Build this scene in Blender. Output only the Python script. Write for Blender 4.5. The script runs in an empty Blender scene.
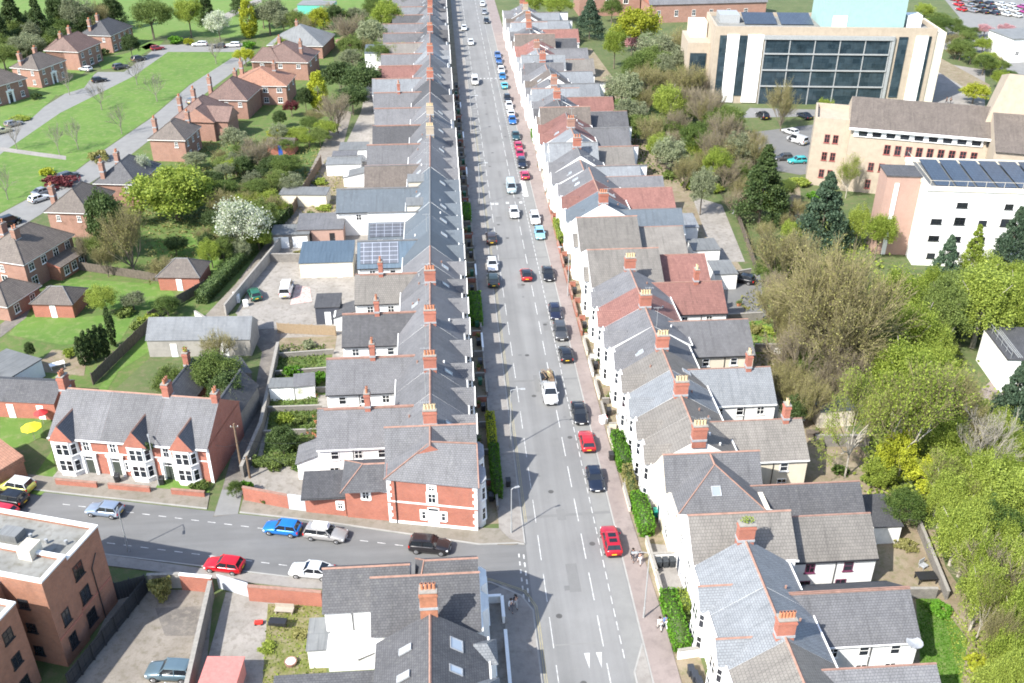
import bpy, math, random
import numpy as np
from mathutils import Vector, Matrix
RND = random.Random(11)
NR = np.random.default_rng(5)
PI = math.pi
sc = bpy.context.scene
COL = sc.collection

# ------------------------------------------------------------------ camera geometry (a drone 72 m up)
F_PX, CAM_H = 980.0, 72.0
PITCH = math.atan((341.5 + 225) / F_PX)
YAW = math.atan((512 - 430) / math.hypot(566.5, F_PX))
_cp, _sp, _cy, _sy = math.cos(PITCH), math.sin(PITCH), math.cos(YAW), math.sin(YAW)

def g(px, py, z=0.0):
    """world x, y of the point at height z that the survey photo shows at px, py"""
    a, b = (px - 512) / F_PX, (341.5 - py) / F_PX
    d = (_sy * _cp + a * _cy + b * _sy * _sp, _cy * _cp - a * _sy + b * _cy * _sp, -_sp + b * _cp)
    t = (z - CAM_H) / d[2]
    return d[0] * t, d[1] * t

def depth(x, y, z):
    return x * _sy * _cp + y * _cy * _cp - (z - CAM_H) * _sp

ONES = 'zeroth first second third fourth fifth sixth seventh eighth ninth tenth eleventh twelfth thirteenth fourteenth fifteenth sixteenth seventeenth eighteenth nineteenth'.split()
TENS = {20: 'twent', 30: 'thirt', 40: 'fort', 50: 'fift', 60: 'sixt', 70: 'sevent', 80: 'eight', 90: 'ninet'}
def nth(n):
    if n < 20: return ONES[n]
    t, u = n // 10 * 10, n % 10
    return TENS[t] + ('ieth' if u == 0 else 'y-' + ONES[u])

# ------------------------------------------------------------------ objects
def tag(o, label=None, cat=None, group=None, kind=None):
    if label: o['label'] = label
    if cat: o['category'] = cat
    if group: o['group'] = group
    if kind: o['kind'] = kind
    return o

def T(name, label, cat, loc=(0, 0, 0), rz=0.0, group=None):
    o = bpy.data.objects.new(name, None)
    COL.objects.link(o)
    o.location = loc
    o.rotation_euler = (0, 0, rz)
    o.empty_display_size = 0.3
    return tag(o, label, cat, group)

def mobj(name, mesh, parent=None, loc=(0, 0, 0), rz=0.0):
    o = bpy.data.objects.new(name, mesh)
    COL.objects.link(o)
    o.parent = parent
    o.location = loc
    o.rotation_euler = (0, 0, rz)
    return o

def copy_tree(o, parent=None):
    c = o.copy()
    COL.objects.link(c)
    c.parent = parent
    for ch in o.children:
        copy_tree(ch, c)
    return c

class MB:
    """collects faces; build() links them as ONE mesh object"""
    def __init__(s, sx=1):
        s.v, s.f, s.m, s.sx = [], [], [], sx
    def face(s, pts, mi=0):
        n = len(s.v)
        s.v += [(p[0] * s.sx, p[1], p[2]) for p in pts]
        s.f.append(list(range(n, n + len(pts))))
        s.m.append(mi)
    def solid(s, P, faces, mi=0):
        n = len(s.v)
        s.v += [(p[0] * s.sx, p[1], p[2]) for p in P]
        for k, f in enumerate(faces):
            s.f.append([n + i for i in f])
            s.m.append(mi[k] if isinstance(mi, (list, tuple)) else mi)
        return s
    def box(s, x0, x1, y0, y1, z0, z1, mi=0):
        return s.solid([(x0, y0, z0), (x1, y0, z0), (x1, y1, z0), (x0, y1, z0), (x0, y0, z1), (x1, y0, z1), (x1, y1, z1), (x0, y1, z1)],
                [(3, 2, 1, 0), (4, 5, 6, 7), (0, 1, 5, 4), (1, 2, 6, 5), (2, 3, 7, 6), (3, 0, 4, 7)], mi)
    def extr(s, poly, z0, z1, mi=0, mtop=None):
        n = len(poly)
        return s.solid([(x, y, z0) for x, y in poly] + [(x, y, z1) for x, y in poly],
                [list(range(n))[::-1], list(range(n, 2 * n))] + [(i, (i + 1) % n, n + (i + 1) % n, n + i) for i in range(n)],
                [mi, mi if mtop is None else mtop] + [mi] * n)
    def tube(s, p0, p1, r0, r1=None, n=8, mi=0):
        r1 = r0 if r1 is None else r1
        a, b = Vector(p0), Vector(p1)
        d = (b - a).normalized()
        u = d.orthogonal().normalized()
        w = d.cross(u)
        ring = lambda c, r: [tuple(c + u * (math.cos(2 * PI * k / n) * r) + w * (math.sin(2 * PI * k / n) * r)) for k in range(n)]
        return s.solid(ring(a, r0) + ring(b, r1), [list(range(n))[::-1], list(range(n, 2 * n))] +
                [(i, (i + 1) % n, n + (i + 1) % n, n + i) for i in range(n)], mi)
    def prism(s, x0, x1, y0, y1, z0, z1, axis='y', h0=0.0, h1=0.0, mi=0, mg=1, ridge=None, off=0.0):
        """roof solid on a rectangle; ridge along axis; h0/h1 = hip set-in at the low/high end; mg = gable end material; ridge = ridge tile material"""
        if axis == 'y':
            q = lambda a, b, z: (a, b, z)
            a0, a1, b0, b1 = x0, x1, y0, y1
        else:
            q = lambda a, b, z: (b, a, z)
            a0, a1, b0, b1 = y0, y1, x0, x1
        am = (a0 + a1) / 2 + off
        P = [q(a0, b0, z0), q(a1, b0, z0), q(a1, b1, z0), q(a0, b1, z0), q(am, b0 + h0, z1), q(am, b1 - h1, z1)]
        s.solid(P, [(3, 2, 1, 0), (0, 4, 5, 3), (1, 2, 5, 4), (0, 1, 4), (2, 3, 5)], [mi, mi, mi, mg if h0 == 0 else mi, mg if h1 == 0 else mi])
        if ridge is not None:
            e0, e1 = b0 + h0 - (.05 if h0 == 0 else 0), b1 - h1 + (.05 if h1 == 0 else 0)
            s.solid([q(am - .13, e0, z1 - .06), q(am + .13, e0, z1 - .06), q(am + .13, e1, z1 - .06), q(am - .13, e1, z1 - .06), q(am, e0, z1 + .07), q(am, e1, z1 + .07)],
                    [(3, 2, 1, 0), (0, 4, 5, 3), (1, 2, 5, 4), (0, 1, 4), (2, 3, 5)], ridge)
            for hh, e, c in ((h0, b0, 0), (h1, b1, 1)):
                if hh > 0:
                    for aa in (a0, a1):
                        s.tube(q(aa, e, z0 + .05), q(am, e + hh if c == 0 else e - hh, z1 + .03), .075, n=4, mi=ridge)
        return s
    def mono(s, x0, x1, ya, yb, za, zb, zbase, mi=0, mg=1):
        """lean-to roof solid: height za along y=ya falling to zb along y=yb"""
        P = [(x0, ya, zbase), (x1, ya, zbase), (x1, yb, zbase), (x0, yb, zbase), (x0, ya, za), (x1, ya, za), (x1, yb, zb), (x0, yb, zb)]
        return s.solid(P, [(3, 2, 1, 0), (4, 5, 6, 7), (0, 1, 5, 4), (1, 2, 6, 5), (2, 3, 7, 6), (3, 0, 4, 7)], [mi, mi, mg, mg, mi, mg])
    def mesh(s, name, mats, smooth=False):
        me = bpy.data.meshes.new(name)
        me.from_pydata(s.v, [], s.f)
        for m in (mats if isinstance(mats, (list, tuple)) else [mats]):
            me.materials.append(m)
        nm = len(me.materials)
        me.polygons.foreach_set('material_index', [min(i, nm - 1) for i in s.m])
        uv = me.uv_layers.new(name='UVMap')
        buf = []
        for f in s.f:
            p = [Vector(s.v[i]) for i in f]
            n = Vector((0, 0, 0))
            for i in range(len(p)):
                a, b = p[i], p[(i + 1) % len(p)]
                n += Vector(((a.y - b.y) * (a.z + b.z), (a.z - b.z) * (a.x + b.x), (a.x - b.x) * (a.y + b.y)))
            if n.length < 1e-12: n = Vector((0, 0, 1))
            n.normalize()
            if abs(n.z) > .985:
                for q in p: buf += (q.x, q.y)
            else:
                u = Vector((0, 0, 1)).cross(n).normalized()
                w = n.cross(u)
                for q in p: buf += (q.dot(u), q.dot(w))
        uv.data.foreach_set('uv', buf)
        if smooth:
            me.polygons.foreach_set('use_smooth', [True] * len(s.f))
        me.update()
        return me
    def build(s, name, mats, parent=None, smooth=False, loc=(0, 0, 0), rz=0.0):
        return mobj(name, s.mesh(name, mats, smooth), parent, loc, rz)

# ------------------------------------------------------------------ materials
MATS = {}
def nt(name):
    m = bpy.data.materials.new(name)
    m.use_nodes = True
    t = m.node_tree
    b = t.nodes['Principled BSDF']
    return m, t, b
def N(t, typ, **kw):
    n = t.nodes.new(typ)
    for k, v in kw.items():
        if k.startswith('i_'):
            n.inputs[k[2:].replace('_', ' ')].default_value = v
        else:
            setattr(n, k, v)
    return n
def rgba(c, k=1.0): return (c[0] * k, c[1] * k, c[2] * k, 1)

def mixc(t, fac, a, b, mode='MIX'):
    n = N(t, 'ShaderNodeMix', data_type='RGBA', blend_type=mode)
    for s_, v in ((n.inputs[0], fac), (n.inputs[6], a), (n.inputs[7], b)):
        if isinstance(v, (int, float)): s_.default_value = v
        elif isinstance(v, tuple): s_.default_value = v if len(v) == 4 else rgba(v)
        else: t.links.new(v, s_)
    return n.outputs[2]
def ramp(t, src, p0, p1):
    n = N(t, 'ShaderNodeMapRange')
    n.inputs[1].default_value, n.inputs[2].default_value = p0, p1
    t.links.new(src, n.inputs[0])
    return n.outputs[0]
def noise(t, vec, scale, detail=4, rough=.6):
    n = N(t, 'ShaderNodeTexNoise')
    n.inputs['Scale'].default_value = scale
    n.inputs['Detail'].default_value = detail
    n.inputs['Roughness'].default_value = rough
    t.links.new(vec, n.inputs['Vector'])
    return n.outputs[0]
def objrand(t, lo, hi):
    return ramp_lin(t, N(t, 'ShaderNodeObjectInfo').outputs['Random'], lo, hi)
def ramp_lin(t, src, lo, hi):
    n = N(t, 'ShaderNodeMapRange')
    n.inputs[3].default_value, n.inputs[4].default_value = lo, hi
    t.links.new(src, n.inputs[0])
    return n.outputs[0]
def scale_col(t, col, fac):
    n = N(t, 'ShaderNodeVectorMath', operation='SCALE')
    if isinstance(col, tuple): n.inputs[0].default_value = col[:3]
    else: t.links.new(col, n.inputs[0])
    if isinstance(fac, (int, float)): n.inputs['Scale'].default_value = fac
    else: t.links.new(fac, n.inputs['Scale'])
    return n.outputs[0]

def flat(name, col, rough=.6, metal=0.0, var=.12, scale=3.0, coat=0.0, spec=.5):
    """weathered plain surface: colour with soft mottling"""
    if name in MATS: return MATS[name]
    m, t, b = nt(name)
    tc = N(t, 'ShaderNodeTexCoord').outputs['Object']
    nz = noise(t, tc, scale, 5, .65)
    c = mixc(t, ramp(t, nz, .3, .7), rgba(col, 1 - var), rgba(col, 1 + var))
    t.links.new(c, b.inputs['Base Color'])
    b.inputs['Roughness'].default_value = rough
    b.inputs['Metallic'].default_value = metal
    b.inputs['Specular IOR Level'].default_value = spec
    if coat: b.inputs['Coat Weight'].default_value = coat
    MATS[name] = m
    return m

def roofmat(name, col, col2=None, row=.24, wid=.3, patch=.28, lich=None, mort=.45, rough=.75, rnd=.16, ms=.018, boff=.5):
    """slates or tiles in courses along the slope (UV is in metres on the face)"""
    m, t, b = nt(name)
    uv = N(t, 'ShaderNodeTexCoord').outputs['UV']
    br = N(t, 'ShaderNodeTexBrick')
    br.offset = boff
    col2 = col2 or tuple(c * 1.25 for c in col)
    br.inputs['Color1'].default_value = rgba(col)
    br.inputs['Color2'].default_value = rgba(col2)
    br.inputs['Mortar'].default_value = rgba(col, mort)
    br.inputs['Scale'].default_value = 1
    br.inputs['Mortar Size'].default_value = ms
    br.inputs['Mortar Smooth'].default_value = .3
    br.inputs['Brick Width'].default_value = wid
    br.inputs['Row Height'].default_value = row
    t.links.new(uv, br.inputs['Vector'])
    tc = N(t, 'ShaderNodeTexCoord').outputs['Object']
    oi = N(t, 'ShaderNodeObjectInfo')
    ad = N(t, 'ShaderNodeVectorMath', operation='ADD')
    t.links.new(tc, ad.inputs[0]); t.links.new(oi.outputs['Location'], ad.inputs[1])
    n1 = noise(t, ad.outputs[0], .45, 6, .7)
    n2 = noise(t, ad.outputs[0], 2.4, 5, .7)
    c = mixc(t, ramp(t, n1, .35, .65), br.outputs['Color'], scale_col(t, br.outputs['Color'], 1 + patch))
    c = mixc(t, ramp(t, n2, .56, .75), c, lich or rgba(col2, 1.35))
    c2 = scale_col(t, c, objrand(t, 1 - rnd, 1 + rnd))
    # streaks running down the slope
    mp = N(t, 'ShaderNodeMapping'); mp.inputs['Scale'].default_value = (1.6, .12, 1)
    t.links.new(uv, mp.inputs['Vector'])
    st = noise(t, mp.outputs[0], 1.5, 3, .6)
    c3 = mixc(t, ramp(t, st, .5, .75), c2, scale_col(t, c2, .72))
    t.links.new(c3, b.inputs['Base Color'])
    bp = N(t, 'ShaderNodeBump'); bp.inputs['Strength'].default_value = .22; bp.inputs['Distance'].default_value = .03
    t.links.new(br.outputs['Fac'], bp.inputs['Height']); bp.invert = True
    t.links.new(bp.outputs[0], b.inputs['Normal'])
    b.inputs['Roughness'].default_value = rough
    MATS[name] = m
    return m

def wallmat(name, col, brick=None, stain=.2, rough=.85, rnd=.08, dirt=(.12, .11, .09)):
    m, t, b = nt(name)
    tcn = N(t, 'ShaderNodeTexCoord')
    tc, uv = tcn.outputs['Object'], tcn.outputs['UV']
    base = rgba(col)
    if brick:
        br = N(t, 'ShaderNodeTexBrick')
        br.inputs['Color1'].default_value = rgba(col)
        br.inputs['Color2'].default_value = rgba(brick)
        br.inputs['Mortar'].default_value = rgba(tuple((x + .25) * .5 for x in col))
        br.inputs['Scale'].default_value = 1
        br.inputs['Mortar Size'].default_value = .01
        br.inputs['Brick Width'].default_value = .23
        br.inputs['Row Height'].default_value = .077
        t.links.new(uv, br.inputs['Vector'])
        base = br.outputs['Color']
    oi = N(t, 'ShaderNodeObjectInfo')
    ad = N(t, 'ShaderNodeVectorMath', operation='ADD')
    t.links.new(tc, ad.inputs[0]); t.links.new(oi.outputs['Location'], ad.inputs[1])
    n1 = noise(t, ad.outputs[0], .8, 6, .7)
    c = mixc(t, ramp(t, n1, .42, .75), base, scale_col(t, base, 1 - stain))
    mp = N(t, 'ShaderNodeMapping'); mp.inputs['Scale'].default_value = (2.2, .25, 1)
    t.links.new(uv, mp.inputs['Vector'])
    st = noise(t, mp.outputs[0], 1.2, 4, .65)
    mr = N(t, 'ShaderNodeMath', operation='MULTIPLY'); mr.inputs[1].default_value = .28
    t.links.new(ramp(t, st, .55, .85), mr.inputs[0])
    c = mixc(t, mr.outputs[0], c, dirt)
    c = scale_col(t, c, objrand(t, 1 - rnd, 1 + rnd))
    t.links.new(c, b.inputs['Base Color'])
    b.inputs['Roughness'].default_value = rough
    MATS[name] = m
    return m

def groundmat(name, c1, c2, c3=None, s1=.15, s2=1.5, rough=.95, lo=.35, hi=.65, fine=6.0, fv=.25, crack=0.0, wear=None):
    m, t, b = nt(name)
    ps = N(t, 'ShaderNodeNewGeometry').outputs['Position']
    n1, n2, n3 = noise(t, ps, s1, 6, .65), noise(t, ps, s2, 5, .7), noise(t, ps, fine, 3, .7)
    c = mixc(t, ramp(t, n1, lo, hi), c1, c2)
    if c3: c = mixc(t, ramp(t, n2, .48, .7), c, c3)
    if wear:
        mp = N(t, 'ShaderNodeMapping'); mp.inputs['Scale'].default_value = wear
        t.links.new(ps, mp.inputs['Vector'])
        c = scale_col(t, c, ramp_lin(t, ramp(t, noise(t, mp.outputs[0], 1.0, 4, .6), .3, .7), .86, 1.1))
    c = scale_col(t, c, ramp_lin(t, n3, 1 - fv, 1 + fv))
    if crack:
        vo = N(t, 'ShaderNodeTexVoronoi', feature='DISTANCE_TO_EDGE'); vo.inputs['Scale'].default_value = .22
        t.links.new(ps, vo.inputs['Vector'])
        c = mixc(t, ramp(t, vo.outputs['Distance'], .0, .012), scale_col(t, c, 1 - crack), c)
    t.links.new(c, b.inputs['Base Color'])
    b.inputs['Roughness'].default_value = rough
    bp = N(t, 'ShaderNodeBump'); bp.inputs['Strength'].default_value = .3; bp.inputs['Distance'].default_value = .05
    t.links.new(n3, bp.inputs['Height']); t.links.new(bp.outputs[0], b.inputs['Normal'])
    MATS[name] = m
    return m

def leafmat(name, c1, c2, rough=.6, trans=.35):
    m, t, b = nt(name)
    r = N(t, 'ShaderNodeNewGeometry').outputs['Random Per Island']
    c = mixc(t, r, c1, c2)
    c = mixc(t, objrand(t, 0, .32), c, (.22, .22, .07)) if name in ('lime_leaf', 'green_leaf') else c
    c = scale_col(t, c, objrand(t, .78, 1.16))
    t.links.new(c, b.inputs['Base Color'])
    b.inputs['Roughness'].default_value = rough
    b.inputs['Specular IOR Level'].default_value = .25
    tr = N(t, 'ShaderNodeBsdfTranslucent')
    t.links.new(c, tr.inputs['Color'])
    mx = N(t, 'ShaderNodeMixShader'); mx.inputs[0].default_value = trans
    t.links.new(b.outputs[0], mx.inputs[1]); t.links.new(tr.outputs[0], mx.inputs[2])
    t.links.new(mx.outputs[0], t.nodes['Material Output'].inputs['Surface'])
    MATS[name] = m
    return m

def carpaint():
    m, t, b = nt('car_paint')
    oi = N(t, 'ShaderNodeObjectInfo')
    t.links.new(oi.outputs['Color'], b.inputs['Base Color'])
    b.inputs['Roughness'].default_value = .3
    b.inputs['Metallic'].default_value = .25
    b.inputs['Coat Weight'].default_value = .6
    b.inputs['Coat Roughness'].default_value = .06
    MATS['car_paint'] = m
    return m
def glass(name, col, rough=.06, rnd=.5):
    m, t, b = nt(name)
    c = scale_col(t, rgba(col), objrand(t, 1 - rnd, 1 + rnd))
    t.links.new(c, b.inputs['Base Color'])
    b.inputs['Roughness'].default_value = rough
    b.inputs['Specular IOR Level'].default_value = .6
    MATS[name] = m
    return m

# roofs
S_GREY = roofmat('grey_slate', (.1, .1, .105), (.118, .118, .123), lich=(.155, .155, .15))
S_DARK = roofmat('dark_slate', (.052, .052, .056), (.07, .07, .073), lich=(.1, .1, .095))
S_BLUE = roofmat('blue_slate', (.08, .098, .115), (.09, .108, .126), patch=.1, lich=(.12, .14, .155))
S_PALE = roofmat('pale_slate', (.14, .15, .16), (.162, .172, .182), lich=(.21, .22, .225))
S_TAN = roofmat('tan_concrete_tile', (.13, .12, .108), (.148, .137, .122), row=.33, wid=.3, lich=(.185, .172, .152))
S_BROWN = roofmat('brown_tile', (.085, .07, .06), (.105, .088, .075), row=.3, lich=(.15, .13, .1))
S_RED = roofmat('red_tile', (.15, .07, .058), (.185, .088, .072), row=.3, wid=.28, lich=(.24, .12, .1))
S_PLUM = roofmat('plum_tile', (.1, .062, .052), (.13, .08, .066), row=.3, lich=(.19, .14, .11))
S_WARM = roofmat('warm_tile', (.2, .1, .065), (.25, .125, .08), row=.28, lich=(.24, .16, .11))
FELT = roofmat('grey_felt', (.12, .125, .125), (.13, .135, .135), row=4, wid=1.0, mort=.7, lich=(.19, .19, .18))
SEAM = roofmat('seam_metal', (.07, .1, .13), (.075, .105, .135), row=30, wid=.6, mort=.5, patch=.05, rough=.4)
ROOFS = dict(grey=S_GREY, dark=S_DARK, blue=S_BLUE, pale=S_PALE, tan=S_TAN, brown=S_BROWN, red=S_RED, plum=S_PLUM, warm=S_WARM, felt=FELT, seam=SEAM)
ROOFNAME = dict(grey='grey slate', dark='dark slate', blue='blue-grey slate', pale='pale slate', tan='tan tile', brown='brown tile', red='red tile', plum='plum tile', warm='orange-brown tile', felt='grey felt', seam='blue metal')
RIDGE = flat('terracotta', (.25, .145, .11), .85, var=.25, scale=1.5)
RIDGEG = flat('grey_ridge', (.13, .13, .13), .85, var=.2, scale=1.5)
# walls
W_WHITE = wallmat('white_render', (.74, .735, .71), stain=.2)
W_CREAM = wallmat('cream_render', (.62, .56, .45), stain=.14)
W_STONE = wallmat('pale_stone', (.37, .31, .24), stain=.2, rnd=.03)
W_BRICK = wallmat('red_brick', (.38, .12, .065), (.3, .085, .05), stain=.25)
W_BROWN = wallmat('brown_brick', (.33, .135, .068), (.25, .1, .052), stain=.3)
W_OLDB = wallmat('old_brick', (.33, .17, .115), (.26, .125, .085), stain=.25)
W_PINK = wallmat('pink_brick', (.42, .26, .2), (.38, .23, .175), stain=.12)
W_GREY = wallmat('grey_rubble', (.2, .18, .155), (.13, .12, .105), stain=.35)
W_BLOCK = wallmat('block_wall', (.32, .3, .27), stain=.3)
TRIM = flat('white_trim', (.8, .8, .78), .5, var=.05)
BLACK = flat('black_plastic', (.02, .02, .022), .45)
PANE = glass('window_glass', (.02, .024, .03))
LEAD = flat('lead_flashing', (.3, .31, .32), .5, var=.2)
POTM = flat('clay_pot', (.42, .17, .09), .9, var=.25, scale=4)
POTC = flat('buff_pot', (.55, .42, .24), .9, var=.25, scale=4)
SOLAR = roofmat('solar_cell', (.085, .092, .108), (.095, .102, .118), row=.8, wid=1.35, mort=3, patch=.05, lich=(.09, .095, .125), rough=.25, ms=.05, boff=0)
SOLARB = roofmat('solar_blue', (.034, .044, .06), (.04, .052, .07), row=1.0, wid=1.0, mort=3, patch=.05, lich=(.05, .065, .1), rough=.3)
WOOD = flat('weathered_wood', (.16, .11, .07), .9, var=.3, scale=2)
WOODG = flat('grey_wood', (.11, .09, .07), .9, var=.3, scale=2)
METAL = flat('galvanised', (.36, .37, .37), .5, .3, var=.15)
KERBM = flat('kerb_stone', (.27, .265, .25), .9, var=.15, scale=.6)
PAINT = flat('road_paint', (.4, .4, .39), .85, var=.38, scale=2.2)
YELLOW = flat('yellow_paint', (.3, .26, .14), .8, var=.3, scale=1.2)
# grounds
ASPH = groundmat('asphalt', (.15, .15, .148), (.19, .19, .187), (.17, .17, .166), s1=.08, s2=.5, fine=9, fv=.12, wear=(.75, .025, 1))
PAVE = groundmat('pavement_slabs', (.2, .185, .17), (.25, .235, .215), (.17, .155, .14), s1=.2, s2=1, fv=.15)
PAVEB = groundmat('pavement_worn', (.165, .148, .12), (.2, .18, .15), (.13, .12, .09), s1=.2, s2=1, fv=.18)
PAVEP = groundmat('pink_tarmac', (.2, .165, .15), (.24, .2, .185), (.17, .14, .13), s1=.15, s2=.8, fv=.12)
CONC = groundmat('yard_concrete', (.2, .185, .165), (.27, .25, .225), (.15, .135, .11), s1=.25, s2=1.3, fv=.18)
BROWNG = groundmat('bare_earth', (.17, .13, .085), (.24, .2, .14), (.12, .12, .05), s1=.25, s2=1.2, fv=.3)
LANEM = groundmat('lane_gravel', (.17, .15, .125), (.225, .2, .17), (.13, .115, .085), s1=.3, s2=1.3, fv=.25)
LANED = groundmat('lane_dark', (.1, .09, .08), (.15, .135, .12), (.2, .18, .15), s1=.3, s2=1.1, fv=.25)
ASPHD = groundmat('asphalt_side', (.115, .115, .114), (.145, .145, .143), (.13, .13, .127), s1=.08, s2=.5, fine=9, fv=.12, wear=(.06, .6, 1))
DRYG = groundmat('dry_grass', (.1, .115, .025), (.15, .14, .05), (.2, .17, .11), s1=.25, s2=1.0, fv=.3)
GRASS = groundmat('grass_lawn', (.06, .125, .015), (.09, .165, .022), (.14, .175, .055), s1=.12, s2=.7, fv=.22)
ROUGH = groundmat('rough_grass', (.055, .1, .016), (.085, .13, .026), (.13, .12, .05), s1=.12, s2=.8, fv=.35)
SCRUB = groundmat('scrub_ground', (.05, .08, .02), (.085, .11, .035), (.12, .11, .055), s1=.15, s2=.9, fv=.4)
MARINA = groundmat('mowed_lawn', (.08, .145, .022), (.1, .17, .03), (.13, .17, .045), s1=.06, s2=.4, fv=.18)
# leaves
LF = dict(
    lime=leafmat('lime_leaf', (.13, .2, .022), (.41, .5, .085), trans=.45),
    green=leafmat('green_leaf', (.04, .09, .018), (.17, .24, .055)),
    dark=leafmat('dark_leaf', (.036, .066, .02), (.09, .13, .04), trans=.25),
    pine=leafmat('pine_needle', (.036, .07, .042), (.09, .135, .078), trans=.2),
    olive=leafmat('olive_bud', (.18, .18, .05), (.33, .31, .12)),
    yellow=leafmat('yellow_leaf', (.26, .3, .025), (.4, .42, .04)),
    white=leafmat('white_blossom', (.2, .26, .1), (.66, .67, .58)),
    pink=leafmat('pink_blossom', (.42, .2, .22), (.6, .36, .36)),
    maroon=leafmat('maroon_leaf', (.08, .02, .025), (.16, .04, .04)),
    sage=leafmat('sage_leaf', (.15, .18, .09), (.28, .3, .18)),
    hedge=leafmat('hedge_leaf', (.055, .16, .012), (.12, .26, .022), trans=.3),
)
BARK = flat('bark', (.14, .115, .085), .95, var=.3, scale=3)
BARKP = flat('pale_bark', (.34, .31, .26), .95, var=.3, scale=3)
TWIG = flat('twig', (.22, .185, .125), .95, var=.3, scale=.6)
TWIGO = flat('olive_twig', (.2, .175, .085), .95, var=.3, scale=.6)
CARP = carpaint()
CARGLASS = glass('car_glass', (.015, .018, .022), .05, .2)
TYRE = flat('tyre_rubber', (.018, .018, .018), .9)
RIM = flat('alloy', (.4, .4, .41), .35, .8)
LAMPW = flat('headlamp', (.75, .76, .78), .15)
LAMPR = flat('tail_lamp', (.45, .02, .015), .2)
PLATEY = flat('yellow_plate', (.75, .5, .03), .5)
PLATEW = flat('white_plate', (.78, .78, .75), .5)
# ------------------------------------------------------------------ windows and other house parts
_wc = {}
def window(parent, x, y, z, ang=0.0, w=1.0, h=1.4, fm=None, bars=1, surround=None, nm='window', sill=True):
    """a frame with its pane set into a wall that faces local -y turned by ang; z is the sill height"""
    fm = fm or TRIM
    key = (round(w, 2), round(h, 2), fm.name, bars, surround.name if surround else '', sill)
    if key not in _wc:
        t = .07
        b = MB()
        b.box(-w / 2, -w / 2 + t, -.07, .02, 0, h); b.box(w / 2 - t, w / 2, -.07, .02, 0, h)
        b.box(-w / 2 + t, w / 2 - t, -.07, .02, 0, t); b.box(-w / 2 + t, w / 2 - t, -.07, .02, h - t, h)
        for k in range(1, bars + 1):
            xx = -w / 2 + w * k / (bars + 1)
            b.box(xx - .03, xx + .03, -.06, .02, t, h - t)
        b.box(-w / 2 + t, w / 2 - t, -.055, .02, h * .55, h * .55 + .05)
        if sill: b.box(-w / 2 - .1, w / 2 + .1, -.14, .02, -.09, -.005)
        if surround:
            s = .2
            b.box(-w / 2 - s, -w / 2 - .005, -.04, .02, -.1, h + s, 1); b.box(w / 2 + .005, w / 2 + s, -.04, .02, -.1, h + s, 1)
            b.box(-w / 2 - .005, w / 2 + .005, -.04, .02, h + .005, h + s, 1)
        fr = b.mesh('window_frame', [fm, surround or fm])
        p = MB().box(-w / 2 + .03, w / 2 - .03, -.03, .015, .03, h - .03).mesh('window_pane', PANE)
        _wc[key] = (fr, p)
    fr, p = _wc[key]
    o = mobj(nm, fr, parent, (x, y, z), ang)
    mobj('pane', p, o)
    return o

_dc = {}
def door(parent, x, y, z, ang=0.0, w=1.0, h=2.1, col=(.06, .07, .09), fan=True):
    key = (w, h, col)
    if key not in _dc:
        dm = flat('door_%d_%d_%d' % tuple(int(c * 999) for c in col), col, .4, var=.05)
        f = MB(); t = .1
        f.box(-w / 2 - t, -w / 2, -.08, .02, 0, h + .5); f.box(w / 2, w / 2 + t, -.08, .02, 0, h + .5); f.box(-w / 2, w / 2, -.08, .02, h + .4, h + .5); f.box(-w / 2, w / 2, -.08, .02, h, h + .07)
        lf = MB(); lf.box(-w / 2, w / 2, -.04, .015, 0, h)
        for a in (-.25, .25):
            for z0, z1 in ((.2, .9), (1.05, h - .2)):
                lf.box(a * w - w * .17, a * w + w * .17, -.055, -.03, z0, z1)
        pn = MB().box(-w / 2, w / 2, -.03, .015, h + .07, h + .4)
        kn = MB().tube((w * .38, -.1, 1.0), (w * .38, -.03, 1.0), .035, n=6)
        _dc[key] = (lf.mesh('door_leaf', dm), f.mesh('door_frame', TRIM), pn.mesh('fanlight', PANE), kn.mesh('door_knob', METAL))
    a = _dc[key]
    o = mobj('door', a[0], parent, (x, y, z), ang)
    mobj('frame', a[1], o); mobj('fanlight', a[2], o); mobj('handle', a[3], o)
    return o

_sk = {}
def skylight(parent, p, slope_dir, pitch, w=.8, h=1.2):
    """roof window lying on a slope; slope_dir = angle (about z) of the downhill direction"""
    key = (w, h)
    if key not in _sk:
        b = MB(); t = .09
        b.box(-w / 2, w / 2, -h / 2, -h / 2 + t, -.06, .1); b.box(-w / 2, w / 2, h / 2 - t, h / 2, -.06, .1)
        b.box(-w / 2, -w / 2 + t, -h / 2 + t, h / 2 - t, -.06, .1); b.box(w / 2 - t, w / 2, -h / 2 + t, h / 2 - t, -.06, .1)
        _sk[key] = (b.mesh('skylight_frame', LEAD), MB().box(-w / 2 + .04, w / 2 - .04, -h / 2 + .04, h / 2 - .04, -.05, .06).mesh('skylight_pane', SKYP))
    o = mobj('skylight', _sk[key][0], parent, p)
    o.rotation_euler = (Matrix.Rotation(slope_dir + PI / 2, 3, 'Z') @ Matrix.Rotation(pitch, 3, 'X')).to_euler()
    mobj('pane', _sk[key][1], o)
    return o
SKYP = glass('skylight_glass', (.3, .34, .38), .1, .3)

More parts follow.
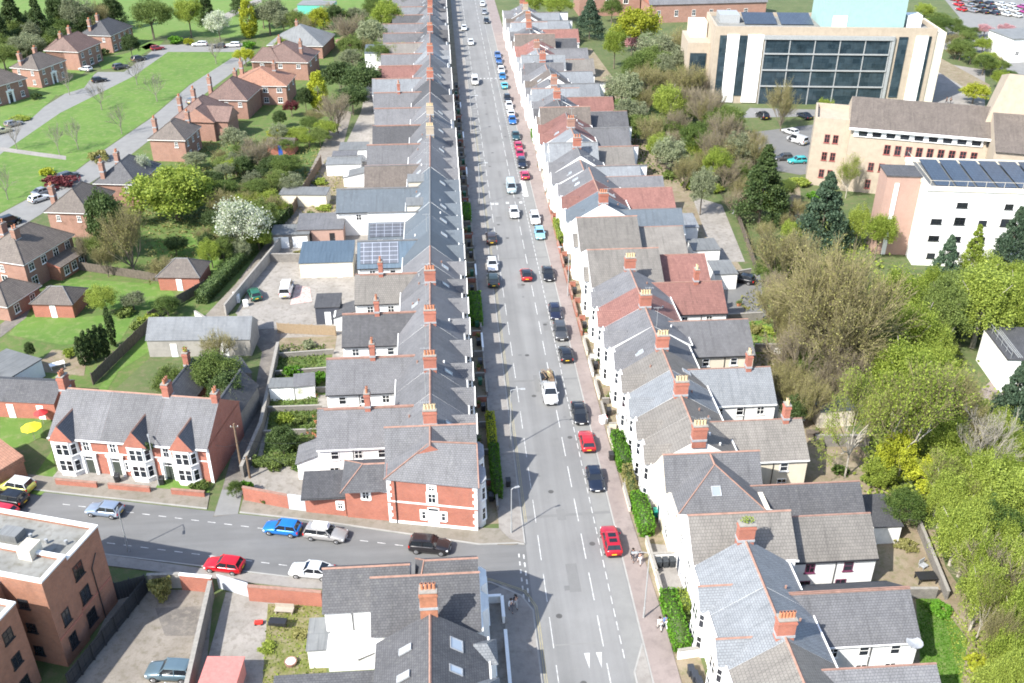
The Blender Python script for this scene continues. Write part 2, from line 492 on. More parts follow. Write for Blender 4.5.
_pots = {}
def chimney(parent, x, y, z0, z1, wx=1.5, wy=.8, m=None, pots=4, along='x', clay=None, plants=False):
    m = m or W_BRICK
    b = MB()
    b.box(x - wx / 2, x + wx / 2, y - wy / 2, y + wy / 2, z0, z1)
    b.box(x - wx / 2 - .07, x + wx / 2 + .07, y - wy / 2 - .07, y + wy / 2 + .07, z1 - .42, z1 - .2)
    b.box(x - wx / 2 - .04, x + wx / 2 + .04, y - wy / 2 - .04, y + wy / 2 + .04, z1 + .005, z1 + .1, 1)
    zf = z1 - 1.75
    b.box(x - wx / 2 - .05, x + wx / 2 + .05, y - wy / 2 - .05, y + wy / 2 + .05, zf - .15, zf + .12, 2)
    o = b.build('chimney', [m, CONCM, LEAD], parent)
    clay = clay or POTM
    if clay.name not in _pots:
        q = MB()
        q.tube((0, 0, 0), (0, 0, .55), .15, .12, 8); q.tube((0, 0, .5), (0, 0, .62), .15, .15, 8); q.tube((0, 0, .625), (0, 0, .64), .1, .1, 8, 1)
        _pots[clay.name] = q.mesh('chimney_pot', [clay, BLACK])
    for k in range(pots):
        d = (-.5 + (k + .5) / pots)
        mobj('chimney_pot', _pots[clay.name], o, (x + d * wx * .92 if along == 'x' else x, y if along == 'x' else y + d * wy * .92, z1 + .09))
    if plants:
        leafy('weed', o, LF['lime'], (x, y, z1 + .5), (wx * .5, wy * .5, .35), 160, .12)
    return o
CONCM = flat('cement', (.24, .225, .2), .9, var=.2)

def leafy(name, parent, m, c, r, n, s, loc=(0, 0, 0), flat_=False):
    """leaf faces scattered through an ellipsoid"""
    d = NR.normal(size=(n, 3)); d /= np.linalg.norm(d, axis=1)[:, None]
    rad = NR.random(n) ** .4
    p = np.array(c) + d * rad[:, None] * np.array(r)
    return mobj(name, leafmesh(name, p, s, m), parent, loc)

def leafmesh(name, P, s, m, up=.4, jit=.4):
    n = len(P)
    a = NR.normal(size=(n, 3)); a /= np.linalg.norm(a, axis=1)[:, None]
    b = NR.normal(size=(n, 3)); b[:, 2] += up
    b -= (a * b).sum(1)[:, None] * a
    b /= np.linalg.norm(b, axis=1)[:, None] + 1e-9
    sz = s * (1 - jit + 2 * jit * NR.random(n))[:, None]
    a, b = a * sz * .5, b * sz * .62
    V = np.empty((n * 4, 3), np.float32)
    V[0::4], V[1::4], V[2::4], V[3::4] = P - a * .8 - b * .5, P + a - b * .3, P + a * .4 + b, P - a + b * .45
    me = bpy.data.meshes.new(name)
    me.vertices.add(n * 4); me.vertices.foreach_set('co', V.ravel())
    me.loops.add(n * 4); me.loops.foreach_set('vertex_index', np.arange(n * 4, dtype=np.int32))
    me.polygons.add(n); me.polygons.foreach_set('loop_start', np.arange(0, n * 4, 4, dtype=np.int32))
    me.materials.append(m)
    me.update(calc_edges=True)
    return me

# ------------------------------------------------------------------ terraced houses
EAVE, RIDGEZ = 6.2, 9.3
WALLN = dict(white=W_WHITE, cream=W_CREAM, brick=W_BRICK, grey=W_BLOCK)
DOORC = [(.05, .08, .14), (.25, .03, .03), (.03, .1, .06), (.5, .5, .48), (.04, .04, .045), (.1, .22, .3)]

def terrace(side, v0, v1, label, roof='grey', wall='white', kind='ns', wing=None, bay=True, chim=None, cm=None, clay=None, sky=0, near=1,
            eave=EAVE, rz=RIDGEZ, xf=None, D=None, ridge='t', gab=True, group=None, plants=False, bayroof=None, dx=0, extra=None, winpos='low', pots=4, bgr=False, roofv=None):
    sx = -1 if side == 'L' else 1
    xf = xf if xf is not None else (1.6 if side == 'L' else (21.9 if v0 < 110 else 21.4)) + dx
    D = D or (8.4 if side == 'L' else 2 * (26.65 + dx * .6 - xf))
    if side == 'L': eave, rz = 5.6, 9.1
    H = T('terraced_house', label, 'house', (xf, v0, 0), 0, group)
    W = v1 - v0
    wm, rm = WALLN[wall], ROOFS[roof]
    rt = RIDGE if ridge == 't' else RIDGEG
    X = lambda u: u * sx
    af = PI / 2 if side == 'L' else -PI / 2      # windows that look at the street
    ab = -af
    rz = rz + RND.uniform(-.05, .05)
    pitch = math.atan((rz - eave) / (D / 2))
    MB(sx).box(0, D, .005, W - .005, -.3, eave).build('wall', wm, H)
    b = MB(sx)
    if kind == 'ns':
        b.prism(-.28, D + .28, .006, W - .006, eave - .17, rz, 'y', mi=0, mg=1, ridge=2)
        b.box(-.4, -.26, .02, W - .02, eave - .22, eave - .05, 3)
        b.box(D + .26, D + .38, .02, W - .02, eave - .22, eave - .05, 3)
    else:
        rv = roofv or (.006, W - .006)
        b.prism(-.25, D + .25, rv[0], rv[1], eave - .05, rz, 'x', mi=0, mg=1, ridge=2)
        if not roofv: b.box(-.3, D + .3, -.1, .0, eave - .2, eave - .03, 3)
    if extra: extra(b, W, D)
    if gab and bay:
        bw = min(1.5, W * .28)
        vc = W * .32 if side == 'R' else W * .68
        b2 = 2 * bw
        b.prism(-1.15, 2.2, vc - bw - .15, vc + bw + .15, eave - .12, eave + 1.55, 'x', mi=4, mg=3, ridge=2 if bgr else None)
        b.solid([(-1.2, vc - bw - .2, eave - .15), (-1.2, vc, eave + 1.66), (-1.2, vc + bw + .2, eave - .15), (-1.2, vc + bw - .05, eave - .15), (-1.2, vc, eave + 1.42), (-1.2, vc - bw + .05, eave - .15),
                 (-1.08, vc - bw - .2, eave - .15), (-1.08, vc, eave + 1.66), (-1.08, vc + bw + .2, eave - .15), (-1.08, vc + bw - .05, eave - .15), (-1.08, vc, eave + 1.42), (-1.08, vc - bw + .05, eave - .15)],
                [(0, 1, 4, 5), (1, 2, 3, 4), (6, 7, 10, 11), (7, 8, 9, 10), (0, 6, 7, 1), (1, 7, 8, 2)], 3)
    b.build('roof', [rm, wm, rt, TRIM, ROOFS[bayroof] if bayroof else rm], H)
    if bay:
        bw = min(1.5, W * .28)
        vc = W * .32 if side == 'R' else W * .68
        bb = MB(sx)
        pl = [(.1, vc - bw), (-.35, vc - bw), (-.95, vc - bw + .55), (-.95, vc + bw - .55), (-.35, vc + bw), (.1, vc + bw)]
        bb.extr(pl, 0, eave - .12)
        bo = bb.build('bay', wm if wall != 'brick' else W_WHITE, H)
        if near:
            for z in (.9, 3.7):
                window(bo, X(-.95), vc, z, af, 2 * bw - 1.25, 1.7)
                if near > 1:
                    for s in (-1, 1):
                        window(bo, X(-.65), vc + s * (bw - .27), z, (af + (PI / 4 * s if side == 'L' else -PI / 4 * s)), .6, 1.7, bars=0)
        if near:
            vo = W * .8 if side == 'R' else W * .2
            window(H, X(0), vo, 3.8, af, .95, 1.5)
            door(H, X(0), vo, 0, af, .95, 2.1, DOORC[RND.randrange(6)])
    elif near:
        for vv in (W * .28, W * .72):
            window(H, X(0), vv, 3.8, af, 1.2, 1.5)
        window(H, X(0), W * .3, .8, af, 1.5, 1.6); door(H, X(0), W * .75, 0, af)
    if chim:
        for cv in ([chim] if isinstance(chim, (int, float)) else chim):
            chimney(H, X(D / 2), cv - v0, rz - 1.0, rz + 1.75, 1.55, .85, cm, pots, clay=clay, plants=plants)
    for k in range(sky):
        u = D * (.24 if RND.random() < .6 else .76)
        zz = eave - .17 + (rz - eave + .17) * (1 - abs(u - D / 2) / (D / 2 + .28))
        out = (PI if u < D / 2 else 0) if side == 'R' else (0 if u < D / 2 else PI)
        skylight(H, (X(u), W * (.3 + .4 * k + RND.uniform(-.05, .05)), zz + .03), out, pitch)
    if near and kind == 'ns':
        for k in range(RND.choice([0, 1, 1, 2])):
            u = D * RND.choice([.2, .3, .7, .8])
            zz = eave - .17 + (rz - eave + .17) * (1 - abs(u - D / 2) / (D / 2 + .28))
            vv = W * RND.uniform(.2, .8)
            MB(sx).tube((u, vv, zz - .15), (u, vv, zz + .3), .11, n=8).build('vent_pipe', RND.choice([TRIM, LEAD, RIDGE]), H)
        if RND.random() < .5:
            a = MB(sx); ax, ay = D / 2 + .55, .35
            a.tube((ax, ay, rz - .5), (ax, ay, rz + 2.6), .03, n=5)
            a.tube((ax - .6, ay, rz + 2.5), (ax + .6, ay, rz + 2.5), .022, n=4)
            for t in range(5): a.tube((ax - .5 + .24 * t, ay - .3, rz + 2.5), (ax - .5 + .24 * t, ay + .3, rz + 2.5), .016, n=4)
            a.build('aerial', METAL, H)
    if wing:
        w = dict(line=v1, edge=v1 - 4, len=6.5, zr=7.4, ze=4.7, roof=roof, wall=wall, chim=None, win=1, start=-2.2, ext=None, fm=None)
        w.update(wing)
        vl, ve = w['line'] - v0, w['edge'] - v0
        lo, hi = min(vl, ve), max(vl, ve)
        L = w['len']
        ww = WALLN[w['wall']]
        MB(sx).box(D + .005, D + L, lo + (.005 if vl < ve else .0), hi - .005, -.3, w['ze']).build('wing_wall', ww, H)
        rb = MB(sx)
        sgn = 1 if ve > vl else -1
        dz = (w['zr'] - w['ze']) / abs(ve - vl)
        rb.mono(D + w['start'], D + L + .12, vl, ve + sgn * .3, w['zr'], w['ze'] - .3 * dz, w['ze'] - .12 - .3 * dz, 0, 1)
        rb.box(D + w['start'], D + L + .14, vl - (.18 if sgn > 0 else -.005), vl + (.18 if sgn < 0 else -.005), w['zr'] - .1, w['zr'] + .07, 2)
        rb.box(D + .1, D + L + .1, ve + sgn * .3 - .06, ve + sgn * .3 + .06, w['ze'] - .34, w['ze'] - .2, 3)
        rb.build('wing_roof', [ROOFS[w['roof']], ww, rt if w['roof'] not in ('blue', 'seam') else RIDGEG, BLACK if RND.random() < .5 else TRIM], H)
        MB(sx).tube((D + L * .55, ve + sgn * .06, 0), (D + L * .55, ve + sgn * .06, w['ze'] - .3), .05, n=6).build('drainpipe', BLACK, H)
        if w['win']:
            for k in range(w['win']):
                u = D + L * ((k + .6) / (w['win'] + .3))
                wa = 0 if sgn < 0 else PI
                window(H, X(u), ve, 2.9, wa, .95, 1.15, fm=w['fm'], bars=RND.choice([0, 1]))
                if near > 1 or k == 0: window(H, X(u) + RND.uniform(-.5, .5), ve, .5, wa, 1.1, 1.3, fm=w['fm'])
        if w['chim'] is not None:
            chimney(H, X(D + w['chim']), vl, w['zr'] - .5, w['zr'] + 2.1, .65, .95, cm, 2, 'y', clay)
        if w['ext']:
            el, ez, em = w['ext']
            e = MB(sx)
            a0, a1 = D + L, D + L + el
            e.solid([(a0 + .01, lo + .2, -.2), (a1, lo + .2, -.2), (a1, hi - .2, -.2), (a0 + .01, hi - .2, -.2), (a0 + .01, lo + .2, ez), (a1, lo + .2, ez - .9), (a1, hi - .2, ez - .9), (a0 + .01, hi - .2, ez)],
                    [(3, 2, 1, 0), (4, 5, 6, 7), (0, 1, 5, 4), (1, 2, 6, 5), (2, 3, 7, 6), (3, 0, 4, 7)], [1, 1, 1, 1, 1, 1])
            e.build('lean_to', ww, H)
            sl = MB(sx)
            sl.solid([(a0 + .01, lo + .05, ez + .01), (a1 + .2, lo + .05, ez - 1.08), (a1 + .2, hi - .05, ez - 1.08), (a0 + .01, hi - .05, ez + .01), (a0 + .01, lo + .05, ez + .12), (a1 + .2, lo + .05, ez - .97), (a1 + .2, hi - .05, ez - .97), (a0 + .01, hi - .05, ez + .12)],
                    [(3, 2, 1, 0), (4, 5, 6, 7), (0, 1, 5, 4), (1, 2, 6, 5), (2, 3, 7, 6), (3, 0, 4, 7)])
            sl.build('lean_to_roof', ROOFS[em], H)
    return H

# ------------------------------------------------------------------ detached houses
def house(name, label, cxy, rz, w, d, eave, rh, roof='brown', wall='brick', hip=None, chims=(), cat='house', group=None, front=None, back=None, side=None, doorx=0, porch=False, zb=-.3,
          wings=(), ridge=True, doorc=(.03, .03, .035), surround=None, cw=(1.0, .8), axis='x', overhang=.4, right=None):
    """hipped or gabled house; its front looks along local -y"""
    H = T(name, label, cat, (cxy[0], cxy[1], 0), rz, group)
    wm = W_OLDB if wall == 'brick' else (WALLN.get(wall) or wall)
    rm = ROOFS[roof]
    MB().box(-w / 2, w / 2, -d / 2, d / 2, zb, eave).build('wall', wm, H)
    b = MB()
    o = overhang
    hp = (d / 2 if axis == 'x' else w / 2) * .95 if hip is None else hip
    b.prism(-w / 2 - o, w / 2 + o, -d / 2 - o, d / 2 + o, eave - .12, rh, axis, hp, hp, 0, 1, 2 if ridge else None)
    for (x0, x1, y0, y1, ax, h0, h1, zr) in wings:
        b.prism(x0, x1, y0, y1, eave - .1, zr, ax, h0, h1, 0, 1, 2 if ridge else None)
    b.box(-w / 2 - o + .02, w / 2 + o - .02, -d / 2 - o + .02, d / 2 + o - .02, eave - .26, eave - .125, 3)
    b.build('roof', [rm, wm, RIDGE if roof in ('red', 'warm') else rm, TRIM], H)
    for x0, x1, y0, y1, ax, h0, h1, zr in wings:
        MB().box(x0 + o, x1 - o, y0 + o, y1 - o, zb, eave - .005).build('wing_wall', wm, H)
    for cx, cy_ in chims:
        chimney(H, cx, cy_, eave, rh + .75, cw[0], cw[1], wm if wall in ('brick',) else None, 2)
    def row(n, a, ww, hh, zz, skip=()):
        for k in range(n):
            if k in skip: continue
            f = -.5 + (k + .5) / n
            if a == 0: window(H, f * w, -d / 2, zz, 0, ww, hh, surround=surround)
            elif a == 1: window(H, -f * w, d / 2, zz, PI, ww, hh, surround=surround)
            elif a == 2: window(H, -w / 2, -f * d, zz, -PI / 2, ww, hh, surround=surround)
            else: window(H, w / 2, f * d, zz, PI / 2, ww, hh, surround=surround)
    for spec, a in ((front, 0), (back, 1), (side, 2), (right, 3)):
        if spec:
            for (n, ww, hh, zz, skip) in spec: row(n, a, ww, hh, zz, skip)
    if doorx is not None and front:
        door(H, doorx, -d / 2, 0, 0, 1.0, 2.1, doorc)
        if porch:
            MB().box(doorx - 1.0, doorx - .65, -d / 2 - .18, -d / 2 - .003, 0, 2.8).box(doorx + .65, doorx + 1.0, -d / 2 - .18, -d / 2 - .003, 0, 2.8).box(doorx - 1.1, doorx + 1.1, -d / 2 - .25, -d / 2 - .003, 2.802, 3.15).build('porch', TRIM, H)
    return H

# ------------------------------------------------------------------ trees
def arr(p): return np.array(p, float)
BARKG = flat('grey_bark', (.2, .18, .15), .95, var=.3, scale=3)
def crown_pts(kind, n, r, h, clumps):
    """points of leaf clumps; crown centre at 0, horizontal radius r, half height h"""
    out = []
    per = max(4, n // clumps)
    lob = NR.normal(size=(7, 3)); lob /= np.linalg.norm(lob, axis=1)[:, None]; amp = .72 + .5 * NR.random(7)
    for _ in range(clumps):
        d = NR.normal(size=3); d /= np.linalg.norm(d)
        if d[2] < -.55: d[2] *= -.6
        k = .45 + .55 * NR.random() ** .5
        if kind == 'cone':
            t = NR.random() ** .75
            rr = r * (1 - t) * (.55 + .45 * NR.random()) + .05 * r
            th = NR.random() * 2 * PI
            c = arr((math.cos(th) * rr, math.sin(th) * rr, -h + 2 * h * t)); cr = .28 * r * (1.15 - t)
            sq = arr((1.1, 1.1, .45))
        elif kind == 'column':
            t = NR.random()
            rr = r * math.sin(PI * (.12 + .86 * t)) ** .6 * (.6 + .4 * NR.random())
            th = NR.random() * 2 * PI
            c = arr((math.cos(th) * rr, math.sin(th) * rr, -h + 2 * h * t)); cr = .4 * r
            sq = arr((.8, .8, 1.3))
        else:
            m_ = amp[int(np.argmax(lob @ d))]
            c = d * k * arr((r, r, h)) * (.86 + .2 * NR.random()) * m_; cr = (.15 + .18 * NR.random()) * r
            sq = arr((1, 1, .75)) if kind != 'feather' else arr((.75, .75, 1.5))
        m = int(per * (.6 + .8 * NR.random()))
        q = NR.normal(size=(m, 3)); q /= np.linalg.norm(q, axis=1)[:, None]
        q *= (NR.random(m) ** .6)[:, None] * cr * 1.15
        out.append(c + q * sq)
    return np.concatenate(out)

def limb_mesh(name, segs, m, n=5):
    """tapered limbs as one surface mesh each segment n-sided"""
    V, Fc = [], []
    for a, b, r0, r1 in segs:
        a, b = arr(a), arr(b)
        d = b - a; L = np.linalg.norm(d)
        if L < 1e-6: continue
        d /= L
        u = np.cross(d, (0, 0, 1) if abs(d[2]) < .9 else (1, 0, 0)); u /= np.linalg.norm(u)
        w = np.cross(d, u)
        k = len(V); nn = n if r0 > .05 else 3
        for c, r in ((a, r0), (b, r1)):
            for i in range(nn):
                t = 2 * PI * i / nn
                V.append(c + (u * math.cos(t) + w * math.sin(t)) * r)
        Fc += [(k + i, k + (i + 1) % nn, k + nn + (i + 1) % nn, k + nn + i) for i in range(nn)]
    me = bpy.data.meshes.new(name)
    me.from_pydata([tuple(v) for v in V], [], Fc)
    me.materials.append(m)
    me.update()
    return me

def grow(segs, p, d, L, r, lev, maxlev, spread, kids, up=.15, rmin=.012, tips=None):
    nseg = 3 if lev < 2 else 2
    pts = [arr(p)]
    d = arr(d) / np.linalg.norm(d)
    for k in range(nseg):
        d = d + NR.normal(size=3) * .1 + arr((0, 0, up * .3)); d /= np.linalg.norm(d)
        q = pts[-1] + d * L / nseg
        segs.append((pts[-1], q, max(rmin, r * (1 - .45 * k / nseg)), max(rmin, r * (1 - .45 * (k + 1) / nseg))))
        pts.append(q)
    if tips is not None and lev >= maxlev - 1: tips.append(pts[-1])
    if lev >= maxlev: return
    for k in range(kids[lev]):
        t = 1.0 if k == 0 else .35 + .65 * NR.random()
        base = pts[0] + (pts[-1] - pts[0]) * t if t < 1 else pts[-1]
        a = NR.normal(size=3); a -= a.dot(d) * d; a /= np.linalg.norm(a)
        nd = d * math.cos(spread) + a * math.sin(spread) * (1 if k else .6) + arr((0, 0, up))
        grow(segs, base, nd, L * (.62 + .22 * NR.random()), r * (.6 if k else .72), lev + 1, maxlev, spread, kids, up, rmin, tips)

PROTO = {}
def proto(kind):
    """unit tree: total height 1, crown radius about 1 before scaling; returns list of (crown mesh, trunk mesh, height, radius)"""
    if kind in PROTO: return PROTO[kind]
    res = []
    spec = dict(
        round=('ball', 'lime', 15000, 150, 8, 4.4, .2, BARK), feather=('feather', 'lime', 19000, 170, 11, 3.9, .135, BARKP), lime=('ball', 'lime', 18000, 150, 10, 4.6, .15, BARK), green=('ball', 'green', 18000, 150, 10, 4.6, .15, BARK), dark=('ball', 'dark', 13000, 120, 9, 4.6, .22, BARK),
        yellow=('ball', 'yellow', 9000, 90, 8, 3.6, .18, BARK), white=('ball', 'white', 9000, 110, 8, 4, .17, BARK), pink=('ball', 'pink', 5000, 70, 7, 3.2, .16, BARK), maroon=('ball', 'maroon', 6000, 60, 6, 3, .17, BARK),
        sage=('ball', 'sage', 11000, 120, 10, 4.4, .18, BARK), conifer=('cone', 'dark', 15000, 260, 15, 5.0, .24, BARK), pine=('cone', 'pine', 15000, 200, 13, 6.2, .26, BARK), larch=('cone', 'lime', 11000, 200, 14, 4.4, .2, BARK),
        column=('column', 'yellow', 8000, 90, 9, 1.7, .17, BARK), cypress=('column', 'dark', 6000, 90, 8, 1.0, .18, BARK))
    bare = dict(bare=(TWIG, 500, BARK), olive=(TWIGO, 5200, BARK), limebare=(TWIGO, 9000, BARKP), palebare=(BARKP, 900, BARKP), brown=(TWIG, 1500, BARK), dome=(TWIGO, 15000, BARK), sapling=(BARKG, 160, BARKG))
    for var in range(2):
        if kind in spec:
            shp, lf, n, cl, Ht, R_, ls, bk = spec[kind]
            hh = Ht * ((.46 if kind in ('round', 'feather') else .37) if shp in ('ball', 'feather') else .46)
            zc = Ht - hh
            P = crown_pts(shp, n, R_, hh, cl); P[:, 2] += zc
            P[:, 2] = np.maximum(P[:, 2], .25)
            cm_ = leafmesh(kind + '_crown', P, ls * 1.25, LF[lf])
            segs = []
            if shp in ('ball', 'feather'):
                segs.append(((0, 0, -.2), (0, .05, zc * .62), Ht * .028, Ht * .021))
                for k in range(7):
                    a = k * 2.4 + NR.random()
                    e = arr((math.cos(a) * R_ * .7, math.sin(a) * R_ * .7, zc + hh * (NR.random() * .9 - .1)))
                    m_ = arr((e[0] * .4, e[1] * .4, zc * .62 + (e[2] - zc * .62) * .55))
                    segs += [((0, .05, zc * .6), m_, Ht * .016, Ht * .01), (m_, e, Ht * .01, .02)]
            else:
                segs.append(((0, 0, -.2), (0, 0, Ht * .93), Ht * .02, .03))
            res.append((cm_, limb_mesh(kind + '_trunk', segs, bk), Ht, R_))
        else:
            tw, nl, bk = bare[kind]
            segs, thick, tips = [], [], []
            Ht = 11
            op_ = kind in ('limebare', 'palebare', 'sapling')
            tr = .17 if op_ else .2
            hb = 3.2 if op_ else 1.2
            thick.append(((0, 0, -.2), (.1, .1, hb), tr * 1.25, tr))
            nb = dict(limebare=7, palebare=6, sapling=5, dome=15).get(kind, 11)
            for k in range(nb):
                a = k * 2 * PI / nb + NR.random() * .6
                tilt = (.05 + .72 * NR.random() ** .6) if kind == 'dome' else .3 + .55 * NR.random()
                grow(segs, (.1, .1, hb * (.75 + .25 * NR.random())), (math.cos(a) * math.sin(tilt), math.sin(a) * math.sin(tilt), math.cos(tilt)), 3.5, tr * .62, 0, 3 if kind == 'sapling' else 4, .52, (3, 4, 4, 4) if kind != 'dome' else (4, 4, 4, 5), .16 if kind != 'dome' else .1, .011, tips)
            fat = [s for s in segs if s[2] > .06]; thin = [s for s in segs if s[2] <= .06]
            P_all = arr([s[1] for s in thin])
            mx = P_all[:, 2].max()
            R_ = np.percentile(np.hypot(P_all[:, 0], P_all[:, 1]), 95)
            cmesh = limb_mesh(kind + '_crown', thin, tw, 3)
            if nl:
                idx = NR.integers(0, len(P_all), nl)
                lp = P_all[idx] + NR.normal(size=(nl, 3)) * .22
                lm = leafmesh('tmp', lp, .15 if kind == 'limebare' else (.09 if kind == 'dome' else .13), LF['lime' if kind == 'limebare' else 'olive'])
                cmesh = join_mesh(kind + '_crown', cmesh, lm)
            res.append((cmesh, limb_mesh(kind + '_trunk', thick + fat, bk, 6), mx, R_))
    PROTO[kind] = res
    return res

def join_mesh(name, a, b):
    na, nb = len(a.vertices), len(b.vertices)
    V = np.empty((na + nb, 3), np.float32)
    t = np.empty(na * 3, np.float32); a.vertices.foreach_get('co', t); V[:na] = t.reshape(-1, 3)
    t = np.empty(nb * 3, np.float32); b.vertices.foreach_get('co', t); V[na:] = t.reshape(-1, 3)
    la, lb = len(a.loops), len(b.loops)
    L = np.empty(la + lb, np.int32)
    t = np.empty(la, np.int32); a.loops.foreach_get('vertex_index', t); L[:la] = t
    t = np.empty(lb, np.int32); b.loops.foreach_get('vertex_index', t); L[la:] = t + na
    pa, pb = len(a.polygons), len(b.polygons)
    S = np.empty(pa + pb, np.int32)
    t = np.empty(pa, np.int32); a.polygons.foreach_get('loop_start', t); S[:pa] = t
    t = np.empty(pb, np.int32); b.polygons.foreach_get('loop_start', t); S[pa:] = t + la
    me = bpy.data.meshes.new(name)
    me.vertices.add(na + nb); me.vertices.foreach_set('co', V.ravel())
    me.loops.add(la + lb); me.loops.foreach_set('vertex_index', L)
    me.polygons.add(pa + pb); me.polygons.foreach_set('loop_start', S)
    me.materials.append(a.materials[0]); me.materials.append(b.materials[0])
    me.polygons.foreach_set('material_index', np.concatenate([np.zeros(pa, np.int32), np.ones(pb, np.int32)]))
    me.update(calc_edges=True)
    return me

CATN = dict(conifer='conifer_tree', pine='pine_tree', larch='larch_tree', cypress='cypress_tree')
def tree(px, py, rpx, kind, h, label, group=None, name=None, var=None, zc=None):
    """a tree whose crown centre shows at px, py with crown radius rpx in the survey photo; h metres tall"""
    zc = h * (.6 if kind not in ('conifer', 'pine', 'larch', 'column', 'cypress') else .5) if zc is None else zc
    x, y = g(px, py, zc)
    r = rpx * depth(x, y, zc) / F_PX
    return tree_at(x, y, r, kind, h, label, group, name, var)
def tree_at(x, y, r, kind, h, label, group=None, name=None, var=None):
    p = proto(kind)
    cmesh, tmesh, H0, R0 = p[RND.randrange(len(p)) if var is None else var]
    small = h < 5.6
    o = T(name or CATN.get(kind, 'small_tree' if small else 'tree'), label, 'small tree' if small else 'tree', (x, y, 0), RND.uniform(0, 6.28), group)
    s = r / R0
    o.scale = (s, s * RND.uniform(.92, 1.08), h / H0)
    mobj('crown', cmesh, o); mobj('trunk', tmesh, o)
    return o

def bush(px, py, rpx, lf, h, label, name='bush', cat='bush', group=None, xs=1.0):
    x, y = g(px, py, h * .5)
    r = rpx * depth(x, y, h * .5) / F_PX
    return bush_at(x, y, r, lf, h, label, name, cat, group, xs)
_bm = {}
def bush_at(x, y, r, lf, h, label, name='bush', cat='bush', group=None, xs=1.0):
    key = (lf, RND.randrange(2))
    if key not in _bm:
        P = crown_pts('ball', 1500, 1.0, .5, 36); P[:, 2] += .5
        P[:, 2] = np.abs(P[:, 2])
        st = limb_mesh('bush_stem', [((0, 0, -.1), (math.cos(a) * .5, math.sin(a) * .5, .55), .03, .012) for a in (0, 1.3, 2.5, 3.8, 5.1)], BARK)
        _bm[key] = join_mesh('bush', leafmesh('b', P, .17, LF[lf]), st)
    o = mobj(name, _bm[key], None, (x, y, 0), RND.uniform(0, 6))
    o.scale = (r * xs, r, h)
    return tag(o, label, cat, group)

def hedge(x0, x1, y0, y1, h, label, lf='hedge', group=None, rz=0, n=None, dens=55, s=.16):
    """clipped hedge: leaf faces over and just inside a box"""
    w, d = x1 - x0, y1 - y0
    A = 2 * h * (w + d) + w * d
    n = n or int(min(9000, A * dens))
    P = NR.random((n, 3))
    f = NR.random(n) * A
    top = f < w * d
    sx_ = (f >= w * d) & (f < w * d + 2 * h * d)
    sy_ = f >= w * d + 2 * h * d
    P[top, 2] = 1 - .1 * NR.random(top.sum())
    P[sx_, 0] = np.round(P[sx_, 0]); P[sy_, 1] = np.round(P[sy_, 1])
    P = (P - arr((.5, .5, 0))) * arr((w, d, h)) + NR.normal(size=(n, 3)) * .05
    P[:, 2] = np.abs(P[:, 2]) + .02
    lm = leafmesh('hedge', P, s, LF[lf])
    core = MB().box(-w / 2 + .12, w / 2 - .12, -d / 2 + .12, d / 2 - .12, 0, h - .12).mesh('core', LF['dark'])
    o = mobj('hedge', join_mesh('hedge', lm, core), None, ((x0 + x1) / 2, (y0 + y1) / 2, 0), rz)
    return tag(o, label, 'hedge', group)

def wall_run(p0, p1, h, t, label, m, name='garden_wall', cat='wall', group=None, cap=True, z0=-.1, capm=None):
    x0, y0 = p0; x1, y1 = p1
    L = math.hypot(x1 - x0, y1 - y0)
    b = MB().box(0, L, -t / 2, t / 2, z0, h)
    if cap: b.box(-.03, L + .03, -t / 2 - .04, t / 2 + .04, h + .003, h + .09, 1)
    o = b.build(name, [m, capm or CONCM], None, loc=(x0, y0, 0), rz=math.atan2(y1 - y0, x1 - x0))
    return tag(o, label, cat, group, 'thing')

def fence_run(p0, p1, h, label, m=None, name='fence', group=None):
    x0, y0 = p0; x1, y1 = p1
    L = math.hypot(x1 - x0, y1 - y0)
    o = T(name, label, 'fence', (x0, y0, 0), math.atan2(y1 - y0, x1 - x0), group)
    n = max(1, round(L / 1.9))
    b = MB()
    k = max(2, int(L / .28))
    for i in range(k):
        a = L * i / k
        b.box(a + .005, a + L / k - .008, -.02 + .015 * (i % 2), .01 + .015 * (i % 2), .05, h - .04 * RND.random())
    b.box(0, L, .03, .07, h * .25, h * .25 + .09); b.box(0, L, .03, .07, h * .8, h * .8 + .09)
    b.build('fence_panel', m or WOOD, o)
    for i in range(n + 1):
        MB().box(L * i / n - .06, L * i / n + .06, .031, .15, -.1, h + .06).build('post', m or WOOD, o)
    return o

def sheet(name, poly, z, m, kind='structure'):
    """a flat ground sheet from world points"""
    b = MB()
    b.face([(x, y, z) for x, y in poly])
    o = b.build(name, m)
    if kind: o['kind'] = kind
    return o
def psheet(name, pix, z, m, kind='structure'):
    return sheet(name, [g(*p) for p in pix], z, m, kind)
# ------------------------------------------------------------------ vehicles (front at local +y)
def loft(secs, name, mats, mis=None, caps=True):
    b = MB()
    n = len(secs[0])
    for s in secs: b.v += s
    for i in range(len(secs) - 1):
        for k in range(n):
            a, c = i * n + k, i * n + (k + 1) % n
            b.f.append([a, c, c + n, a + n]); b.m.append(0)
    if caps:
        b.f.append(list(range(n))[::-1]); b.m.append(0)
        e = (len(secs) - 1) * n
        b.f.append(list(range(e, e + n))); b.m.append(0)
    return b

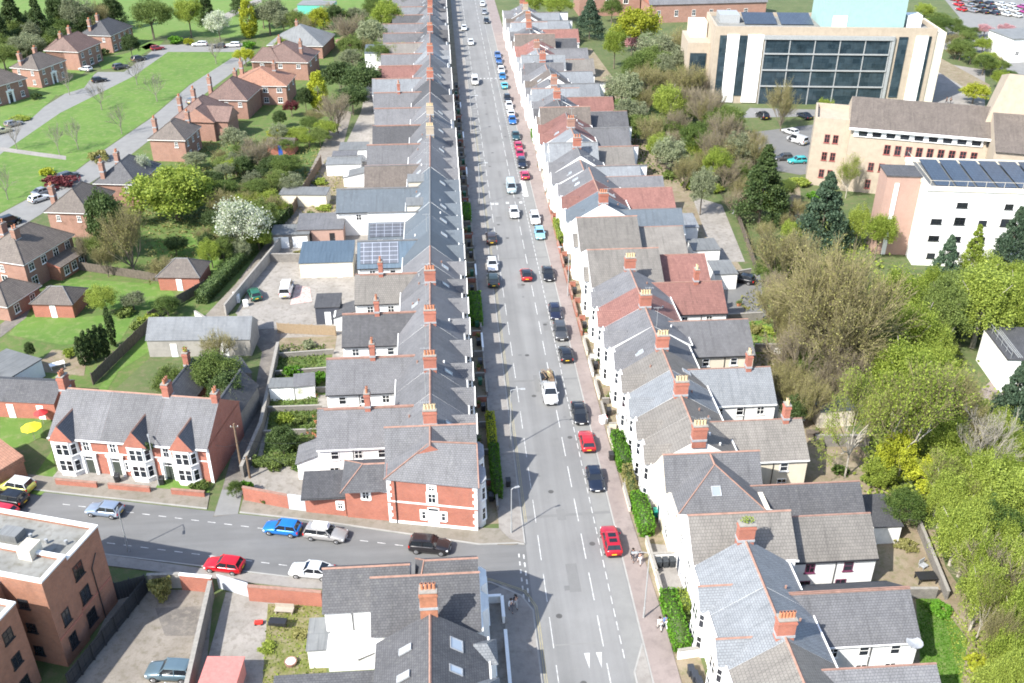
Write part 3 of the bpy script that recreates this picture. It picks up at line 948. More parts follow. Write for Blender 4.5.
CARSPEC = dict(
    hatch=dict(L=4.1, W=1.76, H=1.48, bh=.72, belt=.95, tail=.98, ws=(.75, .1), rr=(-1.92, -1.55)),
    saloon=dict(L=4.6, W=1.8, H=1.45, bh=.72, belt=.94, tail=.98, ws=(.85, .2), rr=(-1.75, -.95)),
    estate=dict(L=4.7, W=1.8, H=1.5, bh=.74, belt=.97, tail=1.0, ws=(.9, .25), rr=(-2.22, -1.95)),
    suv=dict(L=4.4, W=1.86, H=1.68, bh=.88, belt=1.1, tail=1.12, ws=(.85, .3), rr=(-2.08, -1.75)),
    van=dict(L=4.9, W=1.9, H=1.98, bh=.98, belt=1.2, tail=1.25, ws=(1.75, 1.05), rr=(-2.42, -2.4), van=True),
    pickup=dict(L=6.6, W=1.95, H=1.85, bh=.98, belt=1.15, tail=.95, ws=(2.1, 1.55), rr=(.2, .28), pick=True))
_cars = {}
def car_proto(kind):
    s = CARSPEC[kind]
    L, W, H = s['L'], s['W'], s['H']
    w = W / 2
    P = {}
    # lower body
    ys = [-L / 2, -L / 2 + .12, -L / 2 + .5, -L * .25, 0, s['ws'][0], L * .32, L / 2 - .45, L / 2 - .12, L / 2]
    secs = []
    for i, y in enumerate(ys):
        t = abs(y) / (L / 2)
        ww = w * (1 - .16 * max(0, (t - .72) / .28) ** 2)
        if y <= s['ws'][0]:
            zt = s['belt'] + (s['tail'] - s['belt']) * max(0, -y / (L / 2))
            if s.get('pick') and y < s['rr'][0]: zt = s['tail']
        else:
            q = (y - s['ws'][0]) / (L / 2 - s['ws'][0])
            zt = s['belt'] * (1 - q) + s['bh'] * q - .1 * max(0, q - .8) * 5 * .5
        if i == 0: zt -= .12
        zb = .24 + (.12 if i in (0, len(ys) - 1) else 0)
        h = zt - zb
        secs.append([(-ww * .9, y, zb), (ww * .9, y, zb), (ww, y, zb + h * .3), (ww * .99, y, zt - h * .2), (ww * .9, y, zt - .02), (ww * .55, y, zt + .025), (-ww * .55, y, zt + .025), (-ww * .9, y, zt - .02), (-ww * .99, y, zt - h * .2), (-ww, y, zb + h * .3)])
    body = loft(secs, 'body', CARP)
    P['body'] = body.mesh('car_body', CARP, True)
    # greenhouse
    wb, wt = w * .9, w * .7
    zb, zt = s['belt'] - .03, H - .05
    (yb0, yt0), (yb1, yt1) = s['ws'], s['rr']
    gl = MB()
    gl.solid([(-wb, yb1, zb), (wb, yb1, zb), (wb, yb0, zb), (-wb, yb0, zb), (-wt, yt1, zt), (wt, yt1, zt), (wt, yt0, zt), (-wt, yt0, zt)],
             [(3, 2, 1, 0), (4, 5, 6, 7), (0, 1, 5, 4), (1, 2, 6, 5), (2, 3, 7, 6), (3, 0, 4, 7)])
    P['glass'] = gl.mesh('car_windows', CARGLASS)
    rf = MB()
    e = .04
    secs = []
    for y, k, dz in ((yt1 - .06, .93, -.03), (yt1 + .12, 1, .02), ((yt0 + yt1) / 2, 1.02, .06), (yt0 - .12, 1, .03), (yt0 + .05, .93, -.03)):
        q = (wt + e) * k
        secs.append([(-q, y, zt - .02), (q, y, zt - .02), (q * .96, y, zt + .02 + dz * .5), (q * .6, y, zt + .03 + dz), (-q * .6, y, zt + .03 + dz), (-q * .96, y, zt + .02 + dz * .5)])
    rf = loft(secs, 'roof', CARP)
    mid = lambda a, b, t: tuple(x + (y - x) * t for x, y in zip(a, b))
    for sx in (-1, 1):
        pill = [((sx * wb, yb0, zb), (sx * wt, yt0, zt)), ((sx * wb, yb1, zb), (sx * wt, yt1, zt))]
        ym = (yb0 + yb1) / 2 - .05
        pill.append(((sx * wb, ym, zb), (sx * wt, ym, zt)))
        for a, b_ in pill:
            rf.tube((a[0] * 1.005, a[1], a[2]), (b_[0] * 1.01, b_[1], b_[2] + .01), .055, .045, 5)
        if s.get('van'):
            d = .012 * sx
            rf.solid([(sx * wb + d, yb1, zb), (sx * wb + d, ym, zb), (sx * wt + d, ym, zt), (sx * wt + d, yt1, zt), (sx * wb - d, yb1, zb), (sx * wb - d, ym, zb), (sx * wt - d, ym, zt), (sx * wt - d, yt1, zt)],
                     [(0, 1, 2, 3), (7, 6, 5, 4), (0, 4, 5, 1), (1, 5, 6, 2), (2, 6, 7, 3), (3, 7, 4, 0)])
    P['roof'] = rf.mesh('car_roof', CARP, False)
    # wheels
    r = .33 if kind not in ('suv', 'van', 'pickup') else .37
    wh = MB().tube((-.11, 0, 0), (.11, 0, 0), r, n=14)
    P['tyre'] = wh.mesh('car_tyre', TYRE)
    rm = MB().tube((-.125, 0, 0), (.125, 0, 0), r * .62, n=10)
    for k in range(5):
        a = k * 2 * PI / 5
        rm.tube((-.13, math.cos(a) * .03, math.sin(a) * .03), (-.13, math.cos(a) * r * .55, math.sin(a) * r * .55), .025, n=4)
    P['rim'] = rm.mesh('car_rim', RIM)
    P['wpos'] = [(sx * (w - .1), y, r) for sx in (-1, 1) for y in (-L * .3, L * .31)]
    hl = MB().solid([(-.2, .0, 0), (.2, -.09, 0), (.2, -.12, .14), (-.2, -.05, .16), (-.2, -.2, 0), (.2, -.3, 0), (.2, -.3, .14), (-.2, -.25, .16)], [(0, 1, 2, 3), (4, 7, 6, 5), (0, 4, 5, 1), (1, 5, 6, 2), (2, 6, 7, 3), (3, 7, 4, 0)])
    P['headlight'] = hl.mesh('headlight', LAMPW)
    P['taillight'] = MB().box(-.13, .13, -.03, .12, 0, .24).mesh('taillight', LAMPR)
    P['mirror'] = MB().box(-.1, .1, -.05, .06, 0, .13).mesh('wing_mirror', CARP)
    P['bumper'] = MB().box(-w * .72, w * .72, -.05, .05, .0, .12).mesh('bumper', BLACK)
    P['plate_f'] = MB().box(-.26, .26, -.01, .02, 0, .11).mesh('plate', PLATEW)
    P['plate_r'] = MB().box(-.26, .26, -.02, .01, 0, .11).mesh('plate', PLATEY)
    return P

def car(kind, x, y, ang, colr, label, group=None, roofcol=None, roofglass=False, name='parked_car', cat='car'):
    """ang = heading of the bonnet measured from +y anticlockwise, degrees"""
    if kind not in _cars: _cars[kind] = car_proto(kind)
    P, s = _cars[kind], CARSPEC[kind]
    L, W, H = s['L'], s['W'], s['H']
    o = T(name, label, cat, (x, y, .012), math.radians(ang), group)
    c4 = (*colr, 1)
    for k in ('body', 'roof'):
        q = mobj(k, P[k], o); q.color = c4 if not (k == 'roof' and roofcol) else (*roofcol, 1)
    mobj('windows', P['glass'], o)
    for p in P['wpos']:
        wq = mobj('wheel', P['tyre'], o, p, PI if p[0] > 0 else 0)
        mobj('rim', P['rim'], wq)
    zf = s['bh'] - .2
    for sx in (-1, 1):
        h = mobj('headlight', P['headlight'], o, (sx * W * .36, L / 2 + .0, zf))
        h.scale = (sx, 1, 1)
        mobj('taillight', P['taillight'], o, (sx * W * .4, -L / 2 + .05, s['tail'] - .34))
        m = mobj('wing_mirror', P['mirror'], o, (sx * (W / 2 + .06), s['ws'][0] - .28, s['belt'])); m.color = c4
    mobj('bumper', P['bumper'], o, (0, L / 2 - .02, .36)); mobj('bumper', P['bumper'], o, (0, -L / 2 + .02, .36))
    mobj('number_plate', P['plate_f'], o, (0, L / 2 + .035, .42)); mobj('number_plate', P['plate_r'], o, (0, -L / 2 - .035, .62))
    if roofglass:
        MB().box(-.42, .42, s['rr'][1] + .35, s['ws'][1] - .25, H + .012, H + .035).build('sunroof', CARGLASS, o)
    return o

# ------------------------------------------------------------------ people
SKIN = flat('skin', (.5, .3, .22), .6, var=.03)
def cloth(c):
    return flat('cloth_%d_%d_%d' % tuple(int(v * 999) for v in c), c, .9, var=.12, scale=8)
def person(x, y, ang, top, legs, hair, label, h=1.72, stride=.28, group=None):
    """walking figure: one skinned body, with hair and clothing grown from the same skeleton as children"""
    st = stride
    J = dict(pel=(0, 0, .92), ch=(0, .01, 1.2), nk=(0, .02, 1.43), hd=(0, .05, 1.56), ht=(0, .045, 1.68),
             sl=(-.18, .01, 1.38), sr=(.18, .01, 1.38), el=(-.24, -.09 - st * .2, 1.12), er=(.24, .06 + st * .2, 1.12), wl=(-.23, .02 - st * .4, .9), wr=(.23, .2 + st * .3, .93),
             hl=(-.1, 0, .88), hr=(.1, 0, .88), kl=(-.1, .06 + st * .55, .49), kr=(.1, .03 - st * .3, .48), al=(-.1, st, .09), ar=(.1, -st * 1.15, .13), tl=(-.11, st + .17, .04), tr=(.11, -st * 1.15 + .15, .04))
    hands = {}
    E_ = [('pel', 'ch'), ('ch', 'nk'), ('nk', 'hd'), ('hd', 'ht'), ('ch', 'sl'), ('ch', 'sr'), ('sl', 'el'), ('sr', 'er'), ('el', 'wl'), ('er', 'wr'), ('pel', 'hl'), ('pel', 'hr'), ('hl', 'kl'), ('hr', 'kr'), ('kl', 'al'), ('kr', 'ar'), ('al', 'tl'), ('ar', 'tr')]
    Rr = dict(pel=.14, ch=.15, nk=.06, hd=.095, ht=.07, sl=.07, sr=.07, el=.045, er=.045, wl=.032, wr=.032, hl=.09, hr=.09, kl=.06, kr=.06, al=.042, ar=.042, tl=.035, tr=.035)
    for s_, wn, sg in (('l', 'wl', -1), ('r', 'wr', 1)):
        b = Vector(J[wn])
        J['p' + s_] = tuple(b + Vector((0, .02, -.08))); Rr['p' + s_] = .035; E_.append((wn, 'p' + s_))
        for k, ln in enumerate((.07, .085, .08, .06)):
            q = b + Vector((sg * .008, -.03 + .024 * k, -.1))
            J[f'f{s_}{k}'] = tuple(q); Rr[f'f{s_}{k}'] = .011; E_.append(('p' + s_, f'f{s_}{k}'))
            J[f'g{s_}{k}'] = tuple(q + Vector((-sg * .02, .01, -ln))); Rr[f'g{s_}{k}'] = .009; E_.append((f'f{s_}{k}', f'g{s_}{k}'))
        J['t' + s_ + '0'] = tuple(b + Vector((0, .07, -.07))); Rr['t' + s_ + '0'] = .012; E_.append((wn, 't' + s_ + '0'))
    def skinmesh(names, grow_, nm, mat_):
        idx = {n: i for i, n in enumerate(names)}
        me = bpy.data.meshes.new(nm)
        me.from_pydata([J[n] for n in names], [(idx[a], idx[b]) for a, b in E_ if a in idx and b in idx], [])
        o = bpy.data.objects.new(nm, me); COL.objects.link(o)
        md = o.modifiers.new('skin', 'SKIN'); md.use_smooth_shade = True
        sv = me.skin_vertices[0].data if me.skin_vertices else None
        if sv is None:
            bpy.context.view_layer.objects.active = o
        for n, i in idx.items():
            r = Rr[n] * grow_
            sv[i].radius = (r, r); sv[i].use_root = (n == names[0])
        sb = o.modifiers.new('sub', 'SUBSURF'); sb.levels = sb.render_levels = 1
        dg = bpy.context.evaluated_depsgraph_get()
        m2 = bpy.data.meshes.new_from_object(o.evaluated_get(dg))
        m2.materials.clear(); m2.materials.append(mat_)
        bpy.data.objects.remove(o); bpy.data.meshes.remove(me)
        m2.name = nm
        return m2
    o = T('person', label, 'person', (x, y, .1), math.radians(ang), group)
    s = h / 1.76
    o.scale = (s, s, s)
    allj = ['pel'] + [n for n in J if n != 'pel']
    try:
        mobj('body', skinmesh(allj, 1.0, 'person_body', SKIN), o)
        mobj('jacket', skinmesh(['ch', 'pel', 'sl', 'sr', 'el', 'er', 'wl', 'wr'], 1.18, 'jacket', cloth(top)), o)
        mobj('trousers', skinmesh(['pel', 'hl', 'hr', 'kl', 'kr', 'al', 'ar'], 1.22, 'trousers', cloth(legs)), o)
    except Exception as ex:
        print('person skin failed', ex)
    hb = MB()
    bmh = leafmesh('hair', np.array([(0, .03, 1.66)]) + NR.normal(size=(240, 3)) * np.array((.05, .055, .04)), .06, cloth(hair))
    mobj('hair', bmh, o)
    face = MB()
    for sx in (-.035, .035): face.tube((sx, .128, 1.6), (sx, .142, 1.6), .012, n=6, mi=1)
    face.solid([(-.015, .13, 1.55), (.015, .13, 1.55), (0, .13, 1.6), (0, .165, 1.555)], [(0, 1, 3), (1, 2, 3), (2, 0, 3)], 0)
    face.box(-.025, .025, .125, .138, 1.515, 1.522, 2)
    face.build('face', [SKIN, BLACK, LAMPR], o)
    sh = MB()
    for a, t in (('al', 'tl'), ('ar', 'tr')):
        sh.tube((J[a][0], J[a][1] - .06, .05), (J[t][0], J[t][1] + .03, .045), .055, .045, 8)
    sh.build('shoes', BLACK, o)
    return o

# ------------------------------------------------------------------ street furniture
def street_lamp(x, y, ang, label, h=8.4, arm=1.2):
    o = T('street_lamp', label, 'street lamp', (x, y, .1), math.radians(ang), 'street lamps')
    MB().tube((0, 0, -.1), (0, 0, 1.4), .1, n=10).tube((0, 0, 1.4), (0, 0, h), .07, .05, 10).build('pole', METAL, o)
    MB().tube((0, 0, h - .03), (-arm * .5, 0, h + .12), .04, n=8).tube((-arm * .5, 0, h + .12), (-arm, 0, h + .15), .04, n=8).build('arm', METAL, o)
    hd = MB()
    hd.solid([(-arm - .55, -.13, h + .1), (-arm + .05, -.1, h + .08), (-arm + .05, .1, h + .08), (-arm - .55, .13, h + .1), (-arm - .5, -.08, h + .2), (-arm, -.06, h + .22), (-arm, .06, h + .22), (-arm - .5, .08, h + .2)],
             [(3, 2, 1, 0), (4, 5, 6, 7), (0, 1, 5, 4), (1, 2, 6, 5), (2, 3, 7, 6), (3, 0, 4, 7)])
    l = hd.build('lamp_head', METAL, o)
    MB().box(-arm - .48, -arm - .05, -.08, .08, h + .06, h + .085).build('lens', LAMPW, l)
    return o

def utility_pole(x, y, label, h=8, steps=True):
    o = T('telegraph_pole', label, 'pole', (x, y, 0))
    MB().tube((0, 0, -.2), (0, 0, h), .15, .11, 10).build('pole', WOOD, o)
    MB().box(-.5, .5, -.05, .05, h - .5, h - .4).build('crossarm', WOODG, o)
    for k in (-.4, 0, .4):
        MB().tube((k, 0, h - .4), (k, 0, h - .25), .04, .03, 6).build('insulator', PLATEW, o)
    return o

_bin = {}
def bin_(x, y, ang, col, label, group='wheelie bins', z=.0):
    if col not in _bin:
        m = flat('bin_%d%d%d' % tuple(int(c * 999) for c in col), col, .5, var=.06)
        b = MB().solid([(-.24, -.28, .1), (.24, -.28, .1), (.24, .26, .1), (-.24, .26, .1), (-.29, -.36, .98), (.29, -.36, .98), (.29, .36, .98), (-.29, .36, .98)], [(3, 2, 1, 0), (4, 5, 6, 7), (0, 1, 5, 4), (1, 2, 6, 5), (2, 3, 7, 6), (3, 0, 4, 7)])
        l = MB().solid([(-.31, -.4, .985), (.31, -.4, .985), (.31, .4, .985), (-.31, .4, .985), (-.27, -.36, 1.05), (.27, -.36, 1.05), (.27, .36, 1.09), (-.27, .36, 1.09)], [(3, 2, 1, 0), (4, 5, 6, 7), (0, 1, 5, 4), (1, 2, 6, 5), (2, 3, 7, 6), (3, 0, 4, 7)])
        l.tube((-.2, .44, 1.0), (.2, .44, 1.0), .025, n=6)
        w = MB().tube((-.27, .26, .12), (-.2, .26, .12), .12, n=10).tube((.2, .26, .12), (.27, .26, .12), .12, n=10)
        _bin[col] = (b.mesh('bin_body', m), l.mesh('bin_lid', m), w.mesh('bin_wheels', TYRE))
    o = T('wheelie_bin', label, 'bin', (x, y, z), math.radians(ang), group)
    for n_, me in zip(('body', 'lid', 'wheels'), _bin[col]): mobj(n_, me, o)
    return o

def shed(cx, cy, rz, w, d, h, roof, wm, label, rise=.7, name='shed', kind='gable', door_w=None, doorm=None, axis='x', group=None, doors=1):
    o = T(name, label, name.replace('_', ' '), (cx, cy, 0), rz, group)
    MB().box(-w / 2, w / 2, -d / 2, d / 2, -.2, h).build('wall', wm, o)
    b = MB()
    if kind == 'gable': b.prism(-w / 2 - .15, w / 2 + .15, -d / 2 - .15, d / 2 + .15, h - .06, h + rise, axis, 0, 0, 0, 1)
    elif kind == 'hip': b.prism(-w / 2 - .3, w / 2 + .3, -d / 2 - .3, d / 2 + .3, h - .06, h + rise, axis, min(w, d) * .48, min(w, d) * .48, 0, 1, 2)
    elif kind == 'flat': b.box(-w / 2 - .12, w / 2 + .12, -d / 2 - .12, d / 2 + .12, h + .003, h + .16)
    else: b.mono(-w / 2 - .12, w / 2 + .12, d / 2 + .15, -d / 2 - .15, h + rise, h + .12, h + .003, 0, 0)
    b.build('roof', [ROOFS[roof], wm, RIDGEG], o)
    dw = door_w or .9
    for k in range(doors):
        xx = w * (-.5 + (k + .5) / doors)
        q = MB().box(xx - dw / 2, xx + dw / 2, -d / 2 - .05, -d / 2 + .01, 0, min(2.1, h - .15)).build('door', doorm or TRIM, o)
        MB().box(xx + dw * .35, xx + dw * .4, -d / 2 - .09, -d / 2 - .045, .9, 1.1).build('handle', METAL, q)
    return o
# ================================================================== THE PLACE
# ------------------------------------------------------------------ ground, roads, pavements
tag(MB().box(-420, 460, -60, 900, -1.0, 0).build('ground', SCRUB), kind='structure')
sheet('main_road', [(7.3, 20), (17.3, 20), (17.3, 620), (7.3, 620)], .012, ASPH)
NK = [(7.4, 79.2), (6.0, 80.2), (2.4, 80.6), (-14.1, 85.4), (-27.2, 88.4), (-48, 93.4), (-100, 106.3)]
SK = [(-100, 97.6), (-48, 84.8), (-37, 82.0), (-27.1, 79.4), (-16.4, 77.0), (-4, 75.6), (3.2, 75.0), (6.0, 73.6), (7.4, 71.8)]
sheet('side_road', NK + SK, .008, ASPHD)
sheet('junction', [(-4, 72), (7.35, 68), (7.35, 83), (-4, 84)], .004, ASPHD)
def slab(name, poly, z1, m, z0=-.05):
    o = MB().extr(poly, z0, z1).build(name, m)
    o['kind'] = 'structure'
    return o
# pavements (raised 0.1 m) and kerbs
slab('pavement', [(4.6, 83.2), (5.6, 81.4), (7.14, 80.6), (7.14, 620), (4.6, 620)], .1, PAVE)
slab('pavement', [(17.46, 20), (20.2, 20), (19.9, 70), (19.4, 84), (19.2, 100), (19.3, 150), (20.6, 200), (21.0, 300), (20, 620), (17.46, 620)], .1, PAVEP)
slab('pavement', [(7.14, 20), (7.14, 70.6), (6.4, 72.6), (4.6, 74.4), (2.2, 73.2), (4.3, 72), (4.3, 20)], .1, PAVE)
slab('pavement', [(6.9, 80.6), (5.6, 81.4), (4.6, 83.1), (2.2, 83.4), (-7.6, 86.2), (-13, 87.9), (-24.4, 91.4), (-24.4, 88.0), (-14.1, 85.6), (2.4, 80.8), (6.0, 80.4)], .1, PAVEB)
slab('pavement', [(-28.2, 89.0), (-28.4, 91.6), (-48.5, 96.3), (-100, 109.5), (-100, 106.6), (-48, 93.7)], .1, PAVEB)
slab('pavement', [(2.2, 73.2), (2.2, 75.0), (-4, 75.4), (-16.4, 76.8), (-27.1, 79.2), (-37, 81.8), (-48, 84.6), (-100, 97.3), (-100, 95.6), (-48, 83), (-37, 80.3), (-27.1, 77.9), (-16.4, 75.5), (-4, 74.0)], .1, PAVE)
def kerb(pts, w=.16, z=.112, name='kerb'):
    b = MB()
    for (x0, y0), (x1, y1) in zip(pts, pts[1:]):
        L = math.hypot(x1 - x0, y1 - y0); nx, ny = -(y1 - y0) / L * w / 2, (x1 - x0) / L * w / 2
        b.extr([(x0 + nx, y0 + ny), (x0 - nx, y0 - ny), (x1 - nx, y1 - ny), (x1 + nx, y1 + ny)], -.05, z)
    tag(b.build(name, KERBM), kind='structure')
kerb([(7.22, 620), (7.22, 80.4), (6.4, 80.62), (2.4, 80.72), (-14.1, 85.5), (-24.4, 88.0)])
kerb([(-28.2, 88.9), (-48, 93.6), (-100, 106.5)])
kerb([(17.38, 20), (17.38, 620)])
kerb([(7.22, 20), (7.22, 70.7), (6.2, 72.8), (3.2, 74.92), (-4, 75.5), (-16.4, 76.9), (-37, 81.9), (-100, 97.4)])
# build-out with dropped kerb near the camera
slab('pavement', [(16.0, 20), (16.0, 62.3), (17.2, 65.3), (17.28, 65.3), (17.28, 20)], .1, PAVE)
kerb([(15.9, 20), (15.9, 62.3), (17.25, 65.6)])
# painted lines
b = MB()
def dash(b, x, y0, y1, w=.11, z=.02, mi=0):
    b.face([(x - w / 2, y0, z), (x + w / 2, y0, z), (x + w / 2, y1, z), (x - w / 2, y1, z)], mi)
for k in range(90):
    y = 57.5 + 6.05 * k
    dash(b, 13.5, y - 4.1 + .1, y)
    dash(b, 8.75, y - 3.9, y + .1, .09)
for k in range(190):
    y = 64 + 1.75 * k
    dash(b, 15.25, y, y + 1.15, .1)
for k in range(6): dash(b, 6.95 - .0, 71.9 + 1.25 * k, 72.6 + 1.25 * k, .16)
for k in range(6): dash(b, 6.45, 72.4 + 1.2 * k, 73.0 + 1.2 * k, .16)
for x in (11.8, 12.95):
    b.face([(x - .28, 64.9, .02), (x + .28, 64.9, .02), (x, 63.0, .02)])
for k in range(10):
    b.face([(17.15 - k * 1.02, 268, .02), (16.75 - k * 1.02, 268, .02), (16.75 - k * 1.02, 268.8, .02), (17.15 - k * 1.02, 268.8, .02)])
for x, y in ((9.1, 177.6), (9.9, 177.6), (12.0, 178.0), (14.6, 178)): b.face([(x - .3, y - .5, .02), (x + .3, y - .5, .02), (x + .3, y + .5, .02), (x - .3, y + .5, .02)])
b.face([(15.4, 181, .02), (16.4, 181, .02), (16.4, 190, .02), (15.4, 190, .02)])
for k in range(26):   # bay marks along the left kerb far up the street
    y = 190 + 4.6 * k
    b.face([(7.5, y, .02), (8.6, y, .02), (8.6, y + .12, .02), (7.5, y + .12, .02)])
for k in range(22):
    x = -4 - 1.9 * k; y = 83.55 - .252 * (x + 6.3) - 2.35
    b.face([(x, y, .02), (x - .9, y + .22, .02), (x - .9, y + .33, .02), (x, y + .11, .02)])
for k in range(22):
    x = -18 - 1.9 * k; y = 79.4 - .25 * (x + 20) + .0
    b.face([(x, y, .02), (x - .9, y + .22, .02), (x - .9, y + .33, .02), (x, y + .11, .02)])
tag(b.build('road_marking', PAINT), kind='structure')
b = MB()
for o_ in (.22, .42):
    dash(b, 7.3 + o_, 84, 230, .06)
    dash(b, 7.3 + o_, 30, 68, .06)
    pts = [(7.3 + o_, 68), (7.25 + o_, 71.2), (6.4 + o_ * .7, 73.2 + o_ * .8), (3.2, 75.05 + o_), (-6, 75.85 + o_)]
    for (x0, y0), (x1, y1) in zip(pts, pts[1:]):
        L = math.hypot(x1 - x0, y1 - y0); nx, ny = -(y1 - y0) / L * .035, (x1 - x0) / L * .035
        b.face([(x0 - nx, y0 - ny, .02), (x1 - nx, y1 - ny, .02), (x1 + nx, y1 + ny, .02), (x0 + nx, y0 + ny, .02)])
tag(b.build('yellow_line', YELLOW), kind='structure')
# road patches, manholes
PATCH = groundmat('asphalt_patch', (.12, .12, .118), (.14, .14, .138), s1=.5, fine=9, fv=.1)
PATCHL = groundmat('asphalt_pale', (.165, .165, .16), (.195, .195, .188), s1=.5, fine=9, fv=.1)
b = MB()
for x, y, w_, l_ in ((10.7, 73.2, .55, .7), (9.6, 120, .5, .5), (11.6, 138, .4, .5), (9.7, 92, .35, .35), (-20, 83.2, .45, .45), (14.2, 104, .4, .4)):
    b.face([(x, y, .017), (x + w_, y, .017), (x + w_, y + l_, .017), (x, y + l_, .017)])
tag(b.build('road_patch', PATCH), kind='structure')
b = MB()
b.face([(15.45, 30, .016), (17.2, 30, .016), (17.2, 360, .016), (15.45, 360, .016)])
b.face([(8.9, 66.0, .016), (15.1, 66.0, .016), (15.1, 66.15, .016), (8.9, 66.15, .016)])
tag(b.build('road_patch', PATCHL), kind='structure')

b = MB()
for k in range(16):
    x, y, w_, l_ = RND.choice([8.0, 9.3, 10.4, 11.2, 12.1, 14.0]), 66 + k * 14 + RND.uniform(0, 8), RND.uniform(.5, 1.3), RND.uniform(1.2, 5)
    b.face([(x, y, .0165), (x + w_, y, .0165), (x + w_, y + l_, .0165), (x, y + l_, .0165)])
for y in (84.6, 113.0, 152.4, 201): b.face([(7.5, y, .0166), (17.2, y + .25, .0166), (17.2, y + .7, .0166), (7.5, y + .45, .0166)])
tag(b.build('trench_repair', groundmat('trench_tar', (.135, .135, .132), (.155, .155, .152), s1=.4, fine=8, fv=.15)), kind='structure')
b = MB()
for k in range(22):
    x, y = RND.choice([9.8, 10.9, 12.0, 14.4]) + RND.uniform(-.2, .2), 60 + k * 9.7 + RND.uniform(0, 5)
    b.face([(x + .33 * math.cos(a * PI / 5), y + .33 * math.sin(a * PI / 5), .0175) for a in range(10)])
tag(b.build('manhole_cover', flat('iron_cover', (.07, .068, .065), .7)), kind='structure')
# garden strips in front of the terraces, yards behind
sheet('garden_strip', [(2.2, 84), (4.6, 84), (4.6, 420), (2.2, 420)], .014, BROWNG)
sheet('garden_strip', [(1.5, 30), (4.3, 30), (4.3, 72), (1.5, 72)], .014, CONC)
sheet('garden_strip', [(22.4, 30), (20.1, 30), (19.8, 70), (19.3, 84), (19.1, 100), (19.2, 150), (20.5, 200), (21.0, 300), (22.4, 300)], .014, BROWNG)
sheet('yard', [(-7.5, 84), (-24, 91), (-24, 124), (-33, 136), (-31.5, 150), (-24, 190), (-20, 240), (-19, 420), (-7.5, 420)], .01, CONC)
sheet('yard', [(32, 30), (52, 50), (49, 120), (50, 185), (46, 300), (32, 300)], .008, BROWNG)
# rear gardens on the left (green ones)
psheet('garden_bed', [(262, 462), (312, 462), (318, 398), (272, 398)], .02, ROUGH)
psheet('garden_bed', [(270, 395), (330, 395), (333, 345), (280, 345)], .022, ROUGH)
psheet('garden_bed', [(278, 352), (335, 350), (337, 336), (280, 338)], .026, BROWNG)
psheet('yard', [(236, 494), (318, 494), (320, 466), (250, 466)], .028, CONC)
psheet('garden_bed', [(300, 235), (345, 205), (350, 165), (325, 160), (296, 205)], .02, BROWNG)
psheet('yard', [(232, 324), (340, 330), (330, 262), (270, 262)], .024, CONC)
# lanes
psheet('lane', [(213, 517), (236, 514), (246, 478), (262, 440), (270, 395), (278, 350), (282, 328), (246, 330), (262, 352), (254, 395), (244, 430), (232, 455), (222, 490)], .03, LANED)
psheet('lane', [(214, 516), (238, 514), (243, 490), (222, 490)], .036, PATCHL)
LN = [((186, 332), (240, 334)), ((205, 316), (228, 314)), ((236, 284), (262, 268)), ((264, 246), (284, 242)), ((296, 198), (309, 205)), ((322, 146), (342, 150)), ((338, 110), (352, 112))]
for (a_, c_), (d_, e_) in zip(LN, LN[1:]): psheet('lane', [a_, c_, e_, d_], .05, LANEM)
# the green, its loop road and the park beyond
psheet('park_lawn', [(0, 265), (70, 245), (115, 150), (190, 90), (250, 60), (260, 30), (330, 40), (345, 120), (325, 150), (285, 230), (230, 300), (180, 330), (60, 440), (0, 440)], .006, ROUGH)
psheet('park_lawn', [(0, 140), (100, 60), (160, 36), (330, 40), (360, 60), (405, 40), (420, -14), (0, -18)], .005, MARINA)
psheet('green', [(2, 151), (60, 110), (105, 88), (166, 50), (240, 50), (238, 60), (190, 84), (150, 118), (100, 152), (66, 178), (0, 213), (-25, 190)], .016, GRASS)
psheet('loop_road', [(-40, 165), (0, 134), (60, 97), (98, 72), (124, 72), (160, 45), (252, 43), (252, 52), (168, 52), (134, 76), (104, 91), (60, 113), (2, 153), (-30, 180)], .024, PATCHL)
psheet('loop_road', [(-20, 235), (0, 214), (66, 179), (100, 153), (150, 119), (190, 85), (232, 58), (252, 52), (250, 60), (212, 88), (165, 128), (118, 165), (70, 196), (0, 240)], .026, PATCHL)
psheet('path', [(0, 151), (36, 156), (66, 160), (66, 156), (36, 152), (0, 147)], .03, PAVE)
for q in ([(0, 118), (40, 100), (56, 96), (30, 120), (0, 130)], [(43, 92), (75, 78), (96, 72), (84, 88), (58, 96)], [(97, 60), (128, 53), (150, 43), (158, 45), (124, 66), (102, 70)], [(135, 44), (165, 40), (160, 45), (146, 50)]):
    psheet('front_lawn', q, .034, GRASS)
psheet('back_lawn', [(60, 278), (168, 285), (176, 298), (150, 312), (96, 308), (62, 292)], .03, GRASS)
psheet('back_lawn', [(8, 335), (28, 312), (74, 318), (138, 312), (120, 342), (62, 345)], .03, GRASS)
psheet('back_lawn', [(96, 392), (120, 360), (146, 330), (152, 350), (118, 372), (106, 392)], .03, GRASS)
psheet('back_lawn', [(0, 410), (40, 412), (44, 436), (20, 448), (0, 446)], .03, GRASS)
psheet('back_lawn', [(24, 492), (52, 450), (58, 482), (40, 496)], .03, GRASS)
psheet('back_lawn', [(150, 242), (220, 228), (226, 250), (160, 262)], .03, GRASS)
psheet('back_lawn', [(200, 258), (226, 252), (230, 264), (214, 274)], .03, GRASS)
psheet('path', [(0, 338), (26, 318), (30, 310), (18, 310), (0, 325)], .034, LANED)
psheet('patio', [(40, 372), (84, 376), (88, 352), (52, 350), (40, 362)], .032, BROWNG)
psheet('park_path', [(222, 22), (262, 2), (262, -4), (216, 18)], .03, PAVE)
psheet('park_path', [(278, 18), (318, -4), (330, -4), (300, 14), (284, 26)], .03, PAVE)
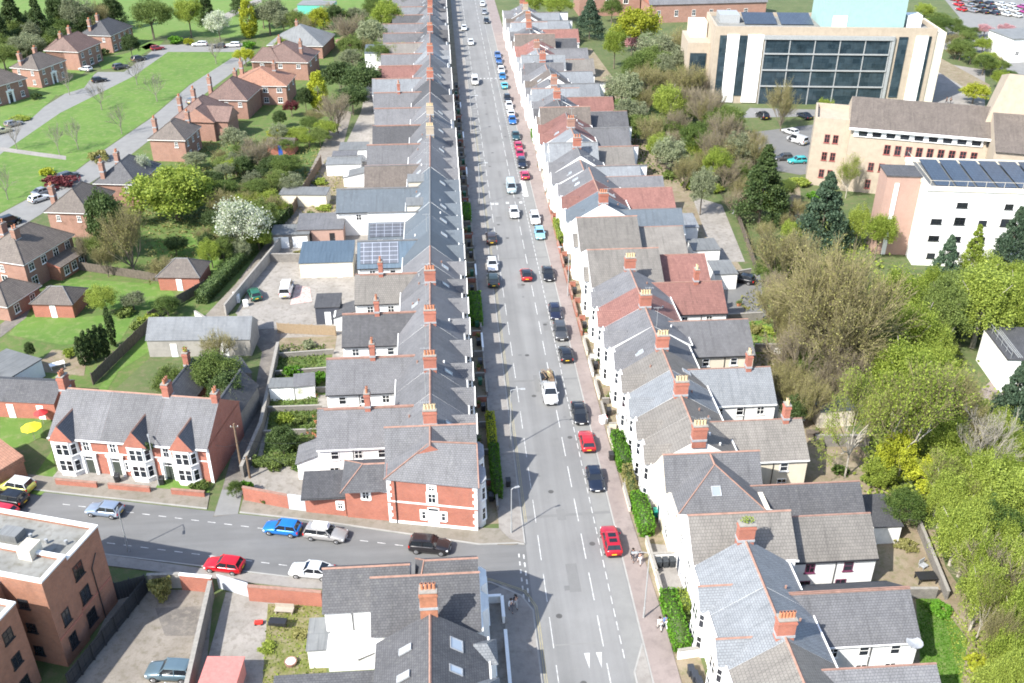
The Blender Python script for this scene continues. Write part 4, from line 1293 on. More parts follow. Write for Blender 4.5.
# lots south of the side road
psheet('car_lot', [(118, 590), (214, 590), (205, 683), (190, 760), (30, 760), (75, 683)], .02, LANEM)
psheet('car_lot', [(155, 608), (211, 606), (205, 636), (165, 636)], .03, LANED)
psheet('lot', [(226, 592), (322, 602), (330, 760), (180, 760)], .02, CONC)
psheet('rough_lawn', [(268, 604), (322, 604), (328, 690), (262, 690)], .03, DRYG)
# right hand side
psheet('car_park', [(755, 132), (850, 120), (850, 168), (800, 175), (762, 168)], .02, PATCH)
psheet('car_park', [(740, 118), (830, 116), (830, 110), (750, 108)], .024, ASPH)
psheet('yard', [(724, 330), (768, 330), (760, 275), (724, 268)], .026, PATCH)
psheet('yard', [(715, 262), (745, 262), (722, 205), (692, 196)], .026, CONC)
psheet('path', [(788, 245), (806, 245), (800, 188), (790, 180)], .03, BROWNG)
psheet('yard', [(872, 600), (955, 600), (935, 530), (884, 526)], .026, BROWNG)
psheet('rear_lawn', [(922, 690), (960, 690), (968, 640), (930, 590), (915, 590)], .03, GRASS)
psheet('rear_lawn', [(600, 100), (690, 96), (680, 135), (610, 140)], .02, ROUGH)
psheet('rear_lawn', [(748, 355), (778, 352), (774, 318), (748, 322)], .03, GRASS)
psheet('forecourt', [(920, 103), (985, 108), (985, 70), (935, 62)], .02, PAVE)
psheet('railway_path', [(935, 55), (990, 85), (985, 100), (925, 64)], .03, BROWNG)
psheet('car_park', [(900, 34), (1060, 90), (1060, -12), (935, -12), (960, 18)], .02, PATCHL)
psheet('yard', [(1000, 372), (970, 400), (1000, 400), (1030, 372)], .03, PAVEP)

# ------------------------------------------------------------------ left-hand terrace
Wl = [97.2, 108.8, 120.7, 133.0, 145.2, 157.0, 168.4, 180.3, 192.6, 205.0, 217.6, 230.2]
while Wl[-1] < 405: Wl.append(Wl[-1] + 12.3)
Cl = [91.2] + [(a + b_) / 2 for a, b_ in zip(Wl, Wl[1:])]
roofsL = ['grey', 'grey', 'grey', 'grey', 'blue', 'blue', 'blue', 'grey', 'grey', 'grey', 'grey', 'dark']
wingsL = ['grey', 'grey', 'dark', 'tan', 'seam', 'blue', 'blue', 'brown', 'grey', 'dark', 'grey', 'grey', 'pale', 'red', 'grey', 'tan']
lenL = [9.0, 9.0, 7.9, 7.0, 7.4, 6.4, 12.6, 8.3, 8.5, 8.0, 8.2, 9, 10, 9]
featL = {0: 'white back wing with a tall brick chimney', 2: 'white wing wall with three windows', 4: 'dark slate wing and a white wall below', 6: 'pale tan back wing',
         8: 'back wing covered in solar panels', 10: 'small panel array on the back wing', 12: 'long blue-grey wing with a tall white wall', 14: 'brown tiled back wing', 16: 'mottled slate wing over a white wall'}
nL = 0
for i, wv in enumerate(Wl):
    c0 = Cl[i]
    c1 = Cl[i + 1] if i + 1 < len(Cl) else wv + 6
    if wv > 395: break
    mr = roofsL[i] if i < len(roofsL) else RND.choice(['grey', 'grey', 'grey', 'dark', 'pale'])
    wr = wingsL[i] if i < len(wingsL) else RND.choice(['grey', 'dark', 'tan', 'pale', 'grey'])
    ln = lenL[i] if i < len(lenL) else RND.uniform(7, 10)
    ridge = 'g' if mr == 'blue' else 't'
    near = 2 if i < 4 else (1 if i < 9 else 0)
    grp = 'terraced houses of the left-hand row'
    for half in (0, 1):
        v0, v1 = (c0, wv) if half == 0 else (wv, c1)
        if half == 0: wg = dict(line=wv, edge=wv - 3.9, len=ln, roof=wr, win=(3 if i in (0, 1, 2) else 2) if near else 1, chim=(3.2 if i in (0, 1, 2, 3, 11) else None))
        else: wg = dict(line=wv, edge=wv + 3.9, len=ln - (0 if i % 3 else .8), roof=wr if i not in (6, 7, 4) else 'blue', win=1 if near else 0)
        if i == 5 and half == 0: wg.update(zr=5.6, ze=3.9)
        if i == 0 and half == 0: wg.update(ext=(2.6, 3.4, 'grey'))
        if i == 8 and half == 0: wg.update(ext=(5, 3.0, 'felt'))
        if i == 3 and half == 0: wg.update(ext=(3.4, 3.2, 'dark'))
        if i == 7 and half == 0: wg.update(ext=(3, 3.0, 'blue'))
        f = featL.get(2 * i + half)
        lab = f'terraced house under {ROOFNAME[mr]}' + (f' with {f}' if f else f' and a {ROOFNAME[wr].split()[0]} back wing, {nth(nL + 2)} up the left-hand row')
        ch = None
        if half == 1 and i < 3: ch = c1
        if i == 8 and half == 0: ch = 193.0
        if i == 9 and half == 1: ch = 207.0
        if i in (11, 13, 15) or i > 16: ch = (c1 if half == 1 else None)
        cm_, cl_ = (W_STONE, POTC) if i in (8, 9) else (None, None)
        sky = 1 if (i in (5, 6, 7, 8) or RND.random() < .3) else 0
        H = terrace('L', v0, v1, lab, mr, 'white', 'ns', wg, chim=ch, cm=cm_, clay=cl_, sky=sky, near=near, ridge=ridge, group=grp, gab=True, bay=(half == 0 or i % 2 == 0 or near > 0))
        # solar arrays lie on the slope of the back wing
        if half == 0 and i in (4, 5):
            L0, L1 = (1.0, 7.0) if i == 4 else (.6, 6.2)
            z_at = (lambda d: 7.4 - d * 2.7 / 3.9) if i == 4 else (lambda d: 5.6 - d * 1.7 / 3.9)
            b = MB(-1)
            hs = 3.2 if i == 4 else 2.9
            b.solid([(8.4 + L0, wv - .35 - v0, z_at(.35) + .1), (8.4 + L1, wv - .35 - v0, z_at(.35) + .1), (8.4 + L1, wv - .35 - hs - v0, z_at(.35 + hs) + .1), (8.4 + L0, wv - .35 - hs - v0, z_at(.35 + hs) + .1),
                     (8.4 + L0, wv - .35 - v0, z_at(.35) + .15), (8.4 + L1, wv - .35 - v0, z_at(.35) + .15), (8.4 + L1, wv - .35 - hs - v0, z_at(.35 + hs) + .15), (8.4 + L0, wv - .35 - hs - v0, z_at(.35 + hs) + .15)],
                    [(3, 2, 1, 0), (4, 5, 6, 7), (0, 1, 5, 4), (1, 2, 6, 5), (2, 3, 7, 6), (3, 0, 4, 7)])
            b.build('solar_panel', SOLAR, H)
        # box dormers on the rear slope of the blue roofs
        if i in (5, 6) and half == 1:
            b = MB(-1).box(5.6, 8.2, 1.2, v1 - v0 - 1.2, 5.7, 8.0)
            dm = b.build('dormer', W_CREAM, H)
            MB(-1).box(5.3, 8.45, 1.0, v1 - v0 - 1.0, 8.003, 8.13).build('dormer_roof', FELT, dm)
        nL += 1

# the corner house: red brick end wall on the side road
C = T('corner_house', 'red brick corner house with white bands and a hipped slate roof by the junction', 'house', (-2.6, 87, 0), 0)
b = MB()
poly = [(-4.9, -1.9), (4.85, -4.05), (4.85, 4.18), (-4.9, 4.18)]
b.extr(poly, -.3, 6.3, 0, 0)
b.build('wall', W_BRICK, C)
b = MB()     # white bands, quoins, plinth on the road front
def along(t, off=0.0, z=0.0): return (-4.9 + 9.75 * t + .215 * off, -1.9 - 2.15 * t - .976 * off, z)
def band(b, t0, t1, z0, z1, off=.05):
    a, c = along(t0, -.02), along(t1, -.02); d, e = along(t1, off), along(t0, off)
    b.extr([a[:2], e[:2], d[:2], c[:2]], z0, z1)
band(b, 0, 1, 3.0, 3.2); band(b, 0, 1, 5.95, 6.25, .08); band(b, 0, 1, 0, .45, .06)
for k in range(12):
    z = .5 + k * .46
    if 2.6 < z < 3.2: continue
    w_ = .05 if k % 2 else .03
    band(b, 0, w_, z, z + .42); band(b, 1 - w_, 1, z, z + .42)
b.build('white_dressing', TRIM, C)
rfa = math.atan2(-2.15, 9.75)
for t, z, w_, h_ in ((.5, 5.0, .7, .65), (.5, 3.35, .9, 1.3)):
    p = along(t, .0); window(C, p[0], p[1], z, rfa, w_, h_, surround=TRIM)
for t in (.4, .62):
    p = along(t, 0); window(C, p[0], p[1], 1.0, rfa, .5, 1.1, bars=0, surround=TRIM)
p = along(.51, 0); door(C, p[0], p[1], 0, rfa, 1.1, 2.2, (.45, .6, .7))
b = MB()
b.prism(-5.1, 5.1, .35, 6.2, 6.0, 9.3, 'x', 0, 0, 0, 1, 2)            # cross gable along the party wall
P_ = [(-5.15, -2.1, 6.12), (5.05, -4.35, 6.12), (5.05, 3.3, 6.12), (-5.15, 3.3, 6.12), (.1, .3, 9.15), (5.05, -.4, 9.15)]
b.solid(P_, [(3, 2, 1, 0), (0, 1, 4), (1, 5, 4), (2, 3, 4), (2, 4, 5), (3, 0, 4), (1, 2, 5)], [0, 0, 0, 0, 0, 0, 1])
for a_, c_ in ((4, 5), (0, 4), (1, 5)): b.tube(tuple(P_[a_][k] + (0, 0, .04)[k] for k in range(3)), tuple(P_[c_][k] + (0, 0, .04)[k] for k in range(3)), .09, n=4, mi=2)
b.prism(-3.6, 3.6, -.5, 4.2, 6.6, 9.25, 'y', 0, 0, 0, 1, 2)
b.build('roof', [S_GREY, W_BRICK, RIDGE], C)
chimney(C, 0, 3.9, 8.5, 11.0, 1.5, .9, None, 4, clay=POTC)
for s in (-2.0, 2.3):
    bb = MB().extr([(4.8, s - 1.5), (5.3, s - 1.5), (5.8, s - .9), (5.8, s + .9), (5.3, s + 1.5), (4.8, s + 1.5)], 0, 6.1)
    bo = bb.build('bay', W_WHITE, C)
    MB().extr([(4.8, s - 1.6), (5.4, s - 1.6), (5.9, s - .95), (5.9, s + .95), (5.4, s + 1.6), (4.8, s + 1.6)], 6.11, 6.3).build('bay_roof', LEAD, bo)
    for z in (.9, 3.7):
        window(bo, 5.8, s, z, PI / 2, 1.5, 1.7); window(bo, 5.55, s - 1.2, z, PI / 4, .6, 1.7, bars=0)
MB().tube((-4.0, -2.2, 0), (-4.0, -2.2, 5.9), .06, n=6).build('drainpipe', BLACK, C)
# annex and garage behind the corner house
A = T('brick_annex', 'red brick two-storey annex with dark hipped roof joined to the corner house', 'house', (-9.8, 88, 0), 0)
ap = [(-2.4, -1.75), (2.28, -2.75), (2.28, 2.8), (-2.4, 2.8)]
MB().extr(ap, -.3, 4.5).build('wall', W_BRICK, A)
b = MB(); b.prism(-2.75, 2.29, -3.05, 3.0, 4.45, 6.1, 'x', 2.4, 0, 0, 1, 2); b.build('roof', [S_DARK, W_BRICK, RIDGE], A)
a2 = math.atan2(-1.0, 4.68)
window(A, -.1, -2.24, 2.9, a2, .8, 1.1, surround=TRIM)
MB().extr([(-2.45, -1.78), (-2.43, -1.9), (2.27, -2.92), (2.27, -2.78)], 4.2, 4.46).build('white_band', TRIM, A)
A = T('brick_garage', 'low brick garage under dark slate between the annex and the pale gate', 'garage', (-14.6, 89, 0), 0)
MB().extr([(-2.3, -1.55), (2.3, -2.6), (2.3, 1.0), (-2.3, 1.0)], -.3, 2.7).build('wall', W_BRICK, A)
b = MB(); b.mono(-2.5, 2.36, 1.2, -2.75, 3.75, 2.95, 2.66, 0, 1); b.build('roof', [S_DARK, W_BRICK], A)
window(A, 1.7, -2.49, 1.1, a2, .6, .9, surround=TRIM)
tag(MB().box(-1.0, 1.0, -.06, .06, 0, 2.2).build('yard_gate', flat('gate_grey', (.42, .45, .47), .6), None, loc=(-17.9, 87.9, 0), rz=-.24), 'pale grey boarded gate between brick garage and yard wall', 'gate')
wall_run((-24.2, 90.2), (-18.9, 88.3), 1.9, .25, 'red brick yard wall along the pavement left of the grey gate', W_BRICK, capm=RIDGE)

# ------------------------------------------------------------------ right-hand terrace
def hipextra(b, W, D):
    b.prism(.1, 9.7, -.4, 6.2, 6.05, 9.15, 'y', 4.5, 0, 0, 1, 2)
PURPLE = flat('purple_frame', (.13, .03, .07), .5)
GR = 'terraced houses of the right-hand row'
rows = [
 # v0, v1, label, roof, wall, kind, wing, chim, opts
 (49.0, 56.7, 'terraced house with speckled grey roof at the bottom edge of the right-hand row', 'tan', 'white', 'ns', dict(line=54.9, edge=50.9, len=8, roof='grey', win=2), None, dict(dx=.9, bayroof='blue')),
 (56.7, 63.0, 'right-hand terraced house with pale slates and a weedy clay-pot chimney beside it', 'pale', 'white', 'ns', dict(line=63.9, edge=60.2, len=9.6, roof='grey', win=3, zr=7.3), 57.5, dict(dx=.9, cm=W_BRICK, pots=5, bgr=True)),
 (63.0, 69.4, 'pale slate house topped by a broad chimney full of green weeds', 'pale', 'white', 'ns', dict(line=63.95, edge=67.4, len=9.6, roof='dark', win=0, zr=7.3), 69.4, dict(dx=.9, plants=True, pots=0, bgr=True)),
 (69.4, 77.0, 'end-on house with grey-brown roof whose back wing has purple-framed windows', 'tan', 'white', 'ew', dict(line=74.2, edge=71.0, len=9.0, roof='tan', win=2, fm=PURPLE), None, dict(dx=.9, D=9.8, bay=False, rz=9.2)),
 (77.0, 85.5, 'cream house with a hipped slate roof, orange ridges and one small roof window', 'grey', 'cream', 'ew', dict(line=80.3, edge=78.0, len=10.6, roof='dark', win=2, zr=6.6), None, dict(dx=.5, D=10.0, bay=False, extra=hipextra, ridge='t', roofv=(3.4, 8.8))),
 (85.5, 90.2, 'terraced house with worn tan roof just beyond the cream hipped house', 'tan', 'white', 'ns', None, 85.7, dict(clay=POTC)),
 (90.2, 94.7, 'tan-roofed terraced house with a long brown-tiled wing and a tall thin chimney behind', 'tan', 'white', 'ns', dict(line=91.2, edge=87.4, len=8.8, roof='tan', win=2, chim=6.9, wall='cream'), 94.7, dict(clay=POTC)),
 (94.7, 100.0, 'terraced house with bluish pale slates between two cream-potted chimneys', 'pale', 'white', 'ns', None, None, dict()),
 (100.0, 105.4, 'terraced house with lichened tan roof and a pale slate wing with white wall', 'tan', 'white', 'ns', dict(line=102.7, edge=98.9, len=8.6, roof='pale', win=3, chim=5.8), 105.4, dict(clay=POTC, sky=1)),
 (105.4, 111.0, 'terraced house with plain grey slates and a small front gable, tan roof next door', 'grey', 'white', 'ns', None, None, dict(sky=1)),
 (111.0, 116.7, 'grey slate terraced house with a wide slate wing over cream wall', 'grey', 'white', 'ns', dict(line=115.2, edge=110.7, len=8.8, roof='grey', win=2, wall='cream'), 116.7, dict(clay=POTC)),
 (116.7, 122.4, 'terraced house with faded red front roof beside a cream-potted chimney', 'red', 'white', 'ns', None, None, dict()),
 (122.4, 128.5, 'grey slate terraced house with a long red-tiled wing and white wall behind', 'grey', 'white', 'ns', dict(line=127, edge=122.6, len=8.2, roof='red', win=2, chim=4.4), 128.5, dict(clay=POTC)),
 (128.5, 141.0, 'broad end-on house with tan tiles above the red-tiled wing', 'tan', 'white', 'ew', dict(line=136.5, edge=131, len=8, roof='red', win=1), None, dict(D=10.5, rz=9.6)),
 (141.0, 153.5, 'second broad tan-tiled end-on house with a white roof vent', 'tan', 'white', 'ew', dict(line=147.5, edge=142.5, len=8, roof='tan', win=1), None, dict(D=9.5, rz=9.6, sky=0)),
 (153.5, 159.3, 'terraced house with slate front and blue slate rear dormer, next to tan end-on house', 'blue', 'white', 'ns', dict(line=155, edge=151, len=8.5, roof='blue', win=1), 154, dict()),
 (159.3, 165.2, 'terraced house with red-tiled roof and wide red-tiled wing among slate roofs', 'red', 'white', 'ns', dict(line=165, edge=160, len=9, roof='red', win=1), None, dict(sky=1)),
 (165.2, 171.2, 'terraced house with grey slates and three roof windows beyond the red-tiled one', 'grey', 'white', 'ns', dict(line=171, edge=166.6, len=8.5, roof='grey', win=1), None, dict(sky=2)),
]
for i, (v0, v1, lab, rf, wl, kd, wg, ch, op) in enumerate(rows):
    op = dict(op)
    dx = op.pop('dx', 0)
    terrace('R', v0, v1, lab, rf, wl, kd, wg, chim=ch, near=2 if i < 14 else 1, dx=dx, group=GR, **op)
skl = [o for o in COL.objects if o.name.startswith('terraced_house') and 'one small roof window' in o.get('label', '')][0]
skylight(skl, (4.6, 1.7, 7.52), -PI / 2, math.atan(3.1 / 4.5), 1.0, 1.1)
v, k = 171.2, 19
palw = ['plum', 'pale', 'grey', 'pale', 'tan', 'red', 'grey', 'dark', 'pale', 'grey', 'pale', 'tan']
palm = ['grey', 'grey', 'pale', 'pale', 'red', 'red', 'brown', 'dark', 'grey', 'pale', 'grey', 'brown']
while v < 322:
    w_ = RND.uniform(5.6, 6.1)
    i = k - 19
    mr, wr = palm[(i // 1) % 12], palw[(i * 5 + 1) % 12]
    kd = 'ew' if i in (2, 6, 9, 13, 14, 18, 21) else 'ns'
    S = i % 2 == 0
    terrace('R', v, v + w_, f'terraced house with {ROOFNAME[mr]} roof and {ROOFNAME[wr]} wing, {nth(k)} up the right-hand row', mr, 'white' if i != 13 else 'brick', kd,
            dict(line=v + w_, edge=v + w_ - 4.2, len=RND.uniform(6.5, 9), roof=wr, win=1) if S else dict(line=v, edge=v + 4.2, len=RND.uniform(6.5, 8.5), roof=palw[(i * 5 - 4) % 12], win=0),
            chim=(v + w_ if not S and i not in (5, 11, 17) else None), near=1, group=GR, sky=RND.choice([0, 0, 1]), dx=-.25 + RND.uniform(-.3, .2), cm=(W_OLDB, W_BRICK, W_STONE)[i % 3], rz=9.1 + RND.uniform(-.4, .6), D=RND.uniform(9.2, 11), ridge='t' if i % 3 == 0 else 'g', pots=RND.choice([2, 3, 4, 5]))
    v += w_; k += 1
# lean-tos and outbuildings behind the right row
shed(43.6, 103.2, 0, 4.2, 4.2, 2.6, 'dark', W_WHITE, 'small white outbuilding with dark lean-to roof behind the pale slate wing', .5, kind='mono', doors=0, name='outbuilding')
shed(48.4, 102.0, .05, 4.6, 5.0, 2.5, 'seam', W_CREAM, 'cream outbuilding with a flat blue-grey metal roof at the wood edge', kind='flat', doors=0, name='outbuilding')
shed(46.0, 80.2, 0, 3.0, 5.0, 2.4, 'dark', W_WHITE, 'narrow dark-roofed outhouse beside the dark slate wing', .3, kind='mono', doors=0, name='outhouse')
shed(44.5, 141, 0, 3.6, 5, 2.7, 'felt', W_WHITE, 'white outhouse with pale flat roof behind the broad tan houses', kind='flat', doors=1, name='outhouse')
shed(43.6, 150, 0, 4.5, 4.6, 2.7, 'felt', W_WHITE, 'white garage with bright flat roof above the tan outhouse', kind='flat', doors=1, name='garage')
shed(42, 160, 0, 5, 5, 2.7, 'pale', W_WHITE, 'pale-roofed lean-to behind the red-tiled wing', .6, kind='mono', doors=0, name='lean_to')

# ------------------------------------------------------------------ white corner block south of the side road
S = T('corner_house', 'white rendered corner house with dark roof, orange ridges and a tall terracotta chimney', 'house', (-2.6, 68, 0), 0)
b = MB()
b.box(-5.2, 4.3, -5.0, 2.2, -.3, 5.8); b.box(-1.3, 4.25, 2.203, 4.5, -.3, 5.5); b.build('wall', W_WHITE, S)
MB().box(-9.9, -5.205, -1.2, 4.6, -.3, 5.35).build('wing_wall', W_WHITE, S)
MB().box(-9.7, -4.4, -3.6, -1.21, -.3, 2.7).build('extension', W_WHITE, S)
b = MB()
b.prism(-5.4, 4.45, -5.3, 2.5, 5.85, 9.4, 'x', 0, 0, 0, 1, 2)
b.prism(-10.1, -2.0, -1.5, 4.9, 5.2, 7.9, 'x', 0, 0, 0, 1, 2)
b.prism(-1.6, 4.4, -2.2, 4.9, 5.6, 8.6, 'x', 1.0, 0, 0, 1, 2)
b.box(4.46, 4.6, -5.2, 2.4, 5.8, 6.0, 3)
b.build('roof', [S_DARK, W_WHITE, RIDGE, TRIM], S)
chimney(S, -.1, -5.7, 8.2, 11.7, 1.5, 1.0, flat('chimney_orange', (.33, .14, .08), .9, var=.25, scale=2), 4)
for s in (-1.6, 1.7):
    bo = MB().extr([(4.3, s - 1.3), (4.7, s - 1.3), (5.2, s - .8), (5.2, s + .8), (4.7, s + 1.3), (4.3, s + 1.3)], 0, 5.9).build('bay', W_WHITE, S)
    for z in (.9, 3.6): window(bo, 5.2, s, z, PI / 2, 1.3, 1.6)
MB().tube((-7.4, -1.28, 2.7), (-7.4, -1.28, 5.2), .06, n=6).build('drainpipe', BLACK, S)
MB().tube((-3.9, -5.08, 2.5), (-3.9, -5.08, 5.8), .06, n=6).tube((-7.0, -3.68, 1.4), (-5.0, -3.68, 2.4), .05, n=6).build('drainpipe', BLACK, S)
shed(-13.2, 66.6, 0, 1.9, 3.4, 2.4, 'felt', W_WHITE, 'little white lean-to with grey roof at the end of the white corner block', .5, kind='mono', doors=0, name='lean_to')
S = T('terraced_house', 'dark slate house in the left foreground with four roof windows and a fluted white bay', 'house', (-2.6, 55.6, 0), 0)
MB().box(-4.35, 4.6, -9, 6.3, -.3, 6.1).build('wall', W_WHITE, S)
b = MB(); b.prism(-4.9, 4.9, -9, 6.4, 5.9, 9.3, 'y', 0, 0, 0, 1, 2); b.box(4.9, 5.05, -9, 6.4, 5.8, 6.0, 3); b.build('roof', [S_DARK, W_WHITE, RIDGE, TRIM], S)
pt = math.atan(3.4 / 5.05)
for x, y, w_ in ((-2.0, 3.6, .7), (-2.1, .8, .7), (2.3, 4.0, 1.3), (2.2, 1.2, .8), (-2.0, -2.6, .85)):
    skylight(S, (x - .15, y, 9.3 - abs(x) * 3.4 / 5.05 + .02), 0 if x > 0 else PI, pt, w_, 1.3)
for s in (4.8, 0.5):
    bo = MB().extr([(4.6, s - 1.3), (5.0, s - 1.3), (5.5, s - .7), (5.5, s + .7), (5.0, s + 1.3), (4.6, s + 1.3)], 0, 5.8).build('bay', W_WHITE, S)
    for z in (.9, 3.6): window(bo, 5.5, s, z, PI / 2, 1.2, 1.6)
    MB().prism(3.6, 5.7, s - 1.45, s + 1.45, 5.81, 6.9, 'x', 0, .9, 0, 1).build('bay_roof', [S_PALE, W_WHITE], bo)
MB().box(-13.5, -4.36, .5, 4.6, -.3, 3.6).build('wing_wall', W_WHITE, S)
b = MB(); b.mono(-13.7, -4.37, 4.8, .2, 4.4, 3.65, 3.6, 0, 1); b.build('wing_roof', [S_DARK, W_WHITE], S)
wall_run((4.2, 72.0), (4.2, 69.2), .9, .25, 'short cream garden wall at the junction corner of the white house', W_WHITE, capm=TRIM)
wall_run((1.9, 72.1), (4.1, 72.1), .9, .25, 'cream garden wall facing the side road by the white corner house', W_WHITE, capm=TRIM)
wall_run((4.25, 67.5), (4.25, 52), .9, .25, 'long cream garden wall before the dark slate foreground house', W_WHITE, capm=TRIM)
bin_(3.0, 65.2, 1.6, (.03, .03, .035), 'black wheelie bin inside the cream-walled front yard', None, .02)
# ------------------------------------------------------------------ three red brick gabled houses on the side road
RZ = math.radians(-11.5)
def loc2(o, x, y, rz): return (o[0] + x * math.cos(rz) - y * math.sin(rz), o[1] + x * math.sin(rz) + y * math.cos(rz))
SE = (-28.2, 93.6)
UW = 6.5
for k, lab in enumerate(('right-hand red brick gabled house, its tall windowless side wall facing the lane', 'middle red brick gabled house with a plant growing by its gutter', 'left-hand red brick gabled house next to the strip of grass and low brown garage')):
    o = loc2(SE, -(k + 1) * UW, 0, RZ)
    H = T('gabled_house', lab, 'house', (o[0], o[1], 0), RZ, 'gabled brick houses on the side road')
    W, D, EV, RG = UW - .01, 9.6, 5.2, 8.7
    MB().box(0, W, 0, D, -.3, EV).build('wall', W_BRICK, H)
    bx = (4.35 if k == 0 else 4.5) if k < 2 else 1.95
    if k == 0: bx = 3.6
    dxp = 1.2 if k < 2 else 4.4
    b = MB()
    b.prism(-.0, W, -.35, D + .35, EV - .2, RG, 'x', 0, 0, 0, 1, 2)
    b.prism(bx - 1.5, bx + 1.5, -1.0, 4.6, EV - .15, 7.2, 'y', 0, 0, 0, 1, 2)
    b.box(0, W, -.47, -.33, EV - .3, EV - .15, 3)
    b.build('roof', [S_GREY, W_BRICK, RIDGE, TRIM], H)
    g_ = MB()
    g_.solid([(bx - 1.28, -.7, EV - .16), (bx + 1.28, -.7, EV - .16), (bx, -.7, 6.9), (bx - 1.28, .05, EV - .16), (bx + 1.28, .05, EV - .16), (bx, .05, 6.9)], [(0, 1, 2), (5, 4, 3), (0, 3, 4, 1), (1, 4, 5, 2), (2, 5, 3, 0)])
    g_.box(bx - 1.4, bx + 1.4, -.68, .0, 4.9, EV - .165)
    g_.build('gable', W_BRICK, H)
    bb = MB().extr([(bx - 1.5, .05), (bx - 1.5, -.2), (bx - .85, -.95), (bx + .85, -.95), (bx + 1.5, -.2), (bx + 1.5, .05)], 0, 4.9).build('bay', W_WHITE, H)
    for z in (.75, 3.05):
        for xx in (-.42, .42): window(bb, bx + xx, -.95, z, 0, .8, 1.65, bars=0)
        for s in (-1, 1): window(bb, bx + s * 1.18, -.58, z, s * math.atan2(.75, .65), .7, 1.55, bars=0)
    MB().box(dxp - .95, dxp - .6, -.22, -.003, 0, 2.75).box(dxp + .6, dxp + .95, -.22, -.003, 0, 2.75).box(dxp - 1.05, dxp + 1.05, -.3, -.003, 2.752, 3.05).build('porch', TRIM, H)
    door(H, dxp, 0, 0, 0, .95, 2.05, (.05, .06, .05))
    window(H, dxp, 0, 3.25, 0, .8, 1.35, surround=TRIM)
    if k == 0: window(H, dxp + 1.15 if k else 1.95 + .1, 0, .9, 0, .4, 1.2, bars=0)
    else: window(H, dxp - 1.1 if k == 2 else dxp + 1.25, 0, .9, 0, .4, 1.2, bars=0, surround=TRIM)
    q = MB().box(.0, bx - 1.5, -.05, -.003, 2.72 if False else 3.06, 3.2).box(bx + 1.5, W, -.05, -.003, 3.06, 3.2)
    if k == 0: q.box(W - .35, W, -.06, -.003, 0, 3.055).box(W - .35, W, -.06, -.003, 3.205, EV - .21)
    if k == 2: q.box(0, .35, -.06, -.003, 0, 3.055).box(0, .35, -.06, -.003, 3.205, EV - .21)
    q.build('white_band', TRIM, H)
    if k != 1: chimney(H, .0 if k == 0 else .02, D / 2 + .3, RG - 1.2, RG + 1.5, .8, 1.2, None, 3, 'y')
    if k == 0: chimney(H, W - .45, D / 2, RG - 1.0, RG + .9, .7, 1.0, None, 2, 'y')
    if k == 1: leafy('climber', H, LF['dark'], (W - 1.0 + .6, -.6, 5.1), (.6, .35, .55), 160, .2)
    # rear wing
    if k < 2:
        x0, x1, ye = (W - 3.2, W - .2, D + 6.5) if k == 0 else (W - 4.4, W - .6, D + 8.5)
        MB().box(x0, x1, D + .005, ye, -.3, 3.4).build('wing_wall', W_GREY if k == 0 else W_BRICK, H)
        b = MB(); b.prism(x0 - .15, x1 + .15, D - 2.5, ye + .15, 3.35, 5.6, 'y', 0, 0, 0, 1, 2, off=-.6); b.build('wing_roof', [S_DARK, W_BLOCK, RIDGEG], H)
        if k == 1: chimney(H, x0 + 1.2, ye - 1.2, 4.8, 7.2, .7, .9, None, 2, plants=True)
    # front garden wall
    p0, p1 = loc2(SE, -(k + 1) * UW + (1.2 if k else 2.4), -2.6, RZ), loc2(SE, -k * UW - (.1 if k == 0 else .2), -2.6, RZ)
    wall_run(p0, p1, .75, .25, ('low red brick front wall before the right-hand gabled house', 'low red brick front wall before the middle gabled house', 'low red brick front wall before the left-hand gabled house')[k], W_BRICK, capm=RIDGE, group='front walls of the gabled houses')
    f0 = [loc2(SE, -(k + 1) * UW + .0, 0, RZ), loc2(SE, -k * UW, 0, RZ), loc2(SE, -k * UW, -2.5, RZ), loc2(SE, -(k + 1) * UW, -2.5, RZ)]
    sheet('front_garden', f0, .05, (GRASS, CONC, CONC)[k])
x, y = loc2(SE, -UW * 2 + 1.6, -1.2, RZ); bin_(x, y, -.2, (.02, .02, .022), 'black wheelie bin in the front yard of the left-hand gabled house', None)
x, y = loc2(SE, -UW + .5, -1.0, RZ); bin_(x, y, -.2, (.02, .022, .022), 'dark wheelie bin by the middle gabled house door', None)
x, y = loc2(SE, -1.2, -1.4, RZ); bush_at(x, y, 1.2, 'green', 1.0, 'small green shrub in the lawn of the right-hand gabled house')

# ------------------------------------------------------------------ detached brick houses round the green
def by_front(pl, pr, d):
    (x0, y0), (x1, y1) = g(*pl), g(*pr)
    L = math.hypot(x1 - x0, y1 - y0); a = math.atan2(y1 - y0, x1 - x0)
    return loc2(((x0 + x1) / 2, (y0 + y1) / 2), 0, d / 2, a), a, L
def by_corner(p, z, sx, sy, w, d, rz):
    x, y = g(p[0], p[1], z)
    return loc2((x, y), -sx * w / 2, -sy * d / 2, rz)
GG = 'brick houses round the green'
two = [(3, .9, 1.2, 3.3, ()), (3, 1.0, 1.4, .7, (1,))]
c, a, L = by_front((-6, 108), (30, 97), 8)
house('detached_house', 'brick house with white-framed door cut by the left edge of the picture, facing the green', c, a, L, 8, 5.0, 7.6, 'brown', 'brick', front=two, porch=True, chims=((-L * .1, 2.2), (L * .3, 3)), group=GG)
c, a, L = by_front((41, 88), (67, 78), 7.5)
house('detached_house', 'brown-roofed brick house with broad white door surround, second along the green', c, a, L, 8.5, 5.0, 7.7, 'brown', 'brick', front=two, side=[(2, .8, 1.2, 3.2, ()), (2, .8, 1.2, .8, ())], porch=True, chims=((-L * .42, 1.5), (L * .2, 2)), group=GG)
c, a, L = by_front((81, 70), (101, 61), 9)
